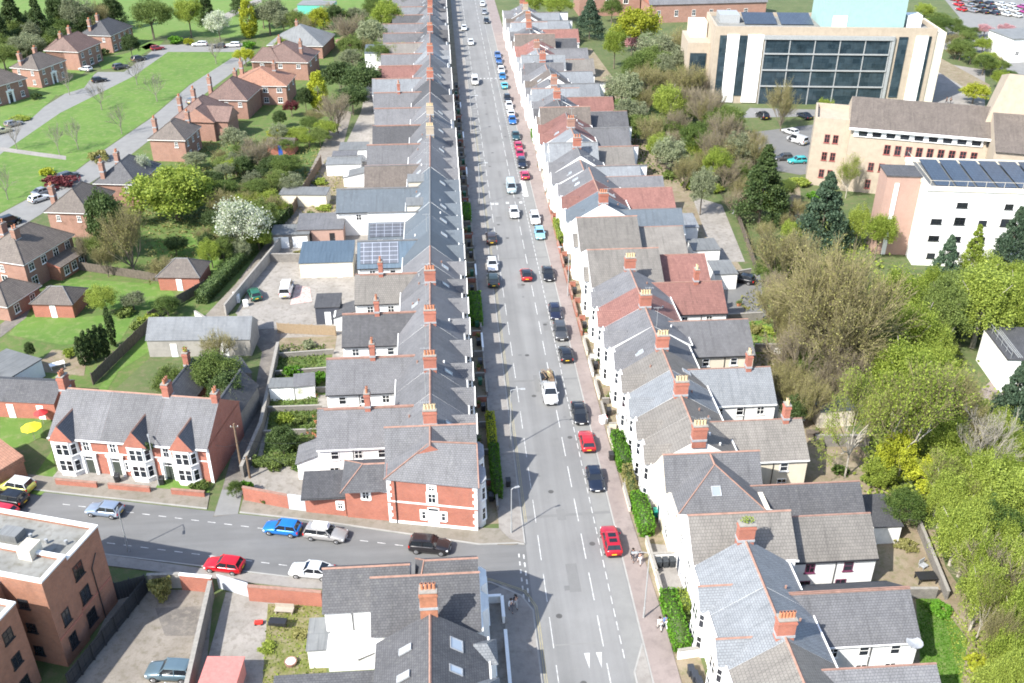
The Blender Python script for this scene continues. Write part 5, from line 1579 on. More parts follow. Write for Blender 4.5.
house('detached_house', 'brick house with red tiled roof and pale blue ground floor behind a white car', c, a, L + 1, 10, 5.3, 8.6, 'plum', 'brick', front=[(3, 1.1, 1.3, 3.2, ()), (3, 1.6, 1.7, .5, ())], doorx=None, hip=2.4, chims=((-L * .3, 1), (L * .4, 3)), group=GG,
      wings=((-L / 2 - .9, 1, -1.0, 5.4, 'x', 2.5, 0, 8.0),))
c, a, L = by_front((113, 53), (134, 43), 9)
house('detached_house', 'brick house with charcoal hipped roof and white bays at the head of the green', c, a, L, 9.5, 5.2, 8.4, 'dark', 'brick', front=[(4, 1.0, 1.2, 3.3, ()), (4, 1.6, 1.7, .5, ())], doorx=None, side=[(2, .8, 1.1, 3.2, ())], chims=((-L * .4, 2), (L * .1, 3)), group=GG)
RB = math.radians(-98.6)
sidew = [(3, .8, 1.1, 3.1, ()), (2, 1.0, 1.3, .6, ())]
c = by_corner((188, 162), 0, 1, 1, 9, 7.6, RB)
house('detached_house', 'grey-brown hipped brick house beside the lower road with its gable end in sun', c, RB, 9, 7.6, 5.0, 7.8, 'brown', 'brick', back=sidew, right=[(2, .7, 1.2, 3.2, (0,))], chims=((2, -3.2), (-3.4, 2)), group=GG)
c = by_corner((136, 184), 4.9, 1, 1, 11, 8, RB)
house('detached_house', 'brick house with charcoal hipped roof half hidden by the round lime-green tree', c, RB, 11, 8, 5.0, 8.0, 'dark', 'brick', back=sidew, right=[(2, .7, 1.2, 3.1, (0,))], chims=((4.6, -2.5), (-1, -2)), group=GG)
c = by_corner((94, 238), 0, 1, 1, 10, 7.6, RB)
house('detached_house', 'brick house with sandy hipped roof just above the large house at the left edge', c, RB, 10, 7.6, 5.0, 8.0, 'brown', 'brick', back=sidew, right=[(2, .7, 1.1, 3.1, ())], chims=((2.5, -3.4),), group=GG)
(x0, y0), (x1, y1) = g(31, 292), g(78, 262)
RC = math.atan2(y1 - y0, x1 - x0) + PI      # its east side is the back
L = math.hypot(x1 - x0, y1 - y0)
c = loc2(((x0 + x1) / 2, (y0 + y1) / 2), 0, -4.4, RC)
H = house('detached_house', 'large brick house with dark hipped roof and rear porch at the left edge', c, RC, L, 8.8, 5.1, 8.4, 'brown', 'brick', back=[(4, 1.2, 1.3, 3.2, ()), (4, 1.3, 1.6, .6, (1,))], right=[(3, .7, 1.1, 3.1, (0, 2)), (3, 1.2, 2.1, .3, (0, 2))], chims=((1.0, -2.6), (L * .2, 1.0)), group=GG, cw=(1.2, .8))
b = MB().mono(-L * .45, L * .1, 4.42, 7.0, 3.3, 2.5, 2.4, 0, 1); b.build('porch_roof', [S_BROWN, W_BRICK], H)
MB().box(-L * .44, L * .09, 4.403, 6.7, -.2, 2.4).build('porch', W_BROWN, H)
for k in range(3): window(H, -L * .36 + k * 1.9, 6.7, .6, PI, 1.2, 1.5)
c = by_corner((14, 322), 0, 1, 1, 7, 7, RC)
house('brick_annex', 'small brick annex with dark roof and bay window below the large house', c, RC, 7, 6, 2.8, 4.8, 'brown', 'brick', back=[(2, 1.1, 1.4, .7, ())], group=None, cat='annex')
# cluster of hipped houses in the middle distance
house('detached_house', 'plum-tiled brick house with a swept front gable in the close-set group', g(206, 132, 0), RB - .05, 11, 9.5, 4.6, 8.4, 'plum', 'brick', right=[(3, .9, 1.1, 3.0, ())], chims=((3.5, -3.5), (-3, -3)), wings=((2.5, 6.8, -2.5, 5.5, 'x', 0, 0, 7.6), (-1, 5.8, 2.0, 8.4, 'y', 0, 0, 7.0)), group=GG)
house('detached_house', 'dark plum hipped house behind the one with the swept gable', g(236, 112, 0), RB, 11, 10, 4.8, 8.6, 'plum', 'brick', right=[(3, .9, 1.1, 3.0, ())], chims=((3, -4.4), (-3, 0)), group=GG)
c = by_corner((286, 105), 0, 1, 1, 10, 13, RB + .05)
house('detached_house', 'wide brick house under a warm orange-brown hipped roof, dark red shrub beside it', c, RB + .05, 10, 14, 5.0, 8.2, 'warm', 'brick', right=[(4, 1.3, 1.1, 3.2, ()), (4, 1.2, 1.3, .6, ())], back=[(2, .9, 1.2, 3.2, ())], chims=((-1, 3), (-3, -6)), hip=4.4, group=GG)
house('detached_house', 'plum-roofed brick house joined to a pale glass lean-to, beyond the orange-brown roof', g(288, 74, 0), RB, 12, 15, 5.0, 8.8, 'plum', 'brick', right=[(3, 1.1, 1.1, 3.2, ())], back=[(2, 1.2, 1.2, 3.2, ())], hip=4.6, chims=((-2, -2), (2, 5)), wings=((0, 6.4, -8.2, 0, 'y', 3, 3, 8.0),), group=GG)
house('clubhouse', 'low brick clubhouse under a big pale mauve pyramid roof near the playing field', g(303, 52, 0), RB, 15, 16, 3.8, 8.2, 'felt', 'brick', right=[(4, 1.2, 1.1, 1.0, ())], hip=7.4, chims=((0, -1),), cat='clubhouse', ridge=False)
shed(*g(318, 12, 0), RB, 8, 12, 3, 'felt', flat('teal_sheet', (.1, .42, .33), .5), 'pavilion with a bright teal sheet roof at the top of the park', kind='flat', name='pavilion', doors=2)
bpy.data.objects['pavilion'].children[1].data.materials[0] = MATS['teal_sheet']
# small buildings
shed(*by_corner((75, 318), 0, 1, -1, 6.2, 5.2, -.12), -.12, 6.2, 5.2, 2.4, 'brown', W_BRICK, 'small brick garage with hipped brown roof on the long lawn', 1.7, kind='hip', name='garage')
shed(*by_corner((201, 291), 0, 1, -1, 6.6, 5.6, -.1), -.1, 6.6, 5.6, 2.5, 'brown', W_BRICK, 'brick garage with steep hipped roof and white door beside the back lane', 2.0, kind='hip', name='garage')
shed(*by_corner((58, 420), 0, 1, -1, 12, 5.6, -.16), -.16, 12, 5.6, 2.6, 'dark', W_BRICK, 'low brick garage with dark brown roof behind the gabled houses', 1.5, kind='gable', name='garage', doors=3)
shed(*by_corner((36, 468), 0, 1, 1, 5, 8, -.75), -.75, 7, 5, 2.3, 'warm', W_BROWN, 'brown-roofed lean-to garage at the left edge beside the grass strip', .8, kind='mono', name='garage')
shed(*g(8, 372, 1.5), -.5, 6.5, 6, 2.6, 'felt', TRIM, 'white framed conservatory with pale roof at the left edge', .5, kind='flat', name='conservatory', doors=3, doorm=PANE, door_w=1.7)
bpy.data.objects['conservatory'].children[1].data.materials[0] = TRIM
shed(*by_corner((150, 357), 0, -1, -1, 14.5, 5.5, -.05), -.05, 14.5, 5.5, 2.8, 'pale', W_BLOCK, 'long low stone outbuilding with pale slate roof beside the back lane', 2.2, kind='gable', name='outbuilding', doors=2)
wall_run(g(250, 346), g(249, 330), 3.4, 1.0, 'tall narrow brick pier at the end of the pale slate outbuilding', W_BRICK, name='brick_pier')
shed(*by_corner((205, 400), 0, 1, -1, 4, 6, -1.2), -1.1, 4.6, 6.5, 2.6, 'dark', W_GREY, 'small stone outhouse with dark slate roof behind the gabled houses', 1.2, name='outhouse', doors=0)
x, y = g(58, 368); o = T('garden_table', 'white garden table and bench on the earth patio', 'table', (x, y, 0), .5)
MB().box(-1, 1, -.5, .5, .7, .76).build('tabletop', TRIM, o)
for sx in (-.85, .85):
    for sy in (-.4, .4): MB().box(sx - .04, sx + .04, sy - .04, sy + .04, 0, .7).build('leg', TRIM, o)
x, y = g(120, 128 + 360)
o = T('parasol', 'yellow parasol open in the garden left of the gabled houses', 'parasol', (*g(35, 440), 0))
MB().tube((0, 0, 0), (0, 0, 2.3), .03).build('pole', METAL, o)
b = MB()
for k in range(8):
    a0, a1 = k * PI / 4, (k + 1) * PI / 4
    b.solid([(0, 0, 2.45), (math.cos(a0) * 1.25, math.sin(a0) * 1.25, 1.95), (math.cos(a1) * 1.25, math.sin(a1) * 1.25, 1.95), (0, 0, 2.4), (math.cos(a0) * 1.25, math.sin(a0) * 1.25, 1.9), (math.cos(a1) * 1.25, math.sin(a1) * 1.25, 1.9)], [(0, 1, 2), (3, 5, 4), (1, 4, 5, 2)])
b.build('canopy', flat('parasol_yellow', (.75, .62, .02), .8), o)
o = T('parasol', 'small red parasol behind the yellow one', 'parasol', (*g(44, 424), 0))
MB().tube((0, 0, 0), (0, 0, 2.2), .03).build('pole', METAL, o)
b = MB()
for k in range(8):
    a0, a1 = k * PI / 4, (k + 1) * PI / 4
    b.solid([(0, 0, 2.35), (math.cos(a0) * .9, math.sin(a0) * .9, 1.75), (math.cos(a1) * .9, math.sin(a1) * .9, 1.75), (0, 0, 2.3), (math.cos(a0) * .9, math.sin(a0) * .9, 1.7), (math.cos(a1) * .9, math.sin(a1) * .9, 1.7)], [(0, 1, 2), (3, 5, 4), (1, 4, 5, 2)])
b.build('canopy', flat('parasol_red', (.5, .03, .03), .8), o)
bin_(*g(20, 472), .3, (.02, .2, .12), 'green wheelie bin on the grass by the brown lean-to garage', None)

# ------------------------------------------------------------------ brown brick flats, lower left
NE = g(97, 525, 10.0)
RT = math.radians(-17.5)
FL = T('apartment_block', 'stepped brown brick flats with flat roofs and white parapets in the lower left corner', 'apartment block', (NE[0], NE[1], 0), RT)
def flatbox(x0, x1, y0, y1, h, nm='wall'):
    w_ = MB().box(x0, x1, y0, y1, -.3, h - .55).build(nm, W_BROWN, FL)
    MB().box(x0 + .3, x1 - .3, y0 + .3, y1 - .3, h - .545, h - .5).build('flat_roof', FLATR, w_)
    b = MB()
    for q in ((x0, x1, y1 - .3, y1), (x0, x1, y0, y0 + .3), (x0, x0 + .3, y0 + .3, y1 - .3), (x1 - .3, x1, y0 + .3, y1 - .3)): b.box(*q, h - .545, h - .2)
    b.build('parapet', W_BROWN, w_)
    b = MB()
    for q in ((x0 - .05, x1 + .05, y1 - .36, y1 + .05), (x0 - .05, x1 + .05, y0 - .05, y0 + .36), (x0 - .05, x0 + .36, y0 + .365, y1 - .365), (x1 - .36, x1 + .05, y0 + .365, y1 - .365)): b.box(*q, h - .197, h)
    b.build('coping', W_WHITE, w_)
FLATR = groundmat('roof_felt_flat', (.17, .17, .158), (.23, .23, .215), (.12, .115, .095), s1=.4, s2=1.5, fv=.15)
flatbox(-12, 0, -5.0, 0, 10)
flatbox(-9, .25, -8.5, -5.01, 10.7, 'stair_tower')
flatbox(-14, -4.2, -10.4, -8.51, 9.9)
flatbox(-14, -1.2, -24, -10.41, 9.8)
for z in (1.0, 3.9, 6.9):
    if z != 3.9: pass
    window(FL, -.0, -3.8, z, PI / 2, 1.3, 1.6, fm=BLACK)
    window(FL, -1.2, -12.2, z, PI / 2, 1.1, 1.3, fm=BLACK); window(FL, -1.2, -15.4, z, PI / 2, 1.6, 1.7, fm=BLACK); window(FL, -1.2, -18.6, z, PI / 2, 1.6, 1.7, fm=BLACK)
    window(FL, -2.4, -8.5, z, 0, 1.0, 1.1, fm=BLACK)
window(FL, .25, -7.0, 1.2, PI / 2, 1.0, 1.6, fm=BLACK); window(FL, .25, -7.0, 4.2, PI / 2, 1.0, 1.6, fm=BLACK)
MB().box(.253, .31, -8.45, -5.05, 3.35, 3.55).box(.003, .06, -4.95, -.05, 3.35, 3.55).build('brick_course', W_BRICK, FL)
MB().tube((.08, -2.2, 0), (.08, -2.2, 6.5), .05, n=6).tube((.08, -2.2, 6.5), (.08, -1.2, 7.6), .05, n=6).build('drainpipe', BLACK, FL)
MB().box(-4.0, -2.6, -6.0, -4.4, 10.0, 11.4).build('vent_housing', W_CREAM, FL)
MB().box(-10.5, -9.3, -6, -4.2, 9.5, 11.3).build('roof_stack', W_BROWN, FL)
for k in range(5): MB().tube((-1.6 - k * 1.9, -2.6 - .3 * (k % 2), 9.46), (-1.6 - k * 1.9, -2.6 - .3 * (k % 2), 10.0), .16, .16, 8).build('roof_vent', METAL, FL)
MB().box(-8.2, -6.2, -3.6, -2.2, 9.46, 10.3).build('roof_hatch', FELT, FL)
# dark palisade fence beside the flats, lot walls
DK = flat('dark_fence', (.028, .03, .034), .6)
fence_run(g(118, 600), g(148, 592), 2.3, 'dark metal fence across the yard end by the side road', DK)
fence_run(g(148, 592), g(70, 690), 2.0, 'long dark metal fence between the flats and the car lot', DK)
wall_run(g(150, 588), g(183, 587), 1.8, .3, 'shaded grey wall at the back of the pavement beside the dark fence', W_BLOCK)
wall_run(g(183, 589), g(214, 592), 2.0, .3, 'sunlit orange brick wall at the head of the car lot', W_BRICK, capm=TRIM)
wall_run(g(250, 600), g(323, 606), 1.9, .3, 'long orange brick wall beside the pavement behind the grassy lot', W_BRICK, capm=RIDGE)
wall_run(g(213, 596), g(190, 700), 2.0, .35, 'long rubble wall on the left of the narrow passage', W_GREY)
wall_run(g(219, 588), g(250, 597), 1.9, .06, 'pale grey gate between the passage and the brick wall', flat('gate_pale', (.45, .47, .5), .6), name='yard_gate', cat='gate', cap=False)
shed(*g(223, 693), -.08, 3.2, 4.4, 2.0, 'red', flat('pink_paint', (.5, .2, .18), .7), 'faded pink-red shed with a flat top at the bottom edge', kind='flat', doors=1)
bpy.data.objects['shed'].children[1].data.materials[0] = flat('faded_red', (.45, .16, .14), .7, var=.15)
x, y = g(283, 622)
for kx, c_, lab in ((0, (.32, .28, .23), 'pale garden bench on the rough grass'),):
    o = T('garden_bench', lab, 'bench', (x, y + 1.2, 0), -.15)
    MB().box(-.95, .95, -.3, .3, .42, .5).build('seat', flat('bench_pale', c_), o); MB().box(-.95, .95, .3, .36, .5, .95).build('backrest', flat('bench_pale', c_), o)
    for sx in (-.8, .8): MB().box(sx - .05, sx + .05, -.25, .25, 0, .42).build('leg', flat('bench_pale', c_), o)
o = T('barbecue', 'black barbecue trolley below the garden bench', 'barbecue', (x - .3, y - .8, 0), -.15)
MB().box(-.85, .85, -.4, .4, .7, 1.05).build('body', BLACK, o)
for sx in (-.7, .7):
    for sy in (-.3, .3): MB().tube((sx, sy, 0), (sx, sy, .7), .03, n=6).build('leg', BLACK, o)
o = T('fire_pit', 'small round orange fire pit on the rough grass', 'fire pit', (*g(291, 664), 0))
MB().tube((0, 0, 0), (0, 0, .4), .5, .6, 12).build('bowl', RIDGE, o); MB().tube((0, 0, .405), (0, 0, .41), .45, .45, 12).build('ash', TRIM, o)
o = T('toy', 'bright red plastic toy lying in the gravel lot', 'toy', (*g(259, 624), 0))
MB().box(-.4, .4, -.2, .2, .1, .35).build('body', flat('toy_red', (.6, .03, .02)), o)
for sx in (-.3, .3): MB().tube((sx, -.24, .1), (sx, .24, .1), .1, n=8).build('wheel', BLACK, o)

# ------------------------------------------------------------------ office with the glass front
GLS = roofmat('curtain_glass', (.012, .022, .03), (.03, .045, .055), row=1.15, wid=1.9, mort=2.2, patch=.6, lich=(.05, .07, .08), rough=.06)
(x0, y0), (x1, y1) = g(716, 28, 18.5), g(938, 30, 18.5)
RO = math.atan2(y1 - y0, x1 - x0); LO = math.hypot(x1 - x0, y1 - y0)
OF = T('office_building', 'large modern office with a dark glass front, pale stone frame and solar panels on top', 'office', (x0, y0, 0), RO)
DO = 17
MB().box(0, LO, 0, DO, -1, 17.9).build('wall', W_STONE, OF)
MB().box(.6, LO - .6, .6, DO - .6, 17.903, 18.0).build('flat_roof', FLATR, OF)
b = MB()
for q in ((0, LO, -.003, .5), (0, LO, DO - .5, DO), (0, .5, .505, DO - .505), (LO - .5, LO, .505, DO - .505)): b.box(*q, 17.905, 18.9)
b.build('parapet', W_STONE, OF)
def fx(px): return (px - 716) / (938 - 716) * LO
gl = MB().box(fx(767), fx(893), -.35, -.002, 0, 16.6).build('glass_front', GLS, OF)
b = MB()
for z in (4.4, 8.4, 12.4): b.box(fx(767), fx(893), -.7, -.36, z, z + .3)
for t in range(6): xx = fx(767) + (fx(893) - fx(767)) * t / 5; b.box(xx - .12, xx + .12, -.5, -.355, 0, 16.6)
b.box(fx(765), fx(896), -.75, -.36, 16.0, 17.0)
b.build('mullion', METAL, gl)
for xa, xb in ((721, 728), (741, 749), (901, 910)):
    MB().box(fx(xa), fx(xb), -.2, -.002, 2.0, 16.8).build('glass_strip', GLS, OF)
for xa, xb in ((728.4, 740.6), (749.4, 765), (918, 930)):
    for z in range(4): MB().box(fx(xa), fx(xb), -.3, -.002, .3 + z * 4.2, .3 + z * 4.2 + 4.1).build('white_panel', TRIM, OF)
for xa, xb in ((894, 897),): MB().box(fx(xa), fx(xb), -.6, -.002, 0, 16.9).build('steel_fin', METAL, OF)
MB().box(fx(930.3), fx(933), -.25, -.002, .3, 17).build('glass_strip', GLS, OF)
MB().box(LO + .01, LO + 2.4, .3, DO, -1, 17.8).build('side_wing', W_CREAM, OF)
MB().box(4, LO - 14, DO + .01, DO + 22, -1, 14).build('rear_block', W_STONE, OF)
for xx, w_ in ((8, 8), (17, 8)):
    s_ = MB().solid([(xx, 6, 18.2), (xx + w_, 6, 18.2), (xx + w_, 13, 19.6), (xx, 13, 19.6), (xx, 6, 18.3), (xx + w_, 6, 18.3), (xx + w_, 13, 19.7), (xx, 13, 19.7)], [(3, 2, 1, 0), (4, 5, 6, 7), (0, 1, 5, 4), (1, 2, 6, 5), (2, 3, 7, 6), (3, 0, 4, 7)]).build('solar_panel', SOLARB, OF)
for xx, w_ in ((9, 14), (25, 10)):
    MB().solid([(xx, 20, 14.1), (xx + w_, 20, 14.1), (xx + w_, 27, 15.6), (xx, 27, 15.6), (xx, 20, 14.2), (xx + w_, 20, 14.2), (xx + w_, 27, 15.7), (xx, 27, 15.7)], [(3, 2, 1, 0), (4, 5, 6, 7), (0, 1, 5, 4), (1, 2, 6, 5), (2, 3, 7, 6), (3, 0, 4, 7)]).build('solar_panel', SOLARB, OF)
MB().box(2, 7, 8, 14, 18, 20).build('roof_plant', METAL, OF)
MB().box(LO - 6, LO - 2.5, 5, 9, 18, 20.8).build('roof_plant', TRIM, OF)
MB().box(-5.6, -.01, 6, 20, -1, 13.5).build('side_wing', W_STONE, OF)
MB().box(-4.9, -.8, 5.8, 5.997, 2, 11).build('glass_strip', GLS, OF)
MB().box(-4.6, -.3, 12, 18, 13.505, 17.3).build('roof_plant', W_CREAM, OF)
# pale teal hall and slate-roofed brick hall beyond
x, y = g(866, 22, 8)
MINT = wallmat('mint_cladding', (.24, .36, .345), stain=.1)
o = T('sports_hall', 'pale mint clad hall rising behind the front of the glass office', 'hall', (x, y, 0), RO)
o.location = (*loc2((x0, y0), fx(826), 4, RO), 0)
MB().box(0, fx(909) - fx(826), 0, 11.5, 17.95, 25.5).build('wall', MINT, o); MB().box(-.3, fx(909) - fx(826) + .3, -.3, 11.8, 25.503, 26).build('roof', [FELT, MINT], o)
MB().box(2.5, 6.0, -.15, -.003, 18.2, 20.8).build('door', TRIM, o)
x, y = g(690, 22, 0)
o = T('brick_hall', 'red brick hall with a broad slate roof at the top of the picture', 'hall', (x, y, 0), .05)
MB().box(-14, 26, 0, 16, -1, 6).build('wall', W_OLDB, o); b = MB(); b.prism(-14.4, 26.4, -.4, 16.4, 5.9, 11, 'x', 0, 0, 0, 1, 2); b.build('roof', [S_GREY, W_BRICK, RIDGE], o)
for k in range(6): window(o, -11 + k * 6, 0, 2, 0, 1.2, 2)
x, y = g(605, 16, 0)
o = T('brick_hall', 'tall pinkish brick building partly hidden by the yellow-green conifers', 'building', (x, y, 0), .02)
MB().box(-9, 12, 0, 14, -1, 9).build('wall', W_OLDB, o); b = MB(); b.prism(-9.3, 12.3, -.3, 14.3, 8.9, 12, 'x', 0, 0, 0, 1, 2); b.build('roof', [S_PLUM, W_BRICK, RIDGE], o)
for k in range(3): window(o, -5 + k * 6, 0, 4, 0, 1.6, 3, surround=W_CREAM)

# ------------------------------------------------------------------ stone building with the brown roof
(x0, y0), (x1, y1) = g(815, 122, 13.4), g(985, 136, 13.4)
RS = math.atan2(y1 - y0, x1 - x0); LS = math.hypot(x1 - x0, y1 - y0)
ST = T('college_building', 'pale stone building with a long brown tiled roof and rows of red-framed windows', 'building', (x0, y0, 0), RS)
RFR = flat('red_frame', (.3, .08, .07), .5)
fs = lambda px: (px - 815) / (985 - 815) * LS
wx = fs(853)
MB().box(0, wx - .01, 1.5, 12, -1, 13.0).build('tower_wall', W_STONE, ST)
b = MB()
for q in ((0, wx - .01, 1.5, 1.9), (0, wx - .01, 11.6, 12), (0, .4, 1.905, 11.595), (wx - .41, wx - .01, 1.905, 11.595)): b.box(*q, 13.003, 13.9)
b.build('parapet', W_STONE, ST)
MB().box(wx, LS + 1, 0, 15, -1, 13.2).build('wall', W_STONE, ST)
b = MB(); b.prism(wx - .4, LS + 1.3, -.8, 15.5, 13.1, 17.0, 'x', 0, 0, 0, 1); b.box(wx - .4, LS + 1.3, -1.0, -.81, 12.75, 13.15, 3); b.build('roof', [S_BROWN, W_STONE, RIDGE, TRIM], ST)
MB().box(wx + .6, LS, -.25, -.003, 11.3, 12.7).build('fascia', TRIM, ST)
for k in range(11): MB().box(wx + 1.5 + k * 2.55, wx + 3.1 + k * 2.55, -.3, -.255, 11.5, 12.4).build('window', PANE, ST)
for k in range(9): window(ST, fs(893) + k * 1.95, 0, 8.2, 0, 1.15, 1.9, fm=RFR)
for k in range(8): window(ST, fs(880) + k * 1.95, 0, 4.6, 0, 1.05, 1.7, fm=RFR)
for k in range(4): window(ST, fs(880) + k * 3.2, 0, 1.0, 0, 1.0, 1.8, fm=RFR)
for z in (9.0, 5.4, 1.8):
    for xx in (2.8, 4.4): window(ST, xx, 1.5, z, 0, 1.0, 1.7, fm=RFR)
MB().box(LS + 1.01, LS + 26, -7, 14, -1, 13).build('side_wing', W_STONE, ST)
b = MB(); b.prism(LS + 1.02, LS + 26, -7.5, 14.3, 12.9, 17, 'x', 0, 0, 0, 1); b.build('side_wing_roof', [S_BROWN, W_STONE], ST)
b = MB(); b.solid([(LS - .5, 3, 13), (LS + 24, 3, 13), (LS + 24, 14, 13), (LS + 1, 14, 13), (LS + 2.5, 5, 24), (LS + 24, 6, 22.5), (LS + 24, 13, 22), (LS + 2.5, 12, 22)], [(3, 2, 1, 0), (4, 5, 6, 7), (0, 1, 5, 4), (1, 2, 6, 5), (2, 3, 7, 6), (3, 0, 4, 7)], [0, 1, 0, 0, 0, 0])
b.build('roof_turret', [W_STONE, S_TAN], ST)
for k in range(2): window(ST, LS + 9 + k * 2.2, 3.9, 18, RND.uniform(-.02, .02), 1.4, 1.0)

# ------------------------------------------------------------------ white building with solar roof, pink stair block
(x0, y0), (x1, y1) = g(929, 187, 14), g(1024, 190, 14)
RW = math.atan2(y1 - y0, x1 - x0)
WB = T('college_building', 'white rendered building with rows of dark windows and a solar panel roof', 'building', (x0, y0, 0), RW)
MB().box(0, 32, 0, 14, -1, 13.4).build('wall', W_WHITE, WB)
MB().box(.5, 31.5, .5, 13.5, 13.403, 13.5).build('flat_roof', FELT, WB)
b = MB()
for q in ((-.2, 32.2, -.2, .3), (-.2, 32.2, 13.7, 14.2), (-.2, .3, .305, 13.695), (31.7, 32.2, .305, 13.695)): b.box(*q, 13.41, 14.1)
for t in range(12):
    b.tube((.2 + t * 2.9, .1, 14.1), (.2 + t * 2.9, .1, 15.1), .03, n=5)
b.tube((0, .1, 15.1), (32, .1, 15.1), .03, n=5); b.tube((.1, .1, 15.1), (.1, 14, 15.1), .03, n=5)
b.build('parapet', W_CREAM, WB)
for k in range(9):
    xx = 1.6 + k * 3.3
    MB().solid([(xx, 1.5, 13.7), (xx + 2.9, 1.5, 13.7), (xx + 2.9, 12.5, 14.3), (xx, 12.5, 14.3), (xx, 1.5, 13.8), (xx + 2.9, 1.5, 13.8), (xx + 2.9, 12.5, 14.4), (xx, 12.5, 14.4)], [(3, 2, 1, 0), (4, 5, 6, 7), (0, 1, 5, 4), (1, 2, 6, 5), (2, 3, 7, 6), (3, 0, 4, 7)]).build('solar_panel', SOLARB, WB)
for r_, z in enumerate((10.6, 7.6, 4.6, 1.4)):
    for k in range(7):
        if (r_, k) in ((0, 0), (0, 2)): continue
        window(WB, 2.2 + k * 3.7 + .2 * r_, 0, z, 0, 1.7 if (k + r_) % 3 else 1.3, 1.3 if (k * r_) % 2 else .9, bars=1, fm=BLACK)
MB().box(-5.6, -.01, 4, 9, -1, 14.2).build('stair_block', W_PINK, WB)
MB().box(-5.8, -.01, 3.8, 9.2, 14.203, 14.4).build('stair_block_roof', S_DARK, WB)
MB().box(-4.2, -3.5, 3.85, 3.997, 0, 13).build('white_panel', TRIM, WB)
# flat-roofed white block at the right edge
(x0, y0) = g(985, 327, 5.4)
o = T('workshop', 'white block with flat grey railed roof at the right edge beyond the trees', 'building', (x0, y0, 0), -.12)
MB().box(0, 16, -8.5, 0, -.3, 5.2).build('wall', W_WHITE, o)
MB().box(-.2, 16.2, -8.7, .2, 5.203, 5.4).build('flat_roof', S_DARK, o)
b = MB()
for t in range(6): b.tube((.3, -8.4 + t * 1.65, 5.4), (.3, -8.4 + t * 1.65, 6.4), .03, n=5)
b.tube((.3, -8.4, 6.4), (.3, -.1, 6.4), .03, n=5).tube((.3, -8.4, 5.9), (.3, -.1, 5.9), .03, n=5)
for t in range(3): b.tube((1.3 + t * .25, -8.4, 5.5), (1.3 + t * .25, -.1, 5.5), .05, n=5)
b.build('railing', METAL, o)
x, y = g(1024, 62, 0)
o = T('white_block', 'small white flat building with a pale forecourt at the right edge near the top', 'building', (x, y, 0), .1)
MB().box(-5, 12, 0, 12, -1, 6.5).build('wall', W_WHITE, o); MB().box(-5.2, 12.2, -.2, 12.2, 6.503, 6.8).build('roof', FELT, o)
for k in range(3): window(o, -3 + k * 3, 0, 2, 0, 1.2, 1.2)
# ------------------------------------------------------------------ yards, walls, fences, hedges
# left back lane walls and yard pieces
wall_run(g(243, 478), g(262, 434), 1.7, .35, 'old stone wall along the right of the dark lane, lower part', W_GREY)
wall_run(g(262, 434), g(279, 352), 1.6, .35, 'old stone wall along the right of the dark lane, upper part', W_GREY)
wall_run(g(226, 316), g(262, 272), 1.9, .25, 'pale block wall around the yard with the white van', W_BLOCK)
wall_run(g(262, 272), g(283, 246), 1.9, .25, 'grey block wall climbing from the van yard towards the white garage', W_BLOCK)
wall_run(g(212, 328), g(196, 318), 1.2, .25, 'short white wall at the foot of the bright lane', W_WHITE)
wall_run(g(270, 262), g(318, 262), 1.5, .25, 'mossy stone wall across the yard above the van', W_GREY)
fence_run(g(278, 333), g(336, 336), 1.7, 'new timber fence panels below the van yard', flat('new_wood', (.27, .2, .125), .9))
fence_run(g(294, 214), g(322, 165), 2.2, 'long brown fence on the left of the bright lane', WOOD)
fence_run(g(220, 260), g(290, 218), 1.8, 'shaded dark fence at the foot of the tall hedge by the lane', WOODG)
fence_run(g(150, 322), g(206, 290), 1.8, 'dark slatted fence along the garden beside the lane', WOODG)
fence_run(g(94, 385), g(150, 330), 1.9, 'dark fence behind the row of cypresses', WOODG)
fence_run(g(78, 270), g(160, 282), 1.6, 'grey-brown fence across the top of the long lawn', WOODG)
(hx0, hy0), (hx1, hy1) = g(254, 466), g(318, 464)
hedge(hx0, hx1, hy0 - .5, hy0 + .5, 1.2, 'leafy hedge dividing the concrete yard from the rear gardens', 'green')
for k, (p, q) in enumerate((((264, 436), (318, 434)), ((268, 412), (322, 410)), ((272, 395), (326, 392)), ((276, 376), (330, 372)), ((280, 358), (334, 354)))):
    wall_run(g(*p), g(*q), .75, .2, f'low garden wall between the rear gardens, {nth(k + 1)} up from the concrete yard', W_GREY, group='walls between the rear gardens')
shed(*g(284, 396), 0, 3.2, 2.2, 2.0, 'felt', TRIM, 'white-doored garden shed with flat roof beside the yellow bush', kind='flat', doors=2)
shed(*g(306, 394), .1, 2.6, 2.4, 2.0, 'grey', W_WHITE, 'small white shed with tilted grey roof next to the slate wing', .5, kind='mono', doors=0)
shed(*g(293, 243), 0, 6.5, 4.2, 2.5, 'felt', W_GREY, 'double garage with two white doors opening on the upper yard', kind='flat', doors=2, door_w=2.6, name='garage')
shed(*g(268 + 55, 238), 0, 8.0, 5.4, 2.8, 'grey', W_PINK, 'slate-roofed outbuilding with pink end wall below the tall white wall', .9, kind='mono', doors=2, name='outbuilding', doorm=BLACK)
shed(*g(306, 203), -.1, 9.0, 4, 2.4, 'felt', W_CREAM, 'pale flat-roofed lock-up half covered by a green shrub', kind='flat', doors=0, name='lock_up')
shed(*g(329, 269), 0, 8.6, 6.4, 2.7, 'seam', W_CREAM, 'wide blue metal-roofed extension beside the solar-panelled wing', 1.0, kind='mono', doors=2, name='extension')
shed(*g(330, 318), 0, 3.6, 4.0, 2.9, 'dark', flat('charcoal_clad', (.05, .055, .07), .7), 'charcoal clad garden room with one white window door', .3, kind='mono', name='garden_room')
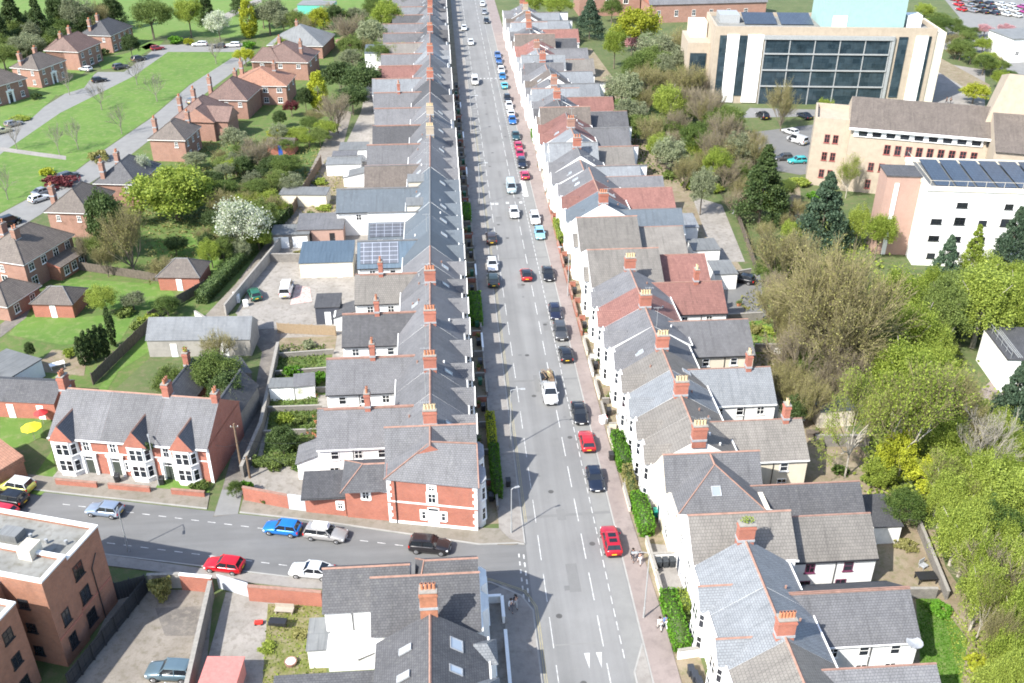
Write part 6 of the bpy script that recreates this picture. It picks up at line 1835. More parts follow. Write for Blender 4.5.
shed(*g(355, 158), 0, 6, 5, 2.6, 'felt', W_WHITE, 'white flat-roofed extension beside the mottled slate wing, upper one', kind='flat', doors=1, name='extension')
shed(*g(345, 172), 0, 7, 4.5, 2.4, 'felt', W_WHITE, 'white flat-roofed extension nearest the lane by the brown tiled wing', kind='flat', doors=1, name='extension')
shed(*g(346, 166), 0, 5, 3, 2.7, 'grey', W_WHITE, 'grey-roofed store squeezed between two white extensions', kind='flat', doors=0, name='store')
shed(*g(376, 72), 0, 5, 7, 6, 'blue', W_WHITE, 'two-storey white block with blue-grey roof beside the dark evergreen hedge', .8, kind='mono', doors=0, name='rear_block')
shed(*g(283, 152), -.1, 6, 4, 2.4, 'brown', W_BRICK, 'brick garden shed with a blue door behind the old fence', .9, kind='gable', doors=1, doorm=flat('blue_door', (.02, .08, .4), .5))
for k, (px, py) in enumerate(((238, 302), (246, 306), (236, 296))):
    x, y = g(px, py); o = T('scrap_appliance', ('white discarded fridge by the yard wall', 'white discarded cooker beside the dark green car', 'pale box of scrap leaning on the block wall')[k], 'appliance', (x, y, 0), .4 * k)
    MB().box(-.35, .35, -.35, .35, 0, 1.3 - .3 * k).build('cabinet', TRIM, o); MB().box(-.33, .33, -.4, -.355, .05, .8).build('door', TRIM, o); MB().box(.2, .25, -.45, -.405, .4, .7).build('handle', METAL, o)
psheet('rubble', [(290, 305), (312, 302), (310, 288), (296, 285)], .06, groundmat('pink_rubble', (.35, .28, .25), (.5, .42, .38), (.4, .12, .12), s1=.8, s2=2.5, fv=.3), kind='stuff')

# left-hand front gardens: walls, bins, hedges
for k in range(30):
    y = 85 + k * 5.9
    if y > 260: break
    wall_run((4.62, y + 1.2), (4.62, y + 5.4), .7, .2, f'low shaded wall before the left-hand terrace, {nth(k + 1)} from the junction', (W_GREY, W_BRICK, W_WHITE, W_GREY)[k % 4], group='front walls of the left-hand terrace', capm=TRIM if k % 4 == 2 else None)
    wall_run((2.35 + .9, y + 5.9), (4.5, y + 5.9), .8, .15, f'shaded dividing wall of the front yards on the left, {nth(k + 1)} from the junction', W_GREY if k % 3 else W_BRICK, group='yard dividers of the left-hand terrace')
    if k not in (1, 2): bin_(3.9 + RND.uniform(-.2, .2), y + RND.uniform(2, 4.5), PI / 2 + RND.uniform(-.3, .3), [(.02, .02, .022), (.02, .09, .05), (.05, .05, .055)][k % 3], f'wheelie bin, {nth(k + 1)} from the junction in the shaded left front yards', 'wheelie bins in the shaded front yards')
hedge(4.2, 5.3, 88.2, 97.2, 1.6, 'long dark green hedge beside the left pavement near the corner house', 'hedge')
hedge(4.2, 5.2, 97.3, 104.2, 1.5, 'bright yellow-green clipped hedge on the left pavement', 'yellow')
hedge(3.0, 4.9, 129, 137.5, 1.8, 'dark green hedge before the left-hand terrace by the parked cars', 'hedge')
hedge(3.0, 4.6, 168, 174, 2.0, 'deep green front hedge far up the left-hand terrace', 'hedge')
# right-hand front gardens
for k in range(34):
    y = 84.5 + k * 5.75
    if y > 250: break
    gx = 19.35 if y < 150 else 19.35 + (y - 150) * .018
    bb = (W_BRICK if 120 < y < 172 else (W_CREAM, W_WHITE, W_CREAM, W_GREY)[k % 4])
    if not (86 < y < 94): wall_run((gx + .1, y + .4), (gx + .1, y + 4.6), .8, .2, f'low garden wall in the sun before the right-hand terrace, {nth(k + 1)} from the cream hipped house', bb, group='front walls of the right-hand terrace', capm=RIDGE if bb is W_BRICK else None)
    wall_run((gx + .3, y + 5.1), (gx + 1.25, y + 5.1), .9, .16, f'dividing wall, {nth(k + 1)} past the cream hipped house in the right-hand front gardens', bb, group='garden dividers of the right-hand terrace', capm=RIDGE if bb is W_BRICK else None)
    if k % 2: bin_(gx + .8, y + 2.5, -1.4, (.02, .02, .022), f'dark wheelie bin in sunny gardens, {nth(k // 2 + 1)} past the cream hipped house', 'wheelie bins in the sunny front gardens')
hedge(19.4, 20.9, 92.0, 98.2, 2.0, 'bright green front hedge below the red hatchback', 'hedge')
hedge(19.7, 20.7, 86.8, 91.6, 1.7, 'brown withered hedge between two green hedges', 'olive')
hedge(19.8, 21.4, 80.6, 86.4, 1.9, 'long bright green hedge beside the red car with the roof window', 'hedge')
hedge(20.0, 21.6, 64.3, 71.2, 1.7, 'tall clipped green hedge by the two people in white', 'hedge')
hedge(21.4, 22.6, 68.9, 71.3, 1.5, 'short rounded golden hedge behind the tall clipped hedge', 'lime')
hedge(21.6, 22.5, 65.0, 68.6, 1.0, 'low green planting inside the tall clipped hedge', 'green')
hedge(20.6, 22.2, 184, 191, 2.2, 'square green hedge far up before the right-hand terrace', 'hedge')
hedge(20.2, 21.3, 213, 219, 1.8, 'round green shrubbery hedge before the far right-hand terrace', 'hedge')
hedge(19.6, 20.5, 158, 166, 1.7, 'narrow bright green hedge by the pavement near the far white cars', 'lime')
wall_run((20.3, 79.6), (20.35, 74.6), 1.0, .22, 'white front wall at the paved garden with three dark bins', W_CREAM)
wall_run((20.3, 74.2), (20.3, 71.6), 1.0, .22, 'second piece of white front wall by the lamp post', W_CREAM)
wall_run((20.5, 76.9), (23.0, 76.9), 1.0, .22, 'white side wall behind the three dark bins', W_WHITE)
wall_run((20.2, 63.6), (23.2, 63.9), 1.1, .25, 'white wall closing the garden below the tall hedge', W_WHITE)
sheet('front_patio', [(20.4, 71.6), (22.9, 71.6), (23.2, 79), (20.4, 79.6)], .05, PAVE)
for k, xx in enumerate((20.9, 21.6, 22.3)): bin_(xx, 75.9, .1 * k, (.03, .035, .04), ('leftmost of three dark bins by the white front wall', 'middle one of three dark bins by the white front wall', 'rightmost of three dark bins by the white front wall')[k], 'three dark bins', .05)
for k, yy in enumerate((61.6, 60.9, 60.2)): bin_(21.0 + .2 * k, yy, 1.4, (.025, .03, .04), ('upper of three bins by the bottom-right terrace', 'second of three bins by the bottom-right terrace', 'lowest of three bins by the bottom-right terrace')[k], 'bins by the bottom-right terrace')
for k, (xx, yy) in enumerate(((22.2, 66.6), (22.9, 66.0))): bin_(xx, yy, .4, (.03, .03, .035), ('dark bin standing behind the tall clipped hedge', 'second dark bin behind the tall clipped hedge, further right')[k], 'bins behind the tall hedge')
bin_(22.2, 83.9, 0, (.01, .2, .15), 'teal wheelie bin beside the long bright hedge', None)
bin_(6.1, 90.4, .4, (.02, .02, .022), 'black bin standing on the left pavement', None, .1)
bin_(18.9, 94.6, .4, (.03, .03, .03), 'small dark bin on the pink pavement by the red hatchback', None, .1)
x, y = g(603, 423)
o = T('builder_bag', 'white builders bag with red sides standing on the right pavement', 'builders bag', (x, y, .1), .2)
MB().solid([(-.4, -.4, 0), (.4, -.4, 0), (.4, .4, 0), (-.4, .4, 0), (-.46, -.46, .85), (.46, -.44, .8), (.45, .46, .88), (-.44, .45, .82)], [(3, 2, 1, 0), (4, 5, 6, 7), (0, 1, 5, 4), (1, 2, 6, 5), (2, 3, 7, 6), (3, 0, 4, 7)]).build('bag', TRIM, o)
for sx in (-.42, .42): MB().tube((sx, -.3, .84), (sx, .3, .84), .04, n=6).build('strap', flat('strap_red', (.5, .05, .04)), o)
# right rear gardens
for k, (p, q) in enumerate((((875, 598), (935, 598)), ((868, 520), (915, 520)), ((778, 398), (800, 396)), ((754, 352), (790, 352)), ((727, 322), (762, 320)), ((726, 280), (750, 276)))):
    wall_run(g(*p), g(*q), 1.3, .25, f'rear garden wall behind the right-hand terrace, {nth(k + 1)} from the bottom', W_GREY, group='rear garden walls on the right')
wall_run(g(946, 600), g(918, 530), 1.2, .25, 'low edge wall between the earth yard and the wood', W_GREY)
wall_run(g(814, 446), g(868, 446), 1.6, .3, 'grey stone wall behind the tree with the white trunk', W_GREY)
fence_run(g(757, 276), g(738, 220), 1.6, 'weathered fence at the end of the white-paved rear yard', WOODG)
o = T('garden_table', 'black garden table in the earth yard behind the right-hand terrace', 'table', (*g(925, 581), 0), 0)
MB().box(-1.0, 1.0, -.6, .6, .72, .8).build('tabletop', BLACK, o)
for sx in (-.9, .9):
    for sy in (-.5, .5): MB().box(sx - .05, sx + .05, sy - .05, sy + .05, 0, .72).build('leg', BLACK, o)
o = T('garden_chair', 'pale blue garden chair lying behind the black table', 'chair', (*g(923, 568), 0), .5)
MB().box(-.4, .4, -.3, .3, .35, .42).build('seat', LEAD, o); MB().box(-.4, .4, .3, .37, .42, 1.0).build('backrest', LEAD, o)
for sx in (-.35, .35):
    for sy in (-.25, .25): MB().tube((sx, sy, 0), (sx, sy, .35), .03, n=6).build('leg', LEAD, o)
o = T('satellite_dish', 'pale satellite dish on the corner of the large white wing', 'satellite dish', (40.5, 59.75, 4.7), -.6)
b = MB()
for k in range(12):
    a0, a1 = k * PI / 6, (k + 1) * PI / 6
    b.face([(0, 0, -.1), (math.cos(a0) * .75, math.sin(a0) * .75, .06), (math.cos(a1) * .75, math.sin(a1) * .75, .06)])
    b.face([(0, 0, -.16), (math.cos(a1) * .75, math.sin(a1) * .75, .03), (math.cos(a0) * .75, math.sin(a0) * .75, .03)])
b.build('dish', LEAD, o); MB().tube((0, 0, -.1), (-.2, .3, -1.0), .04, n=6).build('bracket', METAL, o)

(hx0, hy0), (hx1, hy1) = g(206, 304), g(292, 214)
hl = math.hypot(hx1 - hx0, hy1 - hy0); hcx, hcy = (hx0 + hx1) / 2 - .6, (hy0 + hy1) / 2
hedge(hcx - hl / 2, hcx + hl / 2, hcy - .9, hcy + .9, 2.1, 'long tall dark hedge along the left of the bright lane', 'dark', rz=math.atan2(hy1 - hy0, hx1 - hx0), dens=40, s=.24)
POT = MB().tube((0, 0, 0), (0, 0, .42), .2, .27, 10).tube((0, 0, .38), (0, 0, .44), .29, .29, 10).mesh('plant_pot', POTM)
POTL = leafmesh('pot_plant', NR.normal(size=(120, 3)) * arr((.2, .2, .16)) + arr((0, 0, .62)), .14, LF['green'])
def pot(x, y, lab, grp):
    o = T('plant_pot', lab, 'plant pot', (x, y, .03), RND.uniform(0, 6), grp)
    mobj('pot', POT, o); mobj('foliage', POTL, o)
for k in range(16): pot(RND.uniform(41.8, 46), RND.choice([85, 96.5, 97.5, 108, 109, 120, 121, 132, 133]) + RND.uniform(-1, 1), 'terracotta plant pot in the rear yards of the right-hand terrace', 'plant pots behind the right-hand terrace')
for k in range(14): pot(RND.uniform(-18.5, -16.3), RND.choice([94.5, 99, 103, 106, 111, 117]) + RND.uniform(-1, 1), 'terracotta plant pot in the rear gardens of the left-hand terrace', 'plant pots behind the left-hand terrace')
for k in range(12): pot(RND.uniform(2.9, 4.2), 88 + 9.3 * k + RND.uniform(0, 2), 'terracotta plant pot in the shaded front yards of the left-hand terrace', 'plant pots before the left-hand terrace')
for k in range(14): pot(RND.uniform(19.9, 20.9), 99.5 + 8.1 * k + RND.uniform(0, 2), 'terracotta plant pot in the sunny front gardens of the right-hand terrace', 'plant pots before the right-hand terrace')
for k, (px, py, w_, d_, c_) in enumerate(((742, 200, .9, .9, TRIM), (750, 206, 1.2, .5, TRIM), (735, 214, .8, .8, METAL), (756, 212, .6, 1.2, WOOD), (778, 352, 1.1, 1.1, TRIM), (812, 436, .8, 1.4, WOODG), (885, 512, 1.0, .7, TRIM), (890, 520, .9, .6, TRIM))):
    x, y = g(px, py)
    o = T('storage_box', ('white chest at the back of the white-paved yard', 'long white chest in the white-paved yard', 'grey metal box in the white-paved yard', 'brown chest at the edge of the white-paved yard', 'white chest by the small lime lawn', 'grey wooden chest near the cream outbuilding', 'white box behind the narrow dark-roofed outhouse', 'second white box below the narrow dark-roofed outhouse')[k], 'chest', (x, y, .03), .3 * k)
    MB().box(-w_ / 2, w_ / 2, -d_ / 2, d_ / 2, 0, .6).build('body', c_, o); MB().box(-w_ / 2 - .04, w_ / 2 + .04, -d_ / 2 - .04, d_ / 2 + .04, .603, .68).build('lid', c_, o)
# street lamps, poles
street_lamp(18.0, 68.9, 0, 'tall grey street lamp rising beside the tall clipped hedge')
street_lamp(6.95, 98.0, 180, 'grey street lamp by the yellow hedge on the left pavement')
street_lamp(18.9, 138, 0, 'grey street lamp beside the brick front walls on the right')
street_lamp(6.5, 177, 180, 'street lamp among the parked cars up the left pavement')
street_lamp(20.3, 215, 0, 'far street lamp on the right pavement before the slate roofs')
street_lamp(6.5, 222, 180, 'far street lamp on the left pavement above the bay marks')
street_lamp(-35.2, 82.4, 100, 'thin street lamp in front of the dark fence on the side road', 6)
street_lamp(-34.6, 93.6, -70, 'thin pale street lamp before the gabled houses', 6)
street_lamp(5.9, 82.3, 200, 'street lamp on the junction corner by the brick corner house', 6, .4)
utility_pole(*g(242, 472), 'wooden telegraph pole at the mouth of the dark lane', 7)
utility_pole(*g(250, 478), 'short pale pole beside the lane wall', 3.2)
utility_pole(*g(272, 234), 'thin wooden pole at the hedge beside the bright lane', 6)

for k, (p, q, lab) in enumerate((((242, 440, 6.5), (215, 445, 5.2), 'thin overhead cable from the telegraph pole to the gabled houses'), ((242, 440, 6.5), (322, 440, 5.0), 'thin overhead cable from the telegraph pole to the white back wing'), ((242, 440, 6.5), (300, 470, 3.0), 'thin overhead cable from the telegraph pole to the brick garage'))):
    (x0, y0), (x1, y1) = g(*p), g(*q)
    pts = [(x0 + (x1 - x0) * t / 8, y0 + (y1 - y0) * t / 8, p[2] + (q[2] - p[2]) * t / 8 - .5 * math.sin(PI * t / 8)) for t in range(9)]
    b = MB()
    for a_, c_ in zip(pts, pts[1:]): b.tube(a_, c_, .018, n=4)
    tag(b.build('overhead_cable', BLACK), lab, 'cable', 'cables from the telegraph pole')
# ------------------------------------------------------------------ vehicles
BK, NV, WH, SV, RD, BL, GR_ = (.012, .013, .016), (.012, .018, .035), (.62, .63, .63), (.22, .23, .245), (.42, .012, .02), (.012, .16, .5), (.06, .062, .066)
GP = 'cars parked along the right kerb'
car('suv', 16.45, 79.6, 0, (.4, .01, .025), 'crimson car with dark roof window parked nearest the camera on the right kerb', GP, roofglass=True)
car('hatch', 16.3, 90.4, 180, NV, 'navy hatchback facing the camera below the red hatchback', GP)
car('hatch', 16.4, 98.0, 0, (.42, .02, .025), 'red hatchback parked between two dark cars on the right kerb', GP)
car('saloon', 16.3, 104.2, 180, BK, 'black car parked just above the red hatchback', GP)
P_ = car('pickup', 12.95, 110.0, 180, WH, 'white flatbed truck with a heaped load behind its cab driving down the street', None, name='pickup_truck', cat='truck')
b = MB().box(-1.0, 1.0, -3.35, .1, .985, 1.03).box(-1.02, -.94, -3.4, .12, 1.0, 1.4).box(.94, 1.02, -3.4, .12, 1.0, 1.4).box(-1.02, 1.02, -3.45, -3.37, .95, 1.4).box(-1.0, 1.0, .12, .18, 1.0, 1.9)
b.build('load_bed', METAL, P_)
b = MB()
for k in range(14): b.tube((RND.uniform(-.8, .8), -3.3, 1.1 + .06 * k), (RND.uniform(-.8, .8), -1.2, 1.15 + .06 * k), .06, n=5)
b.box(-.7, .0, -2.9, -2.2, 1.03, 1.75, 1).box(.1, .75, -2.6, -1.4, 1.03, 1.6, 2).box(-.8, -.2, -1.6, -.3, 1.03, 1.5, 0).box(.2, .8, -1.1, -.2, 1.03, 1.35, 3)
b.build('tool_load', [WOOD, flat('straw', (.45, .38, .2), .9), BLACK, METAL], P_)
car('hatch', 16.3, 119.2, 0, BK, 'black hatchback showing a yellow plate, above the pickup truck', GP)
car('suv', 16.3, 125.6, 180, GR_, 'dark grey car, middle one of three dark cars in a row', GP)
car('hatch', 16.2, 131.8, 180, (.015, .018, .04), 'dark blue hatchback, topmost of three dark cars in a row', GP)
car('saloon', 16.5, 145.2, 180, BK, 'black saloon beside the brick front walls on the right', GP)
car('hatch', 12.85, 145.2, 0, (.4, .02, .02), 'red car with black roof driving up the middle of the street', None, roofcol=BK, name='moving_car')
car('hatch', 16.7, 161.6, 180, (.25, .5, .62), 'pale blue small car parked behind the white estate', GP)
car('estate', 16.5, 168.6, 180, WH, 'white estate car with dark windows next to the pale blue car', GP)
car('hatch', 12.85, 171.6, 180, WH, 'white car driving behind the white van', None, name='moving_car')
car('van', 13.2, 184.5, 180, (.42, .52, .55), 'pale van driving down the street ahead of a white car', None, name='van', cat='van')
yy = 196.0
cl = [((.4, .03, .08), 'red'), (NV, 'dark teal'), ((.4, .02, .08), 'crimson'), ((.4, .02, .07), 'cherry red'), ((.02, .06, .07), 'dark green'), ((.02, .12, .36), 'blue'), (WH, 'white'), (WH, 'off-white'), (BK, 'black'), ((.1, .45, .55), 'turquoise'), ((.02, .15, .35), 'mid-blue'), (WH, 'white'), (NV, 'navy'), ((.03, .1, .28), 'deep blue'), ((.05, .12, .3), 'steel blue')]
ys_ = [191.5, 198.5, 204.5, 210.5, 217, 228.5, 234, 240.5, 247, 259, 268, 274, 279.5, 285.5, 292]
for k, ((cc, nm), y_) in enumerate(zip(cl, ys_)):
    car(('hatch', 'suv', 'hatch', 'hatch', 'saloon')[k % 5], 16.5 + .004 * (y_ - 190), y_, 180 if k % 3 else 0, cc, f'{nm} car far up the right kerb, {nth(k + 1)} in the line above the pale van', 'cars in the far line on the right kerb')
car('van', 9.1, 263.5, 180, (.7, .68, .64), 'white box-like van far up the left lane', None, name='van', cat='van')
car('hatch', 9.6, 308, 180, WH, 'white car far up the road, nearest the crossing marks', None, name='moving_car')
car('hatch', 8.1, 328, 180, WH, 'white car furthest up the left side of the road', None)
car('suv', 7.9, 160.2, 0, (.05, .035, .03), 'dark brown car parked half on the left kerb', None)
car('hatch', 7.5, 149.2, 180, WH, 'white hatchback parked half on the left pavement', None)
car('suv', 7.3, 143.4, 0, (.025, .035, .03), 'dark green car parked behind the white hatchback on the left', None)
for k, (y_, cc, nm) in enumerate(((338, BK, 'black'), (352, SV, 'silver'), (366, WH, 'white'))):
    car('hatch', 15.9, y_, 180, cc, f'{nm} car near the top end of the street', None)
# side road
car('hatch', -19.1, 84.35, 76, BL, 'bright blue hatchback on the side road before the yard wall', None)
E1 = car('estate', -14.3, 83.1, -104, (.3, .29, .28), 'silver estate car with a white roof box on the side road', None)
MB().solid([(-.4, -1.4, 1.56), (.4, -1.4, 1.56), (.42, .5, 1.56), (-.42, .5, 1.56), (-.34, -1.3, 1.92), (.34, -1.3, 1.92), (.36, .3, 1.92), (-.36, .3, 1.92)], [(3, 2, 1, 0), (4, 5, 6, 7), (0, 1, 5, 4), (1, 2, 6, 5), (2, 3, 7, 6), (3, 0, 4, 7)]).build('roof_box', TRIM, E1)
car('suv', -3.0, 80.3, -101, (.02, .018, .02), 'black car on the side road before the brick corner house', None)
car('hatch', -39.4, 88.9, 76, (.2, .25, .33), 'silver-blue hatchback parked before the gabled houses', None)
car('hatch', -24.4, 78.9, 76, (.55, .01, .02), 'bright red car parked beside the orange brick wall', None)
car('saloon', -15.2, 77.4, 78, WH, 'white saloon parked behind the dark-roofed corner block', None)
car('suv', *g(17, 490), 72, (.55, .55, .12), 'yellow car with a white roof at the left edge', None, roofcol=(.7, .7, .7))
car('suv', *g(10, 503), 72, BK, 'black car below the yellow one at the left edge', None)
car('hatch', *g(1, 516), 72, (.5, .02, .04), 'red car cut by the left edge above the flats', None)
car('suv', *g(172, 676), 82, (.1, .15, .18), 'steel blue car parked in the gravel lot', None)
car('hatch', *g(168, 700), 82, WH, 'white car at the bottom edge beside the steel blue one', None)
# lane yard, park and car park
car('van', *g(287, 293), 0, (.72, .72, .7), 'white van parked in the concrete yard', None, name='van', cat='van')
car('hatch', *g(255, 297), 20, (.02, .12, .07), 'dark green car in the yard beside scrap appliances', None)
for px, py, a, k, cc, lab in ((86, 71, 60, 'hatch', WH, 'white car on the drive of the red-roofed house by the green'), (100, 82, -60, 'hatch', BK, 'black car parked at the bend of the upper green road'), (121, 69, -50, 'suv', GR_, 'dark grey car on the drive nearest the green'), (139, 61, -40, 'suv', (.05, .045, .045), 'charcoal car a little further up the green road'),
    (158, 50, -60, 'hatch', (.25, .02, .03), 'maroon car by the lawn at the head of the green'), (200, 46, 90, 'estate', WH, 'white estate on the road across the top of the green'), (219, 48, 90, 'hatch', BK, 'black car between two white ones at the top of the green'), (233, 47, 90, 'estate', (.72, .72, .7), 'white van-like car at the top right of the green'),
    (193, 103, -14, 'hatch', (.1, .11, .12), 'grey car on the lower green road by the plum roofs'), (14, 126, -40, 'hatch', SV, 'silver car on the upper green road at the left edge'), (3, 133, -40, 'hatch', (.5, .48, .3), 'cream car cut by the left edge on the green road'),
    (40, 201, -40, 'hatch', WH, 'white car on the lower road by the maroon hedge'), (69, 179, -40, 'suv', GR_, 'dark grey car on the lower road above the maroon hedge'), (44, 194, -40, 'saloon', SV, 'silver car just above the white one near the maroon hedge'), (8, 226, -40, 'van', BK, 'black people carrier at the left edge on the lower road'),
    (742, 282, 60, 'hatch', BK, 'black car in the shaded yard behind the red-tiled wings'), (797, 143, 30, 'van', (.5, .5, .5), 'silver van in the small car park below the office'), (790, 134, 30, 'hatch', WH, 'white car behind the silver van in the car park'), (797, 163, 90, 'hatch', (.05, .4, .42), 'turquoise car in the small car park'), (783, 160, 90, 'hatch', GR_, 'grey car beside the turquoise one'),
    (804, 118, 20, 'saloon', NV, 'navy car near the stone building under the office'), (762, 118, 10, 'suv', BK, 'black car by the red hut below the office')):
    car(k, *g(px, py), a, cc, lab, None)
for k in range(20):
    px, py = 955 + (k % 7) * 11 + (k // 7) * 3, 1 + (k // 7) * 5 + (k % 7) * 1.2
    cc, nm = ((RD, 'red'), (WH, 'white'), (NV, 'navy'), (SV, 'silver'), ((.3, .05, .2), 'plum'), (WH, 'white'), (BK, 'black'))[(k * 3) % 7]
    car('hatch', *g(px, py), 20 + RND.uniform(-4, 4), cc, f'{nm} car in the distant car park, {nth(k % 7 + 1)} along the {("top", "middle", "near")[k // 7]} line', 'cars in the distant car park')

# ------------------------------------------------------------------ people
person(18.35, 77.0, 170, (.02, .02, .025), (.03, .03, .04), (.02, .015, .01), 'person in black walking past the white front wall')
person(18.95, 76.5, 175, (.03, .03, .04), (.5, .5, .5), (.03, .02, .015), 'person in pale trousers beside the one in black')
person(19.2, 67.2, 10, (.75, .75, .75), (.5, .48, .45), (.05, .03, .02), 'person in white walking by the tall clipped hedge')
person(19.8, 67.4, 10, (.1, .16, .35), (.7, .7, .7), (.03, .02, .015), 'person in blue beside the tall clipped hedge')
person(5.0, 70.7, 190, (.75, .75, .75), (.1, .1, .12), (.05, .03, .02), 'person in a white top on the shaded corner pavement')
person(5.5, 71.2, 190, (.03, .03, .035), (.4, .4, .4), (.03, .02, .015), 'person in dark clothes on the shaded corner pavement')
person(*g(946, 104), 60, (.02, .02, .025), (.02, .02, .03), (.02, .015, .01), 'left one of two people in dark clothes by the office')
person(*g(950, 104), -60, (.03, .02, .02), (.03, .03, .03), (.02, .015, .01), 'right one of two people in dark clothes by the office')
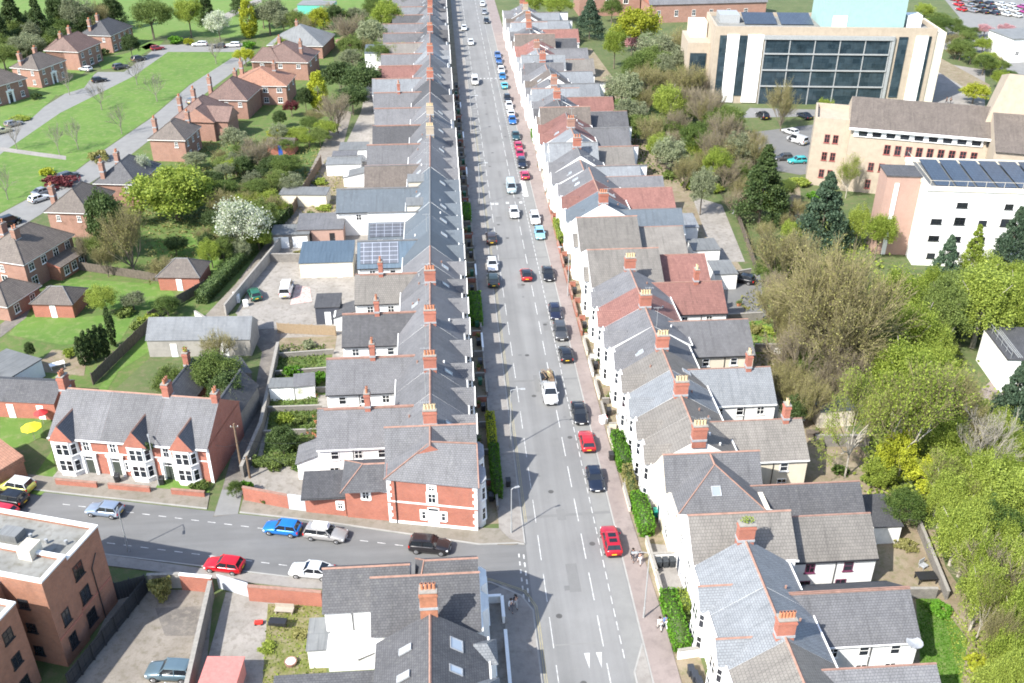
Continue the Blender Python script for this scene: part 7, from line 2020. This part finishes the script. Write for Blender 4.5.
# ------------------------------------------------------------------ trees
TREES = [
 # right-hand wood, near to far:   px, py, radius px, kind, height, label
 (858, 415, 36, 'limebare', 15, 'sparse budding tree with a pale trunk at the left edge of the wood'),
 (914, 410, 46, 'limebare', 17, 'tall open tree with a forked white trunk in bright young leaf'),
 (950, 395, 36, 'olive', 13, 'airy olive tree between the forked white trunk and the workshop'),
 (903, 372, 34, 'feather', 12, 'bright lime-green tree below the huge bare brown tree'),
 (988, 440, 34, 'palebare', 11, 'tan leafless tree beside the dark pine at the right edge'),
 (1012, 405, 26, 'pine', 12, 'dark blue-green pine at the right edge below the workshop'),
 (932, 478, 24, 'yellow', 5, 'golden thicket right of the forked white trunk'),
  (895, 455, 18, 'yellow', 7, 'vivid yellow-green thicket behind the forked white trunk'),
 (880, 470, 16, 'round', 4, 'bright green bushy tree at the foot of the pale trunk'),
 (960, 478, 24, 'lime', 6, 'lime shrubby tree below the tan leafless tree'),
 (905, 505, 20, 'green', 5, 'mid-green low tree beside the earth yard top'),
 (960, 530, 30, 'feather', 8, 'lime-green tree above the earth yard'),
 (1005, 500, 34, 'feather', 9, 'pale lime tree at the right edge in the lower wood'),
 (1010, 570, 40, 'bare', 10, 'brown brushy leafless tree at the right edge near the earth yard'),
 (1012, 640, 30, 'olive', 8, 'olive budding tree at the lower right edge'),
 (1005, 690, 26, 'lime', 6, 'lime bush-like tree in the bottom right corner'),
 (948, 440, 26, 'feather', 8, 'lime tree behind the forked white trunk'),
 (836, 303, 64, 'dome', 21, 'huge domed leafless brown tree in the middle of the wood'),
 (800, 345, 34, 'brown', 11, 'smaller brown twiggy tree at the foot of the huge domed one'),
 (845, 365, 30, 'bare', 10, 'thin leafless tree with pale stems below the huge domed one'),
 (790, 255, 36, 'olive', 13, 'olive-yellow tree left of the huge domed tree'),
 (780, 300, 26, 'olive', 10, 'low olive tree beside the shaded rear yard'),
 (825, 212, 30, 'pine', 14, 'dark spreading pine before the stone building'),
 (764, 185, 28, 'conifer', 15, 'tall dark green conifer beside the car park'),
 (895, 300, 26, 'feather', 11, 'lime-green tree right of the huge domed tree'),
 (880, 232, 15, 'lime', 9, 'small lime tree at the foot of the pink stair block'),
 (858, 225, 11, 'lime', 8, 'narrow lime tree beside the dark spreading pine'),
 (945, 268, 20, 'pine', 11, 'slim dark pine in front of the white building'),
 (918, 330, 30, 'feather', 11, 'lime tree in the middle of the wood below the white building'),
 (972, 260, 18, 'larch', 12, 'pointed lime larch before the white building'),
 (985, 300, 36, 'feather', 13, 'broad lime-green tree above the workshop'),
 (945, 310, 26, 'green', 11, 'mid-green tree between two broad lime trees'),
 (1012, 245, 22, 'pine', 13, 'dark pine at the right edge before the white building'),
 (1018, 300, 24, 'feather', 12, 'lime tree cut by the right edge above the workshop'),
 (862, 330, 20, 'olive', 9, 'olive sapling tree beneath the right side of the huge domed tree'),
 (878, 390, 18, 'green', 6, 'green understorey tree behind the sparse budding tree'),
 (830, 385, 22, 'brown', 7, 'brown scrubby tree above the grey-roofed outbuilding'),
 (795, 410, 14, 'dark', 5, 'dark green tree beside the pale slate wing'),
 (1000, 530, 24, 'green', 8, 'mid-green tree deep in the lower right wood'),
 # upper right
 (636, 28, 22, 'yellow', 13, 'tall yellow-green tree behind the brick buildings at the top'),
 (615, 45, 12, 'lime', 11, 'lime tree left of the tall yellow-green one'),
 (590, 18, 16, 'pine', 13, 'blue-green cypress at the end of the right-hand terrace'),
 (632, 44, 10, 'pink', 6, 'pink blossom tree below the yellow-green tree'),
 (655, 52, 22, 'sage', 10, 'pale sage tree right of the pink blossom'),
 (680, 42, 20, 'olive', 11, 'olive tree before the office side wing'),
 (690, 78, 22, 'olive', 11, 'yellow-olive tree at the left corner of the office'),
 (670, 100, 20, 'feather', 10, 'lime tree above the row of rear gardens'),
 (705, 105, 24, 'bare', 11, 'leafless brown tree below the office corner'),
 (722, 128, 20, 'brown', 10, 'brown tree with a pinkish haze beside the car park'),
 (740, 150, 20, 'olive', 9, 'pale olive tree beside the tall dark conifer'),
 (637, 116, 9, 'conifer', 5, 'small clipped conifer in a far rear garden on the right'),
 (655, 70, 16, 'green', 8, 'green tree in the gap behind the far red-tiled wing'),
 (785, 98, 18, 'olive', 13, 'slim leafing tree before the glass front of the office'),
 (825, 108, 8, 'lime', 6, 'small lime sapling before the glass front'),
 (850, 172, 14, 'limebare', 9, 'thin pale sapling against the stone building'),
 (700, 145, 16, 'feather', 6, 'low bright lime tree behind the terrace gardens'),
 (676, 130, 13, 'green', 6, 'green shrubby tree behind the terrace gardens'),
 (740, 172, 12, 'green', 5, 'low green tree at the foot of the tall dark conifer'),
 (610, 100, 5, 'dark', 4, 'small dark tree at the end of a pale roof wing'),
 (560, 6, 14, 'lime', 9, 'lime tree at the far end of the right-hand terrace'),
 (535, 2, 14, 'lime', 9, 'lime tree by the top end of the street'),
 (612, 8, 10, 'green', 8, 'green tree before the pinkish brick building'),
 (700, 52, 10, 'dark', 8, 'dark tree between the office and its side wing'),
 (892, 30, 8, 'green', 6, 'green roof-side tree beside the mint hall'),
 (940, 25, 12, 'green', 6, 'green tree right of the mint hall'), (962, 48, 12, 'green', 6, 'green tree on the bank below the distant car park'), (985, 62, 12, 'green', 6, 'green tree further down the bank by the railway path'),
 (925, 10, 10, 'lime', 6, 'lime tree near the distant car park'), (985, 30, 9, 'pink', 4, 'reddish shrub tree beside the distant car park'), (1005, 28, 9, 'pink', 4, 'second reddish shrub tree nearer the right edge'), (1000, 78, 8, 'lime', 5, 'pale lime tree between the railway path and the stone turret'), (975, 92, 14, 'yellow', 5, 'yellowish tree before the stone turret'),
 # green and park, left
 (12, 18, 16, 'conifer', 17, 'dark conifer in the top left corner'), (38, 22, 15, 'conifer', 16, 'second dark conifer from the top left corner'), (-2, 30, 14, 'conifer', 15, 'dark conifer cut by the left edge at the top'),
 (58, 12, 12, 'dark', 12, 'dark broad tree beside the top left conifers'), (78, 14, 15, 'sage', 12, 'pale sage-green tree above the brick houses'), (112, 6, 13, 'conifer', 15, 'dark conifer above the charcoal-roofed house'),
 (95, 14, 14, 'olive', 11, 'olive tree between the sage tree and the dark conifer'), (150, 16, 20, 'green', 12, 'round mid-green tree behind the charcoal-roofed house'), (188, 14, 15, 'lime', 12, 'vivid lime tree at the head of the green'),
 (206, 8, 10, 'conifer', 14, 'dark conifer beside the vivid lime tree'), (218, 24, 12, 'white', 9, 'white blossom tree by the parked cars at the green'), (248, 20, 8, 'column', 11, 'golden columnar conifer at the top of the green'),
 (268, 14, 16, 'sage', 11, 'pale grey-green tree beside the golden column'), (238, 2, 10, 'conifer', 9, 'dark conifer on the park path'), (283, 22, 10, 'sage', 8, 'pale shrub tree near the clubhouse'), (320, 20, 10, 'yellow', 9, 'yellow-green tree behind the clubhouse roof'), (335, 16, 9, 'dark', 8, 'dark tree right of the clubhouse'),
 (350, 26, 20, 'bare', 10, 'leafless tree on the park grass behind the clubhouse'), (372, 34, 18, 'sage', 10, 'pale grey-green tree before the terrace end'), (388, 16, 16, 'lime', 11, 'lime tree against the left-hand terrace'), (400, 2, 10, 'dark', 10, 'dark tree at the top beside the left-hand terrace'), (375, 8, 12, 'green', 9, 'green tree above the lime one at the terrace'),
 (344, 42, 10, 'pink', 4, 'small orange-pink shrub tree by the clubhouse drive'), (282, 46, 8, 'lime', 6, 'bright tree at the corner of the clubhouse'), (245, 56, 10, 'yellow', 5, 'yellow-green small tree before the plum-roofed house'),
 (130, 45, 9, 'dark', 7, 'dark round tree at the corner of the charcoal-roofed house'), (25, 45, 16, 'sage', 7, 'pale scrubby tree behind the second brick house'), (55, 38, 16, 'green', 7, 'green scrubby tree above the red-roofed house'), (2, 45, 12, 'green', 7, 'green scrub tree at the left edge above the houses'),
 (362, 80, 22, 'dark', 9, 'large dark evergreen against the white rear block'), (340, 76, 18, 'dark', 8, 'dark evergreen left of the large one'), (352, 98, 16, 'dark', 7, 'dark evergreen below the large one'), (378, 56, 12, 'green', 8, 'green tree between the dark evergreen and the terrace'),
 (318, 92, 9, 'column', 9, 'bright golden column tree by the dark evergreens'), (305, 98, 8, 'dark', 6, 'dark shrub tree left of the golden column'), (336, 108, 18, 'bare', 10, 'weeping leafless tree below the dark evergreens'),
 (291, 107, 8, 'maroon', 4, 'round dark red shrub tree by the orange-brown roof'), (280, 118, 7, 'dark', 4, 'dark ball shrub tree in the cluster garden'), (277, 133, 9, 'yellow', 3.5, 'yellow shrub tree above the blue-doored shed'),
 (172, 190, 38, 'round', 10, 'big round lime-green tree in the middle of the left gardens'), (142, 170, 9, 'white', 8, 'white blossom tree peeping out left of the big round lime tree'),
 (240, 222, 24, 'white', 10, 'large white blossom tree by the bright lane'), (225, 200, 20, 'olive', 7, 'olive yellow tree above the large white blossom tree'), (262, 215, 14, 'green', 7, 'green tree between the white blossom and the lane'),
 (105, 222, 20, 'dark', 12, 'dark ivy-clad tree beside the sandy-roofed house'), (125, 230, 26, 'olive', 13, 'tall olive twiggy tree right of the dark ivy-clad one'), (82, 245, 14, 'brown', 6, 'brown twiggy tree at the corner of the large house'),
 (160, 266, 16, 'olive', 5, 'olive low tree beside the steep-roofed garage'), (175, 245, 11, 'dark', 3.5, 'dark rounded shrub tree on the middle lawn'), (207, 242, 10, 'dark', 4, 'dark shrub tree at the foot of the white blossom tree'),
 (256, 150, 20, 'bare', 7, 'leafless tree in the gardens below the plum roofs'), (235, 140, 14, 'sage', 6, 'pale twiggy tree below the swept gable'), (285, 165, 15, 'green', 5, 'green garden tree below the blue-doored shed'), (235, 165, 14, 'lime', 4, 'low lime tree in the rough garden'), (270, 180, 14, 'olive', 5, 'olive garden tree near the old fence'), (258, 190, 13, 'green', 5, 'green tree above the telegraph pole hedge'),
 (214, 372, 26, 'green', 6.5, 'dense green tree on the left of the dark lane'), (228, 392, 20, 'dark', 6, 'darker green tree leaning over the dark lane'), (172, 383, 17, 'green', 5, 'rounded green tree behind the gabled houses'), (192, 372, 12, 'lime', 4, 'yellow-green bushy tree behind the gabled houses'), (216, 345, 18, 'olive', 6, 'twiggy tree before the pale slate outbuilding'), (225, 408, 16, 'sage', 5, 'pale feathery tree beside the tall brick side wall'),
 (102, 298, 15, 'lime', 4.5, 'lime shrubby tree on the long lawn'), (132, 300, 12, 'sage', 3, 'greyish low tree on the long lawn'),
 (166, 304, 13, 'green', 3.5, 'green shrubby tree by the slatted fence'), (30, 350, 5, 'dark', 3, 'small dark tree beside the conservatory'),
 (282, 440, 14, 'dark', 4, 'dark bushy tree in the rear gardens by the lane wall'), (300, 390, 4, 'yellow', 2, 'small round yellow tree beside the white-doored shed'),
 (235, 503 - 15, 8, 'green', 2.5, 'green bushy tree at the foot of the telegraph pole'),
]
for t in TREES:
    tree(*t)

# trees that crowd together: filled region by region
def inside(x, y, w):
    c = False
    for (x0, y0), (x1, y1) in zip(w, w[1:] + w[:1]):
        if (y0 > y) != (y1 > y) and x < (x1 - x0) * (y - y0) / (y1 - y0) + x0: c = not c
    return c
KN = dict(feather='feathery lime', round='bright lime', lime='lime-green', green='mid-green', olive='olive budding', sage='pale sage', dark='dark green', bare='leafless brown', brown='brown twiggy', pine='dark pine', yellow='yellow-green', limebare='open lime')
for pix, n, kinds, r0, r1, h0, h1, sep, where, grp in (
    ([(872, 362), (940, 352), (952, 402), (1030, 428), (1030, 690), (1003, 690), (990, 610), (962, 525), (938, 485), (936, 405), (880, 395)], 42, ('feather', 'lime', 'feather', 'olive', 'limebare', 'feather'), 16, 26, 6, 9.5, 14.5, 'crowded into the lower right wood', 'crowded trees of the lower right wood'),
    ([(866, 290), (940, 285), (985, 262), (1030, 260), (1030, 318), (978, 318), (935, 360), (872, 350)], 17, ('feather', 'lime', 'feather', 'green', 'olive'), 16, 24, 6.5, 9, 17, 'crowded below the white college building', 'crowded trees below the white building'),
    ([(612, 62), (700, 40), (735, 118), (768, 150), (742, 205), (690, 190), (640, 150)], 44, ('olive', 'lime', 'sage', 'brown', 'green', 'olive'), 12, 19, 6, 10, 11, 'in the thicket behind the far right-hand terrace', 'thicket behind the far right-hand terrace'),
    ([(762, 262), (806, 242), (820, 400), (775, 400), (785, 330)], 16, ('olive', 'olive', 'brown', 'green'), 14, 22, 5, 8, 13, 'at the left fringe of the huge domed tree', 'fringe trees beside the huge domed tree'),
    ([(196, 168), (296, 150), (282, 225), (218, 262), (196, 250), (212, 210)], 34, ('green', 'olive', 'sage', 'lime', 'dark'), 9, 15, 3, 5, 9, 'in the overgrown gardens beside the bright lane', 'garden trees beside the bright lane'),
    ([(0, 26), (72, 22), (112, 10), (100, 26), (40, 45), (0, 62)], 20, ('green', 'sage', 'olive', 'dark'), 10, 16, 6, 9, 9, 'behind the brick houses at the top left', 'trees behind the top left houses'),
    ([(252, 6), (300, 4), (332, 10), (398, 4), (398, 60), (345, 60), (336, 30), (270, 30)], 20, ('sage', 'green', 'olive', 'lime', 'bare'), 9, 14, 5, 8, 10, 'around the mauve-roofed clubhouse', 'trees around the clubhouse'),
    ([(926, 12), (960, 22), (1020, 78), (985, 72), (930, 36)], 22, ('green', 'lime', 'green', 'olive'), 7, 11, 3, 5, 7, 'on the bank below the distant car park', 'trees on the bank below the distant car park'),
    ([(60, 196), (135, 205), (142, 268), (84, 262)], 10, ('olive', 'brown', 'green'), 10, 15, 4, 7, 12, 'between the sandy-roofed house and the round lime tree', 'trees by the sandy-roofed house'),
    ([(182, 158), (250, 138), (322, 112), (332, 150), (240, 168)], 16, ('green', 'olive', 'sage', 'lime'), 8, 13, 3, 4.5, 11, 'in the gardens behind the plum-roofed houses', 'garden trees behind the plum-roofed houses'),
    ([(735, 165), (800, 170), (800, 240), (770, 238), (735, 215)], 9, ('lime', 'green', 'olive'), 9, 14, 4, 6, 12, 'at the foot of the tall dark conifer', 'trees at the foot of the tall conifer')):
    done, tries = [], 0
    while len(done) < n and tries < 4000:
        tries += 1
        px, py = RND.uniform(min(p[0] for p in pix), max(p[0] for p in pix)), RND.uniform(min(p[1] for p in pix), max(p[1] for p in pix))
        if not inside(px, py, pix) or any((px - a) ** 2 + (1.3 * (py - b_)) ** 2 < sep * sep for a, b_ in done): continue
        done.append((px, py))
        kd = RND.choice(kinds)
        tree(px, py, RND.uniform(r0, r1), kd, RND.uniform(h0, h1), f'{KN[kd]} tree {where}', grp)
# young leafless trees standing on the green
for k, (px, py, lab) in enumerate(((98, 92, 'leafless young tree by the dark cars on the green'), (55, 135, 'leafless tree at the lower left end of the green'), (74, 130, 'leafless tree beside the path across the green'), (118, 115, 'leafless tree in the middle of the green'), (154, 84, 'leafless tree in the upper middle of the green'), (134, 68, 'leafless sapling near the grey drive'), (214, 48, 'leafless tree at the top right of the green'), (12, 130, 'leafless tree at the left edge of the green'), (66, 78, 'leafless sapling on a front lawn'), (2, 178, 'leafless tree on the grass at the left edge below the path'))):
    tree(px, py, 13, 'sapling', 7.5, lab, 'young leafless trees on the green')
# dark cypresses in a row
for k, (px, py, h) in enumerate(((80, 352, 4.5), (86, 348, 5), (92, 346, 5), (98, 343, 5.2), (104, 341, 5), (110, 328, 6.2))):
    tree(px, py, 4.2, 'cypress', h, ('leftmost dark cypress of the row above the earth patio', 'second dark cypress of the row from the left', 'third dark cypress of the row from the left', 'fourth dark cypress of the row from the left', 'fifth dark cypress of the row from the left', 'tallest dark cypress at the right end of the row')[k], 'row of dark cypresses')
# shrubs
for (px, py, r, lf, h, lab) in (
    (285, 418, 9, 'lime', 1.2, 'yellow-green shrub in the rear gardens above the dark bushy tree'), (300, 420, 8, 'green', 1.0, 'green shrub in the middle rear garden'), (292, 372, 10, 'hedge', 1.2, 'bright green shrub row in the third rear garden'), (318, 378, 9, 'hedge', 1.2, 'bright green shrub beside the slate wing'),
    (310, 345, 8, 'sage', 1.0, 'pale grassy shrub in the upper rear garden'), (277, 386, 6, 'yellow', 1.4, 'round yellow bush by the lane wall'), (298, 444, 10, 'green', .9, 'green shrub beside the earth bed'), (305, 462, 14, 'green', .9, 'flat shrub along the top of the concrete yard'), (274, 467, 7, 'green', .9, 'low shrub at the left of the concrete yard'),
    (246, 488, 7, 'hedge', 1.6, 'rounded green bush on the lane corner'), (326, 500, 5, 'green', .8, 'small plants beside the brick garage'), (265, 500, 5, 'green', .7, 'plants behind the brick yard wall'),
    (302, 198, 12, 'lime', .9, 'flowering yellow-green shrub by the pale lock-up'), (320, 182, 8, 'lime', .9, 'low lime shrub in the yard by the brown wing'), (325, 207, 8, 'lime', .8, 'low grassy shrub above the pale lock-up'), (310, 215, 6, 'green', 1.4, 'green shrub lying over the pale lock-up roof'), (300, 254, 8, 'olive', .8, 'weedy shrub along the mossy wall'), (322, 254, 7, 'olive', .8, 'second weedy shrub along the mossy wall'),
    (160, 588, 12, 'olive', 2.4, 'brown withered bush against the wall of the car lot'), (268, 646, 9, 'lime', .5, 'yellow-green tuft on the rough lot grass'), (300, 634, 9, 'olive', .4, 'dry tuft beside the fire pit'),
    (905, 545, 10, 'olive', .7, 'weedy patch shrub in the earth yard'), (940, 610, 12, 'hedge', .7, 'low green shrub on the rear lawn top'), (980, 662, 14, 'yellow', 1.2, 'golden shrub at the edge of the rear lawn'),
    (870, 480, 10, 'green', .9, 'green undergrowth shrub below the stone wall'), (840, 470, 9, 'green', .9, 'green shrub behind the tan-roofed wing'), (852, 500, 8, 'olive', .7, 'weedy shrub beside the dark-roofed outhouse'),
    (765, 330, 10, 'lime', .9, 'lime shrub at the edge of the small rear lawn'), (755, 330, 7, 'olive', 1.2, 'olive shrub beside the small rear lawn'), (690, 185, 9, 'lime', 1.6, 'bright lime shrub behind the blue slate dormer'), (715, 188, 10, 'lime', 1.7, 'bright lime shrub left of the tall dark conifer'), (670, 175, 10, 'green', 1.5, 'green shrub behind the far slate wings'), (800, 182, 10, 'lime', 1.6, 'rounded lime shrub at the corner of the stone building'), (815, 196, 8, 'hedge', 1.4, 'green shrub below the stone building'),
    (660, 88, 10, 'green', 1.8, 'green shrub in a far rear garden'), (640, 98, 9, 'lime', 1.5, 'lime shrub in a far rear garden'), (655, 130, 8, 'sage', 1.2, 'pale shrub in a far rear garden'),
    (125, 312, 10, 'green', 1.2, 'green shrub in the long lawn border'), (150, 318, 10, 'lime', 1.4, 'yellow-green shrub beside the slatted fence'), (140, 326, 9, 'green', 1.2, 'dark shrub below the slatted fence'), (70, 352, 8, 'lime', 1.0, 'yellow-green shrub beside the cypress row'), (5, 402, 8, 'dark', 2.2, 'dark rounded bush at the left edge above the lawn'), (38, 408, 8, 'green', 1.4, 'green bush before the low brick garage'), (6, 360, 8, 'green', 1.4, 'green bush beside the conservatory'),
    (60, 181, 16, 'maroon', 1.6, 'maroon hedge-like bush beside the lower road'), (46, 172, 8, 'yellow', 1.3, 'yellow-green bush at the end of the maroon hedge'), (98, 156, 10, 'olive', 1.8, 'olive bush at the corner of the lower road'), (66, 205, 6, 'hedge', .8, 'bright lawn shrub by the sandy-roofed house'), (175, 40, 8, 'hedge', 2, 'square green bush at the head of the green'), (188, 42, 5, 'yellow', 1.8, 'small yellow bush at the head of the green'), (250, 45, 7, 'hedge', 2, 'green bush beside the clubhouse entrance'),
    (20, 118, 10, 'lime', .9, 'bright front garden shrub on the left of the green'), (66, 64, 6, 'green', 2.0, 'green bush between two brick houses on the green'), (104, 52, 6, 'dark', 1.8, 'dark bush beside the red-roofed house'), (36, 96, 6, 'dark', 1.5, 'dark bush between the two nearest green houses')):
    bush(px, py, r, lf, h, lab)
# understorey of the wood: nobody could count it
P = []
for px in range(800, 1060, 9):
    for py in range(230, 700, 11):
        if px < 870 and py > 400: continue
        if px < 985 and py > 515: continue
        if px > 960 and 320 < py < 400: continue
        x, y = g(px + RND.uniform(-5, 5), py + RND.uniform(-5, 5))
        if y > 140 and x > 74: continue
        n = RND.randrange(10, 30)
        q = NR.normal(size=(n, 3)) * arr((1.1, 1.1, .5)) + arr((x, y, .35))
        q[:, 2] = np.abs(q[:, 2])
        P.append(q)
tag(mobj('undergrowth', leafmesh('undergrowth', np.concatenate(P), .4, LF['lime'])), kind='stuff')
def tufts(nm, pix, n, lf, s, hgt=.12):
    w = [g(*p) for p in pix]
    xs, ys = [p[0] for p in w], [p[1] for p in w]
    out = []
    while len(out) < n:
        x, y = RND.uniform(min(xs), max(xs)), RND.uniform(min(ys), max(ys))
        c = False
        for (x0, y0), (x1, y1) in zip(w, w[1:] + w[:1]):
            if (y0 > y) != (y1 > y) and x < (x1 - x0) * (y - y0) / (y1 - y0) + x0: c = not c
        if c: out.append((x, y, RND.uniform(.03, hgt)))
    tag(mobj(nm, leafmesh(nm, arr(out), s, LF[lf])), kind='stuff')
tufts('weeds', [(262, 462), (312, 462), (326, 345), (280, 345)], 3500, 'green', .22, .35)
tufts('weeds', [(300, 235), (345, 205), (350, 165), (325, 160), (296, 205)], 900, 'olive', .25, .3)
tufts('weeds', [(268, 604), (322, 604), (328, 690), (262, 690)], 900, 'lime', .16, .12)
tufts('weeds', [(600, 92), (690, 90), (720, 190), (640, 180)], 2500, 'green', .4, .6)
tufts('weeds', [(940, 600), (985, 640), (985, 690), (962, 690)], 1200, 'lime', .16, .15)
tufts('weeds', [(200, 130), (320, 150), (285, 235), (150, 285), (140, 215)], 4000, 'olive', .35, .5)
tufts('weeds', [(922, 690), (960, 690), (962, 640), (930, 595), (918, 595)], 2600, 'hedge', .13, .1)
tufts('weeds', [(740, 300), (800, 240), (830, 380), (760, 400)], 2600, 'olive', .3, .5)

# ------------------------------------------------------------------ camera, sun, sky
cam = bpy.data.cameras.new('Camera')
co = bpy.data.objects.new('Camera', cam); COL.objects.link(co)
co.location = (0, 0, CAM_H)
co.rotation_euler = (PI / 2 - PITCH, 0, -YAW)
cam.sensor_width = 36
cam.lens = 36 * F_PX / 1024
cam.clip_end = 3000
sc.camera = co
EL = math.radians(44)
hd = Vector((.775, .632, 0)).normalized()
Ld = Vector((hd.x * math.cos(EL), hd.y * math.cos(EL), -math.sin(EL)))
sun = bpy.data.lights.new('Sun', 'SUN')
sun.energy, sun.angle, sun.color = 4.2, math.radians(.53), (1, .965, .9)
so = bpy.data.objects.new('Sun', sun); COL.objects.link(so)
so.rotation_euler = Ld.to_track_quat('-Z', 'Y').to_euler()
w = bpy.data.worlds.new('World'); sc.world = w
w.use_nodes = True
nt_ = w.node_tree
bg = nt_.nodes['Background']
sk = nt_.nodes.new('ShaderNodeTexSky')
sk.sky_type = 'NISHITA'; sk.sun_disc = False
sk.sun_elevation = EL
sk.sun_rotation = math.atan2(-hd.x, -hd.y)
sk.air_density, sk.dust_density, sk.ozone_density = 1.0, 1.4, 1.0
nt_.links.new(sk.outputs[0], bg.inputs[0])
bg.inputs[1].default_value = .15
sc.view_settings.view_transform = 'Standard'
sc.view_settings.look = 'None'
sc.view_settings.gamma = 1
sc.view_settings.exposure = 1.25
sc.render.engine = 'CYCLES'
sc.cycles.filter_width = 1.8
sc.cycles.max_bounces = 5
sc.cycles.transparent_max_bounces = 4
sc.cycles.use_denoising = True
